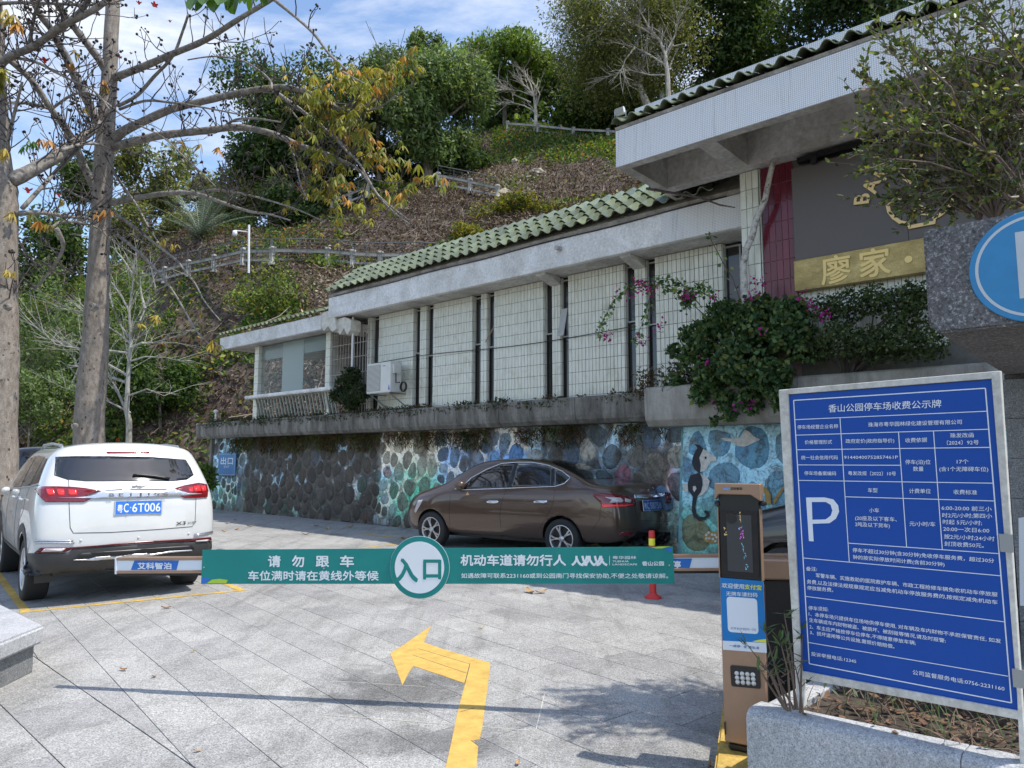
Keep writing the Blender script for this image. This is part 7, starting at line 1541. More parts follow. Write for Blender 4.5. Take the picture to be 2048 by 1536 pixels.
# bare white trees
BARKG = streaky('grey_green_bark', (.34, .33, .29), (.16, .155, .13), (.48, .47, .42), sc=(3, 3, 1), fine=24, bmp=.4)
def bare_tree(name, label, stems, Y, r0, seed, twn=120, twl=.9, tw_r=.008, mat=BARKP, cat='tree'):
    b = atY(*stems[0][0], Y); b.z = min(b.z, max(hzs(b.x, b.y), 0) + .2); t_ = thing(name, label, cat, b); rr_ = random.Random(seed); allp = []
    for i, st_ in enumerate(stems):
        P_ = []
        for j, (x, y) in enumerate(st_): p = atY(x, y, Y + (0 if i == 0 else (j / len(st_)) * rr_.uniform(-1.2, 1.2))); P_.append(p)
        if i == 0: P_[0] = Vector((P_[0].x, P_[0].y, b.z - .2))
        ra = r0 if i == 0 else r0 * rr_.uniform(.35, .5); m = MB(); m.tube(P_, [ra * (1 - .85 * k / (len(P_) - 1)) for k in range(len(P_))], 7); m.build('trunk' if i == 0 else 'limb', mat, t_); allp += [(P_[k], P_[k + 1]) for k in range(len(P_) // 3, len(P_) - 1)]
    m = MB()
    for _ in range(twn):
        a, c = rr_.choice(allp); s0_ = a.lerp(c, rr_.random()); d = (c - a).normalized() + Vector((rr_.uniform(-.9, .9), rr_.uniform(-.9, .9), rr_.uniform(-.3, .8))); d.normalize(); l = twl * rr_.uniform(.4, 1.2)
        P_ = [s0_, s0_ + d * l * .5 + Vector((0, 0, .04)), s0_ + d * l + Vector((rr_.uniform(-.1, .1), 0, rr_.uniform(-.1, .15)))]; m.tube(P_, [tw_r * 1.4, tw_r, tw_r * .5], 4, False)
        e = P_[1] + (d + Vector((rr_.uniform(-.8, .8), rr_.uniform(-.8, .8), rr_.uniform(-.3, .6)))).normalized() * l * .5; m.tube([P_[1], e], [tw_r, tw_r * .4], 4, False)
    m.build('twig', mat, t_, kind='stuff'); return t_
z4 = lambda L_: [(x / 2.926, 450 + y / 2.926) for x, y in L_]
bare_tree('bare_tree', 'small leafless whitish tree standing just behind the white suv', [z4(q) for q in ([(775, 1270), (755, 1150), (740, 1080), (745, 1000), (750, 900), (755, 800), (765, 700), (763, 600), (755, 500), (770, 400), (780, 300), (770, 200)], [(740, 1090), (700, 1000), (650, 900), (610, 820), (560, 730)],
   [(765, 1100), (690, 1060), (610, 1020), (500, 985), (360, 950)], [(765, 640), (820, 560), (850, 490), (890, 420), (920, 360)], [(850, 490), (830, 420), (820, 350), (800, 280)], [(760, 690), (700, 640), (640, 600), (560, 560), (440, 470), (330, 480)], [(755, 660), (700, 580), (660, 480), (640, 400)], [(745, 880), (640, 820), (520, 760), (380, 690), (200, 650)], [(750, 750), (640, 735), (500, 730), (330, 700), (200, 590)],
   [(765, 720), (830, 690), (900, 690), (1000, 660), (1080, 640)], [(755, 800), (850, 770), (960, 775), (1080, 800)], [(750, 1000), (860, 960), (960, 1000), (1060, 960)], [(755, 500), (700, 400), (650, 330), (640, 200)], [(735, 920), (620, 880), (480, 830), (400, 820), (460, 900)], [(780, 300), (720, 200), (660, 130)])], 19.5, .085, 5, 200, 1.2, .006, BARKG)
bare_tree('bare_tree', 'little leafless white tree standing on the ridge behind the railing', [[(1070, 258), (1072, 225), (1068, 192), (1055, 175), (1040, 165)], [(1068, 192), (1040, 182), (1010, 178), (985, 180)], [(1072, 225), (1050, 212), (1025, 205), (1000, 210)], [(1068, 190), (1060, 165), (1050, 150), (1045, 140)], [(1072, 215), (1080, 190), (1072, 170)], [(1062, 205), (1030, 190), (1005, 170), (990, 150)]], 54, .16, 6, 90, 1.6, .02)
bare_tree('bare_branches', 'pale crooked leafless crown reaching left in front of the feathery tree', [[(1338, 205), (1335, 150), (1330, 110), (1320, 80), (1300, 60)], [(1330, 130), (1300, 110), (1270, 95), (1230, 85), (1200, 90)], [(1320, 80), (1290, 60), (1250, 40), (1220, 45), (1205, 60)], [(1300, 60), (1285, 30), (1270, 10)], [(1335, 150), (1300, 150), (1260, 140), (1225, 150), (1190, 165)], [(1270, 95), (1250, 120), (1240, 150)], [(1330, 110), (1350, 70), (1360, 30)], [(1250, 40), (1200, 20), (1160, 30), (1130, 60)]], 47.5, .2, 7, 150, 1.7, .018)
# palm
pc = atY(395, 560, 39); pz_ = hzs(pc.x, pc.y); pm = thing('palm', 'pale feathery palm fan rising behind the lamp post on the slope', 'palm', (pc.x, pc.y, pz_)); rp = random.Random(8); fr = MB()
for i in range(30):
    a = rp.uniform(0, 2 * pi); el = rp.uniform(.5, 1.45); L_ = rp.uniform(3.2, 4.6); d = Vector((cos(a) * cos(el), sin(a) * cos(el), sin(el))); P_ = [Vector((pc.x, pc.y, pz_ + .3)) + d * L_ * t_ + Vector((0, 0, -1)) * (L_ * t_) ** 2 * .06 for t_ in np.linspace(0, 1, 9)]
    m = MB(); m.tube(P_, [.03 * (1 - .8 * k / 8) for k in range(9)], 4, False)
    for k in range(1, 9):
        for u_ in (0, .33, .66):
            p = P_[k - 1].lerp(P_[k], u_); dd = (P_[k] - P_[k - 1]).normalized(); sd_ = dd.cross(Z3).normalized()
            for s in (1, -1): e = p + (sd_ * s + dd * .8 - Z3 * .35).normalized() * .62; w_v = dd * .018; m.add([p - w_v, p + w_v, e], [(0, 1, 2)])
    m.build('frond', plain('palm_leaf', (.16, .20, .13), .5, var=.2) if 'palm_leaf' not in MATS else MATS['palm_leaf'], pm)
# ------------------------------------------------------------------ stair path railings
CONC = streaky('railing_concrete', (.44, .42, .38), (.18, .17, .15), (.50, .48, .44), sc=(2, 2, 2), fine=30); RMET = plain('railing_metal', (.16, .165, .165), .45, .5)
def railing(name, label, pxs, Y_, ph=.95, top=True, metal=True, postw=.27, mark=True):
    B = [atY(x, y, Y) for (x, y), Y in zip(pxs, Y_)]; t_ = thing(name, label, 'railing', B[0]); pm_ = MB(); pm_.lathe([(postw * .62, 0), (postw * .62, .12), (postw * .5, .14), (postw * .5, ph - .16), (postw * .62, ph - .13), (postw * .55, ph - .04), (postw * .25, ph), (0, ph)], (0, 0, 0), 10, None, False); pme = pm_.mesh('post', CONC, True)
    for b in B: put('post', pme, t_, Matrix.Translation(b - Z3 * .1))
    for a, b in zip(B[:-1], B[1:]):
        for z, h in ((ph * .58, .16), (.12, .12)):
            m = MB(); d = (b - a); n_ = Vector((-d.y, d.x, 0)).normalized() * .045; m.add([a + n_ + Z3 * z, b + n_ + Z3 * z, b - n_ + Z3 * z, a - n_ + Z3 * z, a + n_ + Z3 * (z + h), b + n_ + Z3 * (z + h), b - n_ + Z3 * (z + h), a - n_ + Z3 * (z + h)], [(0, 3, 2, 1), (4, 5, 6, 7), (0, 1, 5, 4), (1, 2, 6, 5), (2, 3, 7, 6), (3, 0, 4, 7)]); m.build('beam', CONC, t_)
        if metal:
            off = Vector((0, -.12, 0)); m = MB()
            for z in (.35, .52, .69, .86, 1.03): m.tube([a + off + Z3 * z, b + off + Z3 * z], .013, 4)
            m.tube([a + off + Z3 * 1.2, b + off + Z3 * 1.2], .026, 5)
            for u_ in (0, .5): p = a.lerp(b, u_) + off; m.tube([p, p + Z3 * 1.2], .018, 4)
            m.build('metal_rail', RMET, t_)
    return t_
railing('stair_railing', 'long concrete and metal railing along the lower slope path above the pavilion', [(545, 526), (655, 528), (705, 533), (760, 536), (840, 535), (905, 540)], [34, 34, 33.6, 33.4, 33, 33])
railing('stair_railing', 'stepped lower railing descending left from the lamp post', [(542, 527), (485, 528), (427, 541), (376, 551), (328, 564), (283, 575)], [34, 34.6, 35.4, 36.2, 37, 38], postw=.24)
railing('stair_railing', 'short sloping railing in the middle of the dry slope', [(876, 372), (940, 385), (995, 398)], [40.4, 39.8, 39])
railing('stair_railing', 'shaded railing segment behind the kapok leaves', [(664, 420), (700, 408), (735, 394)], [43, 42.6, 42])
railing('ridge_railing', 'pale concrete railing along the top of the ridge left of the floodlight', [(1015, 262), (1076, 267), (1147, 275), (1216, 279), (1290, 284)], [55, 53.5, 51.8, 50.2, 49], metal=False)
# lamp post with camera
lb = atY(498, 530, 33.4); lt = atY(498, 450, 33.4); lpst = thing('camera_post', 'white post with a dome security camera on its arm', 'camera post', lb)
m = MB(); m.tube([lb - Z3 * .4, lt], .055, 8); m.tube([lt - Z3 * .35, atY(470, 461, 33.4)], .03, 6); m.build('pole', WHITE, lpst); m = MB(); q = atY(470, 466, 33.4); m.lathe([(.10, .10), (.12, 0), (.11, -.1), (.06, -.17), (0, -.18)], q, 12); m.build('camera_dome', WHITE, lpst, True)
# vent pipe on the ledge end
q = S(WP(431, 840, -.2)[0], -.2, 2.6); m = MB(); m.tube([q, q + Z3 * .45], .03, 8); m.ball(q + Z3 * .5, (.075, .075, .06), 10, 6); m.build('vent_pipe', WHITE, None, label='short white vent pipe with cap on the far end of the planter ledge', cat='pipe')
# street lanterns below the forked trunk
for px in (1323, 1344):
    c = atY(px, 193, 51); m = MB(); m.lathe([(.05, -.9), (.05, -.3), (.02, -.28), (.16, -.2), (.20, .25), (.10, .42), (.02, .5)], c, 8); m.build('lantern', plain('lantern_grey', (.35, .36, .37), .4) if px == 1323 else MATS['lantern_grey'], None, label=('left' if px == 1323 else 'right') + ' one of the two small grey lanterns beside the pale forked trunk', cat='lantern', group='twin lanterns')
# worker on the ridge
wp = atY(1033, 262, 56.5); wk = thing('person', 'person in a straw hat and yellow vest behind the ridge railing', 'person', wp)
def skin(name, verts, edges, radii, mat, parent, lvl=1):
    me = bpy.data.meshes.new(name); me.from_pydata([tuple(v) for v in verts], edges, []); o_ = bpy.data.objects.new(name, me); COL.objects.link(o_); sk = o_.modifiers.new('k', 'SKIN'); me.skin_vertices[0].data[0].use_root = True
    for i, r in enumerate(radii): me.skin_vertices[0].data[i].radius = (r, r)
    o_.modifiers.new('s', 'SUBSURF').levels = lvl; m2 = bpy.data.meshes.new_from_object(o_.evaluated_get(bpy.context.evaluated_depsgraph_get())); bpy.data.objects.remove(o_); m2.materials.clear(); m2.materials.append(mat); m2.polygons.foreach_set('use_smooth', [True] * len(m2.polygons)); return obj(name, m2, parent)
skin('body', [(0, 0, .95), (0, 0, 1.2), (0, -.02, 1.42), (0, -.03, 1.52), (0, -.05, 1.66), (.2, 0, 1.4), (.28, -.08, 1.12), (.22, -.3, 1.0), (-.2, 0, 1.4), (-.28, -.08, 1.12), (-.2, -.3, 1.0), (.1, 0, .5), (.1, 0, .05), (-.1, 0, .5), (-.1, 0, .05), (.1, -.16, .04), (-.1, -.16, .04)], [(0, 1), (1, 2), (2, 3), (3, 4), (2, 5), (5, 6), (6, 7), (2, 8), (8, 9), (9, 10), (0, 11), (11, 12), (0, 13), (13, 14), (12, 15), (14, 16)],
     [.15, .14, .13, .06, .10, .065, .05, .035, .065, .05, .035, .08, .055, .08, .055, .04, .04], plain('worker_clothes', (.12, .12, .14), .8), wk)
m = MB(); m.lathe([(.165, .98), (.18, 1.2), (.19, 1.42), (.10, 1.50)], wp, 12, None, False); m.build('vest', plain('yellow_vest', (.55, .75, .05), .6), wk); m = MB(); m.lathe([(.26, 1.70), (.12, 1.74), (.10, 1.84), (0, 1.86)], wp + Vector((0, -.05, 0)), 14, None, False); m.build('hat', plain('straw_hat', (.5, .38, .2), .8), wk)
# ------------------------------------------------------------------ kapok trees (trunks, traced limbs, twigs with buds, hanging leaves)
def bark_spiny(name):
    m, t, b = new_mat(name); P = worldpos(t)
    c = ramp(t, noise(t, mapping(t, P, (5, 5, 2.2)), 3, 9, .7, .4), [(.3, (.13, .105, .082)), (.5, (.24, .205, .17)), (.7, (.36, .32, .275))])
    v_ = t.nodes.new('ShaderNodeTexVoronoi'); v_.inputs['Scale'].default_value = 17; t.links.new(mapping(t, P, (1, 1, .62)), v_.inputs['Vector'])
    sp_ = ramp(t, v_.outputs['Distance'], [(.20, (0, 0, 0)), (.30, (1, 1, 1))]); s2 = ramp(t, noise(t, P, 7, 5, .7), [(.50, (1, 1, 1)), (.60, (0, 0, 0))]); mm_ = mixc(t, s2, sp_, (1, 1, 1))
    c = mixc(t, mm_, (.06, .045, .036), c); c = mixc(t, 1.0, c, ramp(t, noise(t, P, 60, 5, .7), [(.3, (.72,) * 3), (.7, (1.2,) * 3)]), 'MULTIPLY')
    t.links.new(c, b.inputs['Base Color']); b.inputs['Roughness'].default_value = .9; h_ = mixc(t, .5, noise(t, P, 30, 8, .75), mm_); bump(t, b, h_, .7, .02); return m
KB = bark_spiny('kapok_bark'); KB2 = streaky('kapok_branch_bark', (.25, .225, .195), (.12, .10, .085), (.40, .37, .33), sc=(5, 5, 5), fine=40, bmp=.6); TWG = plain('kapok_twig', (.085, .068, .062), .85, var=.25, vs=6); BUD = plain('kapok_bud', (.022, .017, .016), .75); FLW = plain('kapok_flower', (.62, .04, .02), .5); 
k1 = lambda L_: [(x / 2.926, y / 2.926) for x, y in L_]; k2 = lambda L_: [(600 + x / 2.926, y / 2.926) for x, y in L_]
kr = random.Random(12)
def kapok(label, base, trunk, w, Y, limbs, nm='kapok_tree'):
    """trunk: [(px,py,width px)], limbs: (points px, start width px, end width px, depth change)"""
    b = atY(trunk[0][0], trunk[0][1], Y); b.z = 0; t_ = thing(nm, label, 'tree', b); P_ = []; R = []
    for x, y, ww in trunk: P_.append(atY(x, y, Y)); R.append(ww / 2 * Y / F)
    P_[0].z = -.1; m = MB(); Pd, Rd = [], []
    for i in range(len(P_) - 1):
        for j in range(5): f_ = j / 5; Pd.append(P_[i].lerp(P_[i + 1], f_) + Vector((kr.uniform(-.006, .006), 0, 0))); Rd.append((R[i] * (1 - f_) + R[i + 1] * f_) * kr.uniform(.985, 1.03))
    Pd.append(P_[-1]); Rd.append(R[-1]); m.tube(Pd, Rd, 20); m.build('trunk', KB, t_, smooth=True); segs = []
    for pts, w0, w1, dy in limbs:
        n_ = len(pts); P_ = [atY(x, y, Y + dy * (i / (n_ - 1)) ** 1.2) for i, (x, y) in enumerate(pts)]; Q = []; RR = []
        for i in range(n_ - 1):
            p0, p1, p2, p3 = P_[max(i - 1, 0)], P_[i], P_[i + 1], P_[min(i + 2, n_ - 1)]
            for j in range(4): f_ = j / 4; Q.append(.5 * ((2 * p1) + (-p0 + p2) * f_ + (2 * p0 - 5 * p1 + 4 * p2 - p3) * f_ ** 2 + (-p0 + 3 * p1 - 3 * p2 + p3) * f_ ** 3)); RR.append((w0 + (w1 - w0) * ((i + f_) / (n_ - 1))) / 2 * (Y + dy * ((i + f_) / (n_ - 1))) / F * kr.uniform(.94, 1.06))
        Q.append(P_[-1]); RR.append(w1 / 2 * (Y + dy) / F); m = MB(); m.tube(Q, RR, 10); m.build('limb', KB2, t_, smooth=True); segs.append((Q, RR))
    return t_, segs
MID = [
 (k1([(650, 462), (850, 385), (1010, 315), (1200, 235), (1400, 110), (1600, -10)]), 17, 9, -2.5),
 (k1([(1600, -5), (1700, 75), (1830, 190), (1930, 320), (2048, 430)]) + k2([(250, 420), (400, 500)]), 8, 2.5, -3.2),
 (k1([(640, 840), (720, 770), (830, 715), (1000, 640), (1200, 590), (1400, 545), (1580, 515), (1700, 515), (1850, 560), (2000, 650)]) + k2([(120, 590), (250, 640), (350, 655), (470, 625), (560, 560)]), 20, 3, -2.2),
 (k1([(1600, 530), (1700, 600), (1820, 690), (1950, 800), (2048, 900)]) + k2([(180, 760), (260, 870), (350, 960), (400, 1050), (470, 1160), (560, 1250), (640, 1310)]), 9, 2.5, -3.2),
 (k1([(660, 860), (900, 800), (1050, 780), (1200, 765), (1400, 745), (1600, 785), (1750, 850), (1900, 900), (2048, 965)]) + k2([(130, 890), (250, 940), (360, 1010), (430, 1110), (520, 1200), (640, 1290)]), 18, 3, -1.5),
 (k1([(640, 1190), (850, 1150), (1000, 1130), (1150, 1135), (1300, 1185), (1450, 1235), (1580, 1255), (1700, 1290)]), 13, 3, -1.8),
 (k1([(1150, 1135), (1250, 1112), (1400, 1130), (1580, 1175), (1750, 1230), (1900, 1300)]), 7, 2, -2.2),
 (k1([(600, 800), (560, 700), (500, 560), (440, 450), (390, 340), (340, 250), (300, 170), (230, 80), (190, -10)]), 20, 13, -1.5),
 (k1([(625, 430), (580, 350), (520, 270), (450, 180), (400, 110), (350, 50), (310, -10)]), 17, 12, -1.2),
 (k1([(575, 1180), (540, 1080), (490, 970), (440, 850), (380, 740), (300, 640), (200, 490), (100, 390), (-20, 300)]), 16, 11, -1.8),
 (k1([(300, 640), (200, 610), (100, 600), (-20, 598)]), 7, 6, -2.0), (k1([(300, 640), (380, 580), (440, 550), (520, 545), (620, 600), (720, 680), (830, 740), (950, 800), (1060, 900), (1180, 1010), (1260, 1090)]), 6, 2, -2.6),
 (k1([(660, 1240), (800, 1340), (900, 1420), (1040, 1530)]) + z4([(1060, 240), (1140, 340), (1200, 450), (1290, 560)]), 7, 2, -1.5),
 (z4([(640, 20), (800, 150), (900, 250), (1000, 370), (1080, 500), (1150, 620), (1250, 720)]), 7, 2, -1.2),
 (k1([(690, 620), (800, 560), (900, 450), (1010, 330), (1070, 180), (1100, 90)]), 8, 5, -1), (k1([(700, 640), (850, 590), (1000, 600), (1080, 610), (1250, 640), (1400, 670)]), 6, 3, -2),
 (k1([(1300, 750), (1380, 700), (1500, 695), (1640, 715)]), 6, 3, -2), (k1([(1100, 350), (1250, 330), (1400, 350), (1500, 400), (1580, 470), (1590, 520)]), 3, 5, -2), (k1([(1690, 820), (1730, 950), (1760, 1080), (1800, 1170)]), 5, 3, -2.2), (k1([(1700, 640), (1850, 830), (1950, 970)]), 3, 2, -2),
 (k1([(530, 1180), (440, 1140), (380, 1100)]), 6, 3, -1), (k1([(660, 1000), (720, 1090), (800, 1200), (870, 1330), (950, 1450)]), 6, 2, -1.4)]
km, sm_ = kapok('tall grey spiny-barked kapok tree with flower buds standing behind the white suv', None, [(182, 1100, 66), (178, 850, 55), (190, 700, 50), (197, 525, 39), (209, 300, 37), (220, 130, 29), (226, 0, 27), (232, -160, 22)], 0, 12.4, MID)
LFT = [(k1([(60, 1060), (200, 990), (340, 910), (420, 850), (530, 770), (590, 720)]), 30, 14, 1.3), (k1([(90, 1250), (250, 1245), (380, 1265), (530, 1280)]), 11, 6, 1), (k1([(300, 1340), (350, 1300), (450, 1300), (560, 1330), (650, 1400), (800, 1500)]), 6, 3, 1), (k1([(130, 1220), (230, 1110), (330, 1000), (430, 900), (500, 830)]), 9, 6, 1.2),
       (k1([(-40, 420), (60, 330), (160, 290), (260, 230), (330, 170), (450, 110), (560, 50), (640, -10)]), 16, 12, -1), (k1([(20, 1000), (50, 800), (90, 640), (130, 480)]), 9, 5, -.6), (k1([(170, 280), (190, 150), (210, 60), (230, -10)]), 8, 6, -.6), (k1([(430, 110), (480, 60), (520, -10)]), 14, 12, -.8), (k1([(0, 20), (120, 15), (300, 20), (500, 30), (700, 20)]), 8, 5, -1), (k1([(30, 330), (200, 360), (320, 420), (420, 470), (560, 540), (640, 640)]), 7, 3, -1.3), (k1([(360, 880), (500, 840), (600, 850)]), 8, 5, 1),
       (z4([(-10, 480), (30, 475), (60, 460)]), 8, 5, 0), (z4([(330, 20), (370, 130), (300, 260), (200, 380)]), 10, 4, .8)]
kl, sl_ = kapok('kapok tree trunk cut by the left edge of the view', None, [(-4, 1140, 76), (-6, 850, 70), (0, 700, 66), (2, 600, 58), (0, 450, 62), (-2, 380, 66), (-8, 300, 48), (-14, 100, 42), (-20, -120, 34)], 0, 10.6, LFT)
def knots(t_, Y, L_):
    for x, y, r in L_:
        c = atY(x, y, Y); m = MB(); R_ = r * Y / F; M = frame(c + Vector((0, -R_ * 6.5, 0)), Vector((1, 0, 0)), Z3, Vector((0, -1, 0))); m.lathe([(R_ * 1.5, -R_ * 1.5), (R_ * 1.2, .3 * R_), (R_ * .6, .4 * R_), (R_ * .45, 0), (0, -.1 * R_)], (0, 0, 0), 12, None, False); m.v = [M @ q for q in m.v]; m.build('knot', KB2, t_)
knots(kl, 10.3, [(16, 494, 7), (9, 611, 9), (35, 620, 5)]); knots(km, 12.0, [(205, 621, 6), (163, 853, 4)])
# twigs, buds, flowers
def twigs(t_, segs, n_t, seed, lens=(.35, 1.0), budp=.7, zone=None, wlim=.05):
    r = random.Random(seed); m = MB(); bm_ = MB(); ends = []; tot = []
    for Q, R in segs:
        for i in range(len(Q) - 1):
            if i > len(Q) * .12: tot.append((Q[i], Q[i + 1], R[i]))
    for _ in range(n_t):
        a, c, ra = r.choice(tot)
        if zone and not zone(a): continue
        d = (c - a).normalized(); s_ = a.lerp(c, r.random()); side = Vector((r.uniform(-1, 1), r.uniform(-1, .6), r.uniform(-.5, 1))); side = (side - d * side.dot(d)).normalized(); v_ = (d * r.uniform(.2, .9) + side).normalized(); L_ = r.uniform(*lens)
        rr0 = min(ra * .5, .012) * r.uniform(.7, 1.2); P_ = [s_]; p = s_
        for k in range(5): v_ = (v_ + Vector((r.uniform(-.35, .35), r.uniform(-.3, .3), r.uniform(-.1, .38)))).normalized(); p = p + v_ * L_ / 5; P_.append(p)
        m.tube(P_, [rr0 * (1 - .12 * k) for k in range(6)], 5, False); ends.append((P_[-1], v_))
        for k in (2, 3, 4):
            if r.random() < .6:
                v2 = (v_ + Vector((r.uniform(-1, 1), r.uniform(-1, 1), r.uniform(-.3, 1)))).normalized(); e = P_[k] + v2 * L_ * r.uniform(.15, .4); mid = P_[k].lerp(e, .5) + Vector((0, 0, -.02)); m.tube([P_[k], mid, e], [rr0 * .6, rr0 * .55, rr0 * .5], 4, False); ends.append((e, v2))
    for e, v_ in ends:
        if r.random() < budp:
            for _ in range(r.choice((1, 1, 2, 3, 4))): q = e + Vector((r.uniform(-.035, .035), r.uniform(-.035, .035), r.uniform(-.03, .03))); bm_.ball(q, r.uniform(.012, .026), 6, 4)
    m.build('twig', TWG, t_, kind='stuff'); bm_.build('bud', BUD, t_, kind='stuff'); return ends
def pxof(p): d = p.y * CT + (p.z - EYE) * ST; return 1024 + F * p.x / d, 768 - F * (-p.y * ST + (p.z - EYE) * CT) / d
lrz = random.Random(2); zsky = lambda p: pxof(p)[0] < 560 and pxof(p)[1] < 330
e1_ = twigs(km, sm_, 330, 3, (.3, 1.15), .72, lambda p: pxof(p)[0] < 640 and pxof(p)[1] < 420); e1b = twigs(km, sm_, 120, 4, (.3, .9), .12, lambda p: pxof(p)[1] >= 250); e1c = twigs(km, sm_, 950, 14, (.45, 1.2), .02, lambda p: pxof(p)[0] > 560 and pxof(p)[1] > 165 and lrz.random() < .3); e2_ = twigs(kl, sl_, 220, 5, (.3, 1.0), .6)
# flowers: cup of five petals each
fm_ = MB()
for k in range(5):
    a = k * 1.2566; d = Vector((cos(a), sin(a), 0)); s = Vector((-sin(a), cos(a), 0)); fm_.add([s * .012, d * .03 + s * .022 + Z3 * .03, d * .06 + s * .012 + Z3 * .045, d * .06 - s * .012 + Z3 * .045, d * .03 - s * .022 + Z3 * .03, -s * .012], [(0, 1, 2, 3, 4, 5)])
fm_.ball((0, 0, .0), (.02, .02, .016), 6, 4); fme = fm_.mesh('flower', FLW)
for t_, Y, L_ in ((km, 11.4, [(90, 124, 1.2), (308, 12, .9), (340, 44, .5), (239, 116, .6), (278, 8, .7)]), (kl, 10.4, [(56, 384, 1.1), (118, 392, .8), (262, 108, .4), (118, 85, .3)])):
    for x, y, s in L_: c = atY(x, y, Y); put('flower', fme, t_, Matrix.Translation(c) @ Matrix.Rotation(kr.uniform(-.5, .5), 4, 'X') @ Matrix.Scale(s * 1.1, 4))
# palmate leaves
def leaflet_mesh(nl, droop, L_=.135, w=.019):
    vs = []; fs = []
    for k in range(nl):
        a = 2 * pi * k / 7 + .3; d = Vector((cos(a), sin(a), -droop)).normalized(); s = Vector((-sin(a), cos(a), 0)); P_ = []; b = len(vs)
        for f_, ww in ((.0, .1), (.3, .75), (.6, 1.0), (.85, .6), (1.0, .05)):
            c = d * L_ * f_ - Z3 * L_ * .35 * f_ * f_; vs += [c + s * w * ww + Z3 * .006 * ww, c, c - s * w * ww + Z3 * .006 * ww]
        for i in range(4): q = b + i * 3; fs += [(q, q + 3, q + 4, q + 1), (q + 1, q + 4, q + 5, q + 2)]
    return vs, fs
LC = [('leaf_green_yellow', (.30, .29, .05)), ('leaf_orange', (.46, .23, .05)), ('leaf_golden', (.40, .31, .06)), ('leaf_olive', (.17, .19, .045)), ('leaf_fresh', (.07, .17, .02))]
LV = []
for nm, c in LC:
    m_ = leafmat(nm, .45, .35, .35); t = m_.node_tree; b = t.nodes['Principled BSDF']
    for l in list(t.links):
        if l.from_node.bl_idname == 'ShaderNodeAttribute': t.links.remove(l)
    k = mixc(t, 1.0, c, ramp(t, rnd(t), [(0, (.6, .6, .6)), (1, (1.35, 1.3, 1.2))]), 'MULTIPLY'); t.links.new(k, b.inputs['Base Color'])
    for n_ in t.nodes:
        if n_.bl_idname == 'ShaderNodeBsdfTranslucent': t.links.new(k, n_.inputs['Color'])
    LV.append([mesh_np('leaf', *leaflet_mesh(nl, dr, .125, .016), m_) for nl, dr in ((5, .6), (6, 1.2), (5, 1.9), (3, 1.4))])
ends = []
for Q, R in sm_:
    for i in range(len(Q)):
        x, y = pxof(Q[i])
        if x > 520 and y > 130: ends += [Q[i]] * (2 if x > 600 else 1)
ends += [e for e, v_ in e1b if pxof(e)[0] > 380 or pxof(e)[1] > 400] * 2; lr = random.Random(9); cnt = 0; ends = [e for e, v_ in e1c for _ in range(2) if 540 < pxof(e)[0] < 900 and 110 < pxof(e)[1] < 490] + ends[:60]; lr.shuffle(ends); print('ends', len(ends))
def put_leaf(p, kind, par, sc):
    M = Matrix.Translation(p) @ Matrix.Rotation(lr.uniform(0, 6.28), 4, 'Z') @ Matrix.Rotation(lr.uniform(-.5, .5), 4, 'X') @ Matrix.Scale(sc, 4); return put('leaf', lr.choice(LV[kind]), par, M)
for e in ends * 3:
    if cnt >= 235: break
    p = e + Vector((lr.gauss(0, .06), lr.gauss(0, .06), lr.gauss(-.02, .05))); x, y = pxof(p)
    if x < 560 and lr.random() < .75: continue
    put_leaf(p, lr.choices((0, 1, 2, 3), (4, 2.2 if x > 740 else .6, 2.5, 4))[0], km, lr.uniform(.6, 1.2)); cnt += 1
bigm = MB(); lvc = []
vv, ff = leaflet_mesh(5, .9); restv = []; restf = []; restc = []; nb_ = 0
lr.shuffle(ends)
for e in ends * 6:
    if nb_ > 430: break
    p = e + Vector((lr.gauss(0, .08), lr.gauss(0, .08), lr.gauss(-.02, .06))); x, y = pxof(p)
    if x < 600: continue
    M = Matrix.Translation(p) @ Matrix.Rotation(lr.uniform(0, 6.28), 4, 'Z') @ Matrix.Rotation(lr.uniform(-.6, .6), 4, 'X') @ Matrix.Scale(lr.uniform(.6, 1.1), 4); c = lr.choices([q[1] for q in LC[:4]], (4, 1.0, 3, 5))[0]; k = lr.uniform(.6, 1.3); restf += [tuple(i + len(restv) for i in f_) for f_ in ff]; restv += [M @ q for q in vv]; restc += [tuple(a * k for a in c)] * len(vv); nb_ += 1
me = mesh_np('foliage', [q - ORG[km.name] for q in restv], restf, LEAF, col=np.array(restc)); obj('foliage', me, km, kind='stuff')
for x, y, k, s in [(25, 30, 2, 1.5), (38, 48, 1, 1.3), (10, 20, 2, 1.4), (138, 125, 1, 1.0), (210, 165, 1, 1.1), (205, 170, 2, 1.0), (145, 100, 2, .9), (175, 215, 2, .7), (5, 300, 2, 1.2), (30, 420, 2, 1.2), (60, 430, 3, 1.1), (85, 440, 1, 1.1), (95, 450, 2, 1.0), (200, 418, 1, 1.3), (215, 422, 1, 1.0), (100, 285, 1, 1.1), (85, 275, 1, .9), (50, 290, 4, 1.0), (60, 285, 4, 1.2), (400, 285, 2, 1.0), (430, 300, 1, 1.0), (370, 290, 1, .8), (25, 545, 2, .9), (10, 540, 2, .9), (315, 635, 2, 1.0), (280, 650, 2, .8), (418, 685, 2, 1.1), (435, 690, 2, 1.0), (350, 490, 2, 1.0), (330, 480, 2, 1.0), (0, 130, 0, 1.4), (8, 145, 0, 1.3), (5, 160, 0, 1.2), (120, 400, 2, .8)]:
    for _ in range(2): put_leaf(atY(x + lr.uniform(-8, 8), y + lr.uniform(-6, 6), 9.6 if x < 130 else 11), k, km, s * lr.uniform(.8, 1.15))
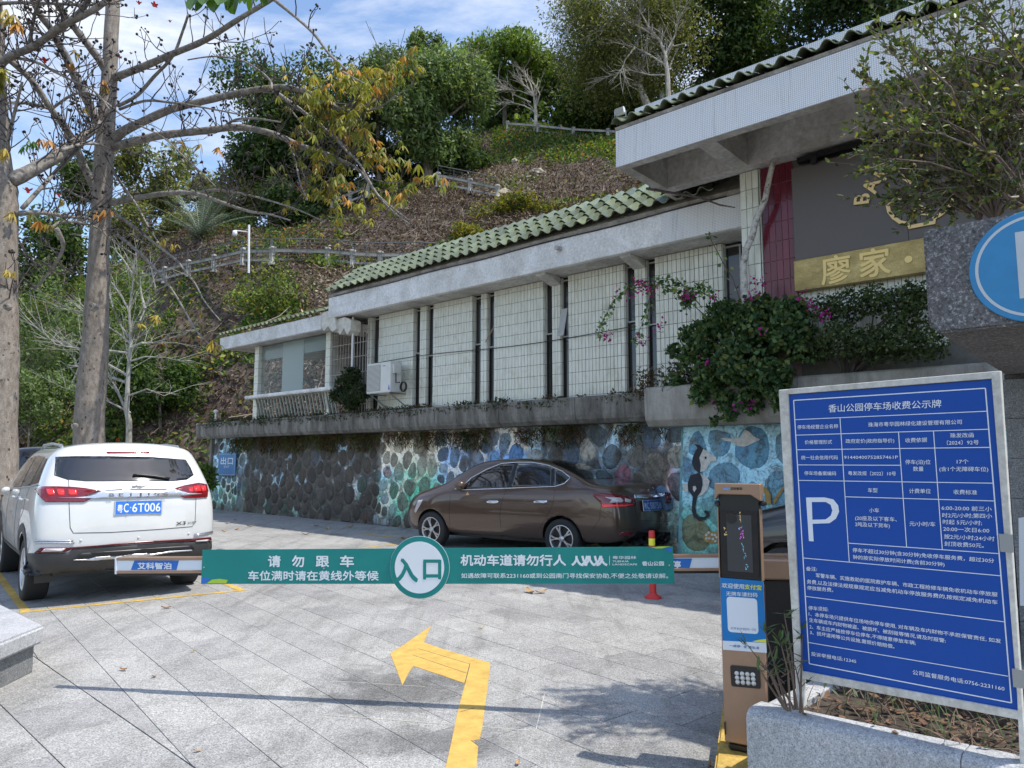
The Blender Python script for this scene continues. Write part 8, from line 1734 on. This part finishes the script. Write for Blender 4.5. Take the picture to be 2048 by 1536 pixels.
# near spray of big green leaves hanging into the top of the view
sp0 = atY(470, -30, 5.2); ob_ = thing('hanging_branch', 'spray of large glossy green leaves hanging into the top of the view', 'branch', sp0); m = MB(); m.tube([atY(520, -60, 5.4), atY(470, -30, 5.2), atY(420, -20, 5.1)], .012, 6); m.build('stem', TWG, ob_)
GLV = leafmat('big_green_leaf', .35, .45, .5)
for i in range(15):
    x0 = 405 + i * 8.6; p = atY(x0 + 2, -26 + abs(i - 7) * .6, 5.15 + lr.uniform(-.15, .15)); tip = atY(x0 - 6 + (i - 7) * 2.2 + lr.uniform(-5, 5), lr.uniform(8, 36) - abs(i - 8) * .9, 5.1 + lr.uniform(-.25, .25)); d = tip - p; L_ = d.length; d.normalize(); s = d.cross(Vector((lr.uniform(-.5, .5), 1, 0))).normalized(); n_ = d.cross(s); vs = []; fs = []
    for f_, ww in ((0, .08), (.2, .7), (.45, 1), (.7, .9), (.9, .45), (1, .03)): c = p + d * L_ * f_; W2 = L_ * .17 * ww; vs += [c + s * W2 + n_ * W2 * .35, c, c - s * W2 + n_ * W2 * .35]
    for q in range(5): b = q * 3; fs += [(b, b + 3, b + 4, b + 1), (b + 1, b + 4, b + 5, b + 2)]
    g_ = lr.uniform(.7, 1.3); me = mesh_np('leaf', [v_ - ORG[ob_.name] for v_ in vs], fs, GLV, col=np.tile(np.array([(.075 * g_, .15 * g_, .025 * g_)]), (len(vs), 1))); obj('leaf', me, ob_)

# ------------------------------------------------------------------ bougainvillea and shrubs on the ledge
def shrub(name, label, lobes, nl, size, pal, seed, wr=.34, droop=.3, flowers=0, base=None, cat='shrub', mat=LEAF, zmin=None):
    """lobes: (px, py, t, radius m)"""
    r = np.random.default_rng(seed); C = []; Rr = []
    for x, y, t_, q in lobes: s, z = WP(x, y, t_); C.append(S(s, t_, z)); Rr.append(q)
    C = np.array([tuple(c) for c in C]); Rr = np.array(Rr); b = Vector(base) if base else Vector((C[:, 0].mean(), C[:, 1].mean(), C[:, 2].min() - .3)); rt = thing(name, label, cat, b)
    k = r.choice(len(C), nl, p=Rr ** 2 / (Rr ** 2).sum()); d = r.normal(size=(nl, 3)); d /= np.linalg.norm(d, axis=1)[:, None]; P = C[k] + d * (Rr[k] * (1 - .6 * r.random(nl) ** 1.7))[:, None] * np.array((1, .8, 1)); keep = fb(P[:, 0] * 7 + P[:, 1] * 5, P[:, 2] * 7) > .38; P = P[keep]; d = d[keep]; n_ = len(P)
    pal = np.array(pal); col = pal[r.choice(len(pal), n_)] * r.uniform(.6, 1.35, (n_, 1)); leaf_obj('foliage', [leaves(P, r.uniform(.6, 1.3, n_) * size, wr, col, droop, d, r)], mat, rt)
    m = MB(); q = random.Random(seed)
    for c in C:
        c = Vector(c); mid = b.lerp(c, .6) + Vector((q.uniform(-.1, .1), q.uniform(-.1, .1), .1)); m.tube([b + Vector((q.uniform(-.1, .1), 0, 0)), mid, c], [.016, .011, .005], 5)
    m.build('stem', TWG, rt, kind='stuff'); return rt
BGV = [(.045, .10, .036), (.075, .14, .05), (.03, .066, .025), (.13, .20, .08), (.17, .20, .06)]
lob = [(1400, 680, -1.2, .34), (1450, 640, -1.15, .36), (1520, 640, -1.2, .42), (1580, 660, -1.3, .36), (1480, 720, -1.35, .42), (1540, 740, -1.4, .36), (1420, 750, -1.3, .30), (1380, 720, -1.2, .22), (1350, 760, -1.1, .14), (1590, 620, -1.2, .24), (1500, 800, -1.35, .20), (1450, 800, -1.35, .17), (1560, 790, -1.4, .2), (1400, 790, -1.3, .15), (1430, 840, -1.35, .07), (1460, 830, -1.35, .08), (1375, 600, -1.1, .10), (1345, 700, -1.15, .12), (1610, 700, -1.3, .22), (1335, 775, -1.05, .1)]
bv_ = shrub('bougainvillea', 'dense dark green bougainvillea bush with magenta flowers spilling over the pale ledge', [(a, b, c, d * .88) for a, b, c, d in lob], 12500, .08, BGV, 51, base=S(-12.7, -.95, 2.65), wr=.40)
# arching shoots with leaves and flowers
bl_ = []; m = MB(); fl_ = []; r = np.random.default_rng(3)
for P2 in ([(1380, 620), (1350, 575), (1310, 560), (1270, 572), (1240, 600), (1222, 640), (1213, 675)], [(1400, 610), (1360, 560), (1320, 555), (1310, 590), (1300, 640), (1285, 685)], [(1430, 600), (1400, 580), (1370, 570), (1340, 580)], [(1400, 680), (1402, 720), (1404, 760)], [(1480, 600), (1470, 560), (1450, 520), (1432, 480), (1430, 460)], [(1440, 610), (1420, 575), (1395, 565)]):
    Q = [S(WP(x, y, -1.25)[0], -1.25 - .05 * i, WP(x, y, -1.25 - .05 * i)[1]) for i, (x, y) in enumerate(P2)]; m.tube(Q, [.008 - .0008 * i for i in range(len(Q))], 5)
    for a, b in zip(Q[:-1], Q[1:]):
        for _ in range(26 if P2[0][0] != 1480 else 5): bl_.append(a.lerp(b, r.random()) + Vector(r.normal(size=3) * .035))
m.build('shoot', TWG, bv_); bl_ = np.array([tuple(q) for q in bl_]); cc_ = np.array(BGV)[r.choice(5, len(bl_))] * r.uniform(1.0, 2.2, (len(bl_), 1)); leaf_obj('shoot_leaf', [leaves(bl_, r.uniform(.05, .09, len(bl_)), .40, cc_, .4, None, r)], LEAF, bv_, kind='stuff')
for x, y, n_, t_ in ((1283, 572, 26, -1.4), (1300, 580, 20, -1.4), (1213, 672, 12, -1.6), (1283, 682, 14, -1.5), (1370, 592, 16, -1.4), (1256, 590, 8, -1.45), (1318, 652, 12, -1.3), (1240, 580, 6, -1.4), (1505, 590, 10, -1.6), (1515, 562, 10, -1.4), (1435, 590, 4, -1.4), (1625, 610, 12, -1.5), (1650, 625, 8, -1.5), (1600, 590, 6, -1.5), (1432, 808, 4, -1.6), (1504, 812, 5, -1.6), (1525, 660, 3, -1.7), (1408, 722, 4, -1.6), (1475, 815, 3, -1.6)):
    s, z = WP(x, y, t_); c = np.array(tuple(S(s, t_, z))); fl_.append(c + r.normal(size=(n_ * 2, 3)) * np.array((.055, .04, .05)))
fl_ = np.concatenate(fl_); leaf_obj('flower', [leaves(fl_, r.uniform(.035, .06, len(fl_)), .42, np.array([(.36, .015, .22)]) * r.uniform(.6, 1.6, (len(fl_), 1)), 0, None, r)], LEAF, bv_, kind='stuff')
# pale crooked liana up to the eave
lg_ = [(1488, 572, -1.15), (1487, 530, -1.15), (1492, 500, -1.15), (1505, 470, -1.15), (1512, 440, -1.15), (1530, 400, -1.15), (1538, 360, -1.15), (1545, 330, -1.15), (1552, 312, -1.1)]
Q = [S(WP(x, y, t_)[0], t_, WP(x, y, t_)[1]) for x, y, t_ in lg_]; m = MB(); m.tube([S(-12.75, -1.0, 2.66)] + Q, [.06] + [.055, .05, .048, .046, .044, .042, .04, .038, .034], 10); BARKW = streaky('white_bark', (.50, .48, .44), (.10, .09, .08), (.66, .64, .60), sc=(7, 7, 9), fine=50, bmp=.5, pos=(.34, .45, .62))
m.build('climbing_trunk', BARKW, None, smooth=True, label='pale crooked climber trunk rising past the tiled column to the eave', cat='trunk')
m = MB(); m.tube([S(WP(x, y, -1.3)[0], -1.3, WP(x, y, -1.3)[1]) for x, y in ((1293, 377), (1340, 385), (1400, 395), (1440, 410), (1470, 415))], [.022, .02, .018, .014, .008], 6); m.build('dead_branch', TWG, None, label='thin dead branch poking out under the left corner of the deep eave', cat='branch')
shrub('fine_shrub', 'fine-leaved light green shrub under the gold strip of the bakery sign', [(1650, 620, -1.3, .22), (1700, 610, -1.3, .24), (1750, 600, -1.3, .22), (1800, 610, -1.3, .26), (1840, 620, -1.3, .24), (1680, 680, -1.35, .28), (1740, 690, -1.35, .26), (1800, 680, -1.35, .28), (1860, 690, -1.35, .24), (1640, 700, -1.3, .2), (1830, 590, -1.3, .2)], 9000, .05, [(.06, .09, .03), (.10, .13, .045), (.04, .06, .02)], 52, base=S(-14, -.98, 2.62))
shrub('ledge_bush', 'small dark bush in front of the window grille', [(690, 770, -.6, .25), (705, 750, -.6, .22), (720, 785, -.6, .22), (675, 790, -.6, .2), (700, 800, -.6, .25)], 4500, .09, [(.03, .05, .018), (.045, .07, .025)], 53, wr=.2)
# creeping plants along the ledge and ferns hanging below it
def strip_leaves(name, label, a, b, tt, z, h, nn, size, pal, seed, hang=False, dens=None, wr=.22, grp=None):
    r = np.random.default_rng(seed); s = r.uniform(a, b, nn); d_ = fb(s * 1.3 + seed, s * 0 + 2); k = r.random(nn) < sm(.25, .6, d_ if dens is None else dens(s)); s = s[k]; d_ = d_[k]; n_ = len(s); zz = z + (-1 if hang else 1) * r.random(n_) ** 1.5 * h * (.5 + d_) ; tq = tt + r.uniform(-.12, .10, n_) * (1 if not hang else .3)
    P = np.stack([P0.x + s * U[0] + tq * V[0], P0.y + s * U[1] + tq * V[1], zz], 1); pal = np.array(pal); hue = fb(s * 2.5 + 7, s * 0); pi_ = np.clip((hue * len(pal) * 1.3 - .3 + r.uniform(-.6, .6, n_)).astype(int), 0, len(pal) - 1)
    return leaf_obj(name, [leaves(P, r.uniform(.6, 1.4, n_) * size, wr, pal[pi_] * r.uniform(.6, 1.3, (n_, 1)), 1.2 if hang else -.1, None, r)], LEAF, None, kind='stuff')
strip_leaves('ledge_creeper', '', -10.9, 6.1, -.24, 2.66, .14, 9000, .07, [(.085, .06, .04), (.05, .06, .022), (.06, .085, .03), (.12, .09, .05), (.09, .06, .05)], 61)
strip_leaves('ledge_creeper', '', -10.9, 6.1, -.34, 2.72, .12, 3000, .06, [(.09, .06, .04), (.05, .065, .025), (.06, .085, .03)], 66, True)
strip_leaves('ledge_creeper', '', -12.2, -10.4, -.55, 2.66, .5, 3500, .07, [(.10, .05, .04), (.06, .06, .03), (.14, .09, .06)], 62)
strip_leaves('hanging_fern', '', -11.2, 4.5, -.03, 2.22, .34, 10000, .13, [(.16, .06, .025), (.06, .085, .02), (.10, .045, .02), (.09, .115, .02), (.12, .06, .03), (.05, .06, .02)], 63, True, wr=.07)
# bush leaning over the gate pier
def near_bush():
    r = random.Random(77); rt = thing('overhanging_shrub', 'twiggy sunlit shrub with small glossy leaves overhanging the gate pier', 'shrub', (3.6, 4.9, 2.6)); m = MB(); Lp = []; Ld = []
    base = [atY(1990, 440, 4.2), atY(2060, 420, 4.1), atY(2100, 380, 4.3), atY(1960, 440, 4.3), atY(2140, 300, 4.2), atY(2000, 430, 4.5)]
    tips = [(1715, 150), (1740, 60), (1780, 110), (1830, 50), (1800, 165), (1730, 215), (1715, 240), (1740, 300), (1755, 350), (1720, 345), (1770, 395), (1800, 420), (1850, 430), (1900, 420), (1925, -20), (1960, 20), (2010, -20), (2040, 30), (1890, 130), (1860, 200), (1930, 250), (1980, 180), (2030, 120), (1850, 300), (1900, 340), (1960, 330), (2020, 260), (2048, 200), (1990, 380), (2040, 350), (1880, 60), (1820, 250), (1790, 330), (1900, 20), (1980, 90), (2080, 60), (2100, 180), (1940, 400), (1840, 380), (1760, 180), (1870, 250), (1780, 260), (1990, 230), (2060, 300), (1930, 150), (1820, 120)]
    for i, (x, y) in enumerate(tips * 2):
        Y = r.uniform(3.8, 4.7); e = atY(x + r.uniform(-14, 14), y + r.uniform(-10, 10), Y); b = r.choice(base); mid = b.lerp(e, .5) + Vector((r.uniform(-.15, .15), r.uniform(-.2, .2), r.uniform(.0, .25))); P_ = [b, b.lerp(mid, .5) + Vector((0, 0, .05)), mid, mid.lerp(e, .5) + Vector((0, 0, .05)), e]; m.tube(P_, [.011, .008, .006, .004, .002], 5, False)
        for k in range(2, 5):
            for _ in range(4):
                s = P_[k - 1].lerp(P_[k], r.random()); v_ = ((P_[k] - P_[k - 1]).normalized() + Vector((r.uniform(-1, 1), r.uniform(-1, 1), r.uniform(-.5, 1)))).normalized(); l = r.uniform(.10, .28); q = s + v_ * l; m.tube([s, s.lerp(q, .5) + Vector((0, 0, .01)), q], [.003, .0025, .0012], 4, False)
                for u_ in np.linspace(.25, 1, 7):
                    for sg in (1, -1): Lp.append(s.lerp(q, u_)); Ld.append(v_ * .6 + Vector((r.uniform(-1, 1), r.uniform(-1, 1), r.uniform(-.4, .8))).normalized())
        for u_ in np.linspace(.1, 1, 10):
            for _ in range(2): Lp.append(P_[3].lerp(e, u_)); Ld.append((e - P_[3]).normalized() + Vector((r.uniform(-1, 1), r.uniform(-1, 1), r.uniform(-.4, .6))))
    m.build('stem', plain('shrub_stem', (.17, .13, .10), .8, var=.2), rt, kind='stuff'); Lp = np.array([tuple(q) for q in Lp]); D = np.array([tuple(q) for q in Ld]); D /= np.linalg.norm(D, axis=1)[:, None]; n_ = len(Lp); rr2 = np.random.default_rng(8); keep = rr2.random(n_) < .52; Lp = Lp[keep]; D = D[keep]; n_ = len(Lp)
    b = np.cross(D, rr2.normal(size=(n_, 3))); b /= np.linalg.norm(b, axis=1)[:, None]; L_ = rr2.uniform(.026, .052, n_)[:, None]; c = np.cross(D, b); W2 = L_ * .24
    v_ = np.stack([Lp, Lp + D * L_ * .35 + b * W2 + c * W2 * .3, Lp + D * L_ * .7 + b * W2 * .8 + c * W2 * .3, Lp + D * L_, Lp + D * L_ * .7 - b * W2 * .8 + c * W2 * .3, Lp + D * L_ * .35 - b * W2 + c * W2 * .3], 1).reshape(-1, 3)
    i_ = np.arange(n_)[:, None] * 6; f_ = np.concatenate([i_ + np.array([0, 1, 2, 3]), i_ + np.array([0, 3, 4, 5])]); pal = np.array([(.06, .09, .025), (.10, .14, .035), (.18, .21, .05), (.075, .06, .035), (.28, .24, .05)]); col = pal[rr2.choice(5, n_, p=[.34, .28, .16, .16, .06])] * rr2.uniform(.7, 1.3, (n_, 1))
    leaf_obj('foliage', [(v_, f_, np.repeat(col, 6, 0))], leafmat('glossy_leaf', .42, .3, .45), rt, kind='stuff')
    m = MB()
    for x, y in ((1735, 168), (1725, 165), (1726, 177), (1965, 97)):
        c0_ = atY(x, y, 4.5); 
        for k in range(6): a = k * pi / 3; m.add([c0_, c0_ + Vector((cos(a) * .012 - .004, -.005, sin(a) * .012)), c0_ + Vector((cos(a) * .02, -.01, sin(a) * .02)), c0_ + Vector((cos(a + .6) * .012, -.005, sin(a + .6) * .012))], [(0, 1, 2, 3)])
    m.build('flower', plain('orange_flower', (.75, .20, .05), .5), rt)
near_bush()
# ------------------------------------------------------------------ planter weeds
def weeds():
    r = random.Random(5); rt = thing('planter_weeds', 'half-dry leafy weeds with woody stems growing at the left end of the planter', 'plant', G(1590, 1410, .4)); m = MB(); lv = MB()
    def leafb(p, d, L_, w):
        s = d.cross(Z3).normalized() if abs(d.z) < .95 else Vector((1, 0, 0)); n_ = s.cross(d).normalized(); lv.add([p, p + d * L_ * .35 + s * w - n_ * w * .3, p + d * L_ * .7 + s * w * .7 - n_ * w * .5, p + d * L_ - n_ * w, p + d * L_ * .7 - s * w * .7 - n_ * w * .5, p + d * L_ * .35 - s * w - n_ * w * .3, p + d * L_ * .5], [(0, 1, 6), (1, 2, 6), (2, 3, 6), (3, 4, 6), (4, 5, 6), (5, 0, 6)])
    for (bx, by), (tx, ty), nl in (((1590, 1405), (1568, 1225), 7), ((1595, 1405), (1572, 1290), 6), ((1575, 1408), (1530, 1262), 5), ((1572, 1405), (1495, 1290), 4), ((1600, 1412), (1605, 1265), 6), ((1588, 1405), (1550, 1330), 4), ((1565, 1400), (1540, 1340), 3), ((1605, 1410), (1590, 1330), 3), ((1580, 1408), (1560, 1280), 5), ((1570, 1404), (1515, 1330), 3)):
        Y0 = 3.28 + r.uniform(-.05, .1); b = atY(bx, by, Y0); e = atY(tx, ty, Y0 + r.uniform(-.15, .05)); mid = b.lerp(e, .5) + Vector((r.uniform(-.02, .02), 0, 0)); m.tube([b - Z3 * .03, mid, e], [.006, .0045, .002], 5)
        for _ in range(nl): d = Vector((r.uniform(-1, 1), r.uniform(-.8, .4), r.uniform(-.1, 1.2))).normalized(); leafb(e + Vector((0, 0, r.uniform(-.03, .01))), d, r.uniform(.05, .09), r.uniform(.006, .010))
        for _ in range(2): q = b.lerp(e, r.uniform(.4, .85)); d = Vector((r.uniform(-1, 1), r.uniform(-.6, .3), r.uniform(.2, 1))).normalized(); m.tube([q, q + d * .05], [.003, .0015], 4); leafb(q + d * .05, d, .04, .006)
    m.build('stem', plain('weed_stem', (.14, .10, .075), .85, var=.2), rt); lv.build('leaf', plain('weed_leaf', (.07, .115, .03), .5, var=.3, vs=20), rt)
    m = MB(); lv2 = MB(); m3 = MB()
    for _ in range(420):
        a, b_ = r.uniform(.12, 2.1), r.uniform(.16, 1.0); p = g0 + gd1 * a + gd2 * b_; p.z = .40 + r.uniform(-.01, .03); d = Vector((r.uniform(-1, 1), r.uniform(-1, 1), r.uniform(-.05, .9))).normalized(); l = r.uniform(.04, .20); m.tube([p, p + d * l * .5 + Vector((0, 0, .01)), p + d * l], [.003, .0025, .001], 4, False)
        if r.random() < .6: s = d.cross(Z3).normalized(); q = p + d * l; L_ = r.uniform(.03, .07); lv2.add([q, q + d * L_ * .5 + s * .008, q + d * L_, q + d * L_ * .5 - s * .008], [(0, 1, 2, 3)])
        q = p + Vector((r.uniform(-.1, .1), r.uniform(-.1, .1), .012)); s = Vector((r.uniform(-1, 1), r.uniform(-1, 1), r.uniform(-.3, .3))).normalized(); t_ = s.cross(Vector((r.uniform(-.4, .4), r.uniform(-.4, .4), 1))).normalized(); L_ = r.uniform(.03, .07); m3.add([q, q + s * L_ * .5 + t_ * L_ * .3, q + s * L_, q + s * L_ * .5 - t_ * L_ * .3], [(0, 1, 2, 3)])
    m.build('dry_stalk', plain('dry_stalk', (.20, .145, .10), .85, var=.3), None, kind='stuff'); lv2.build('small_weed', plain('weed_leaf_dull', (.055, .08, .03), .6, var=.3, vs=20), None, kind='stuff'); m3.build('leaf_litter', plain('leaf_litter', (.17, .095, .055), .8, var=.4, vs=15), None, kind='stuff')
    # grass blades under the board
    m = MB()
    for _ in range(46):
        a, b_ = r.uniform(.2, 1.5), r.uniform(.18, .6); p = g0 + gd1 * a + gd2 * b_; p.z = .40; tip = p + Vector((r.uniform(-.08, .08), r.uniform(-.08, .08), r.uniform(.08, .22))); s = Vector((.004, .002, 0)); m.add([p - s, p + s, tip], [(0, 1, 2)])
    m.build('grass_blade', MATS['weed_leaf'], None, kind='stuff')
weeds()
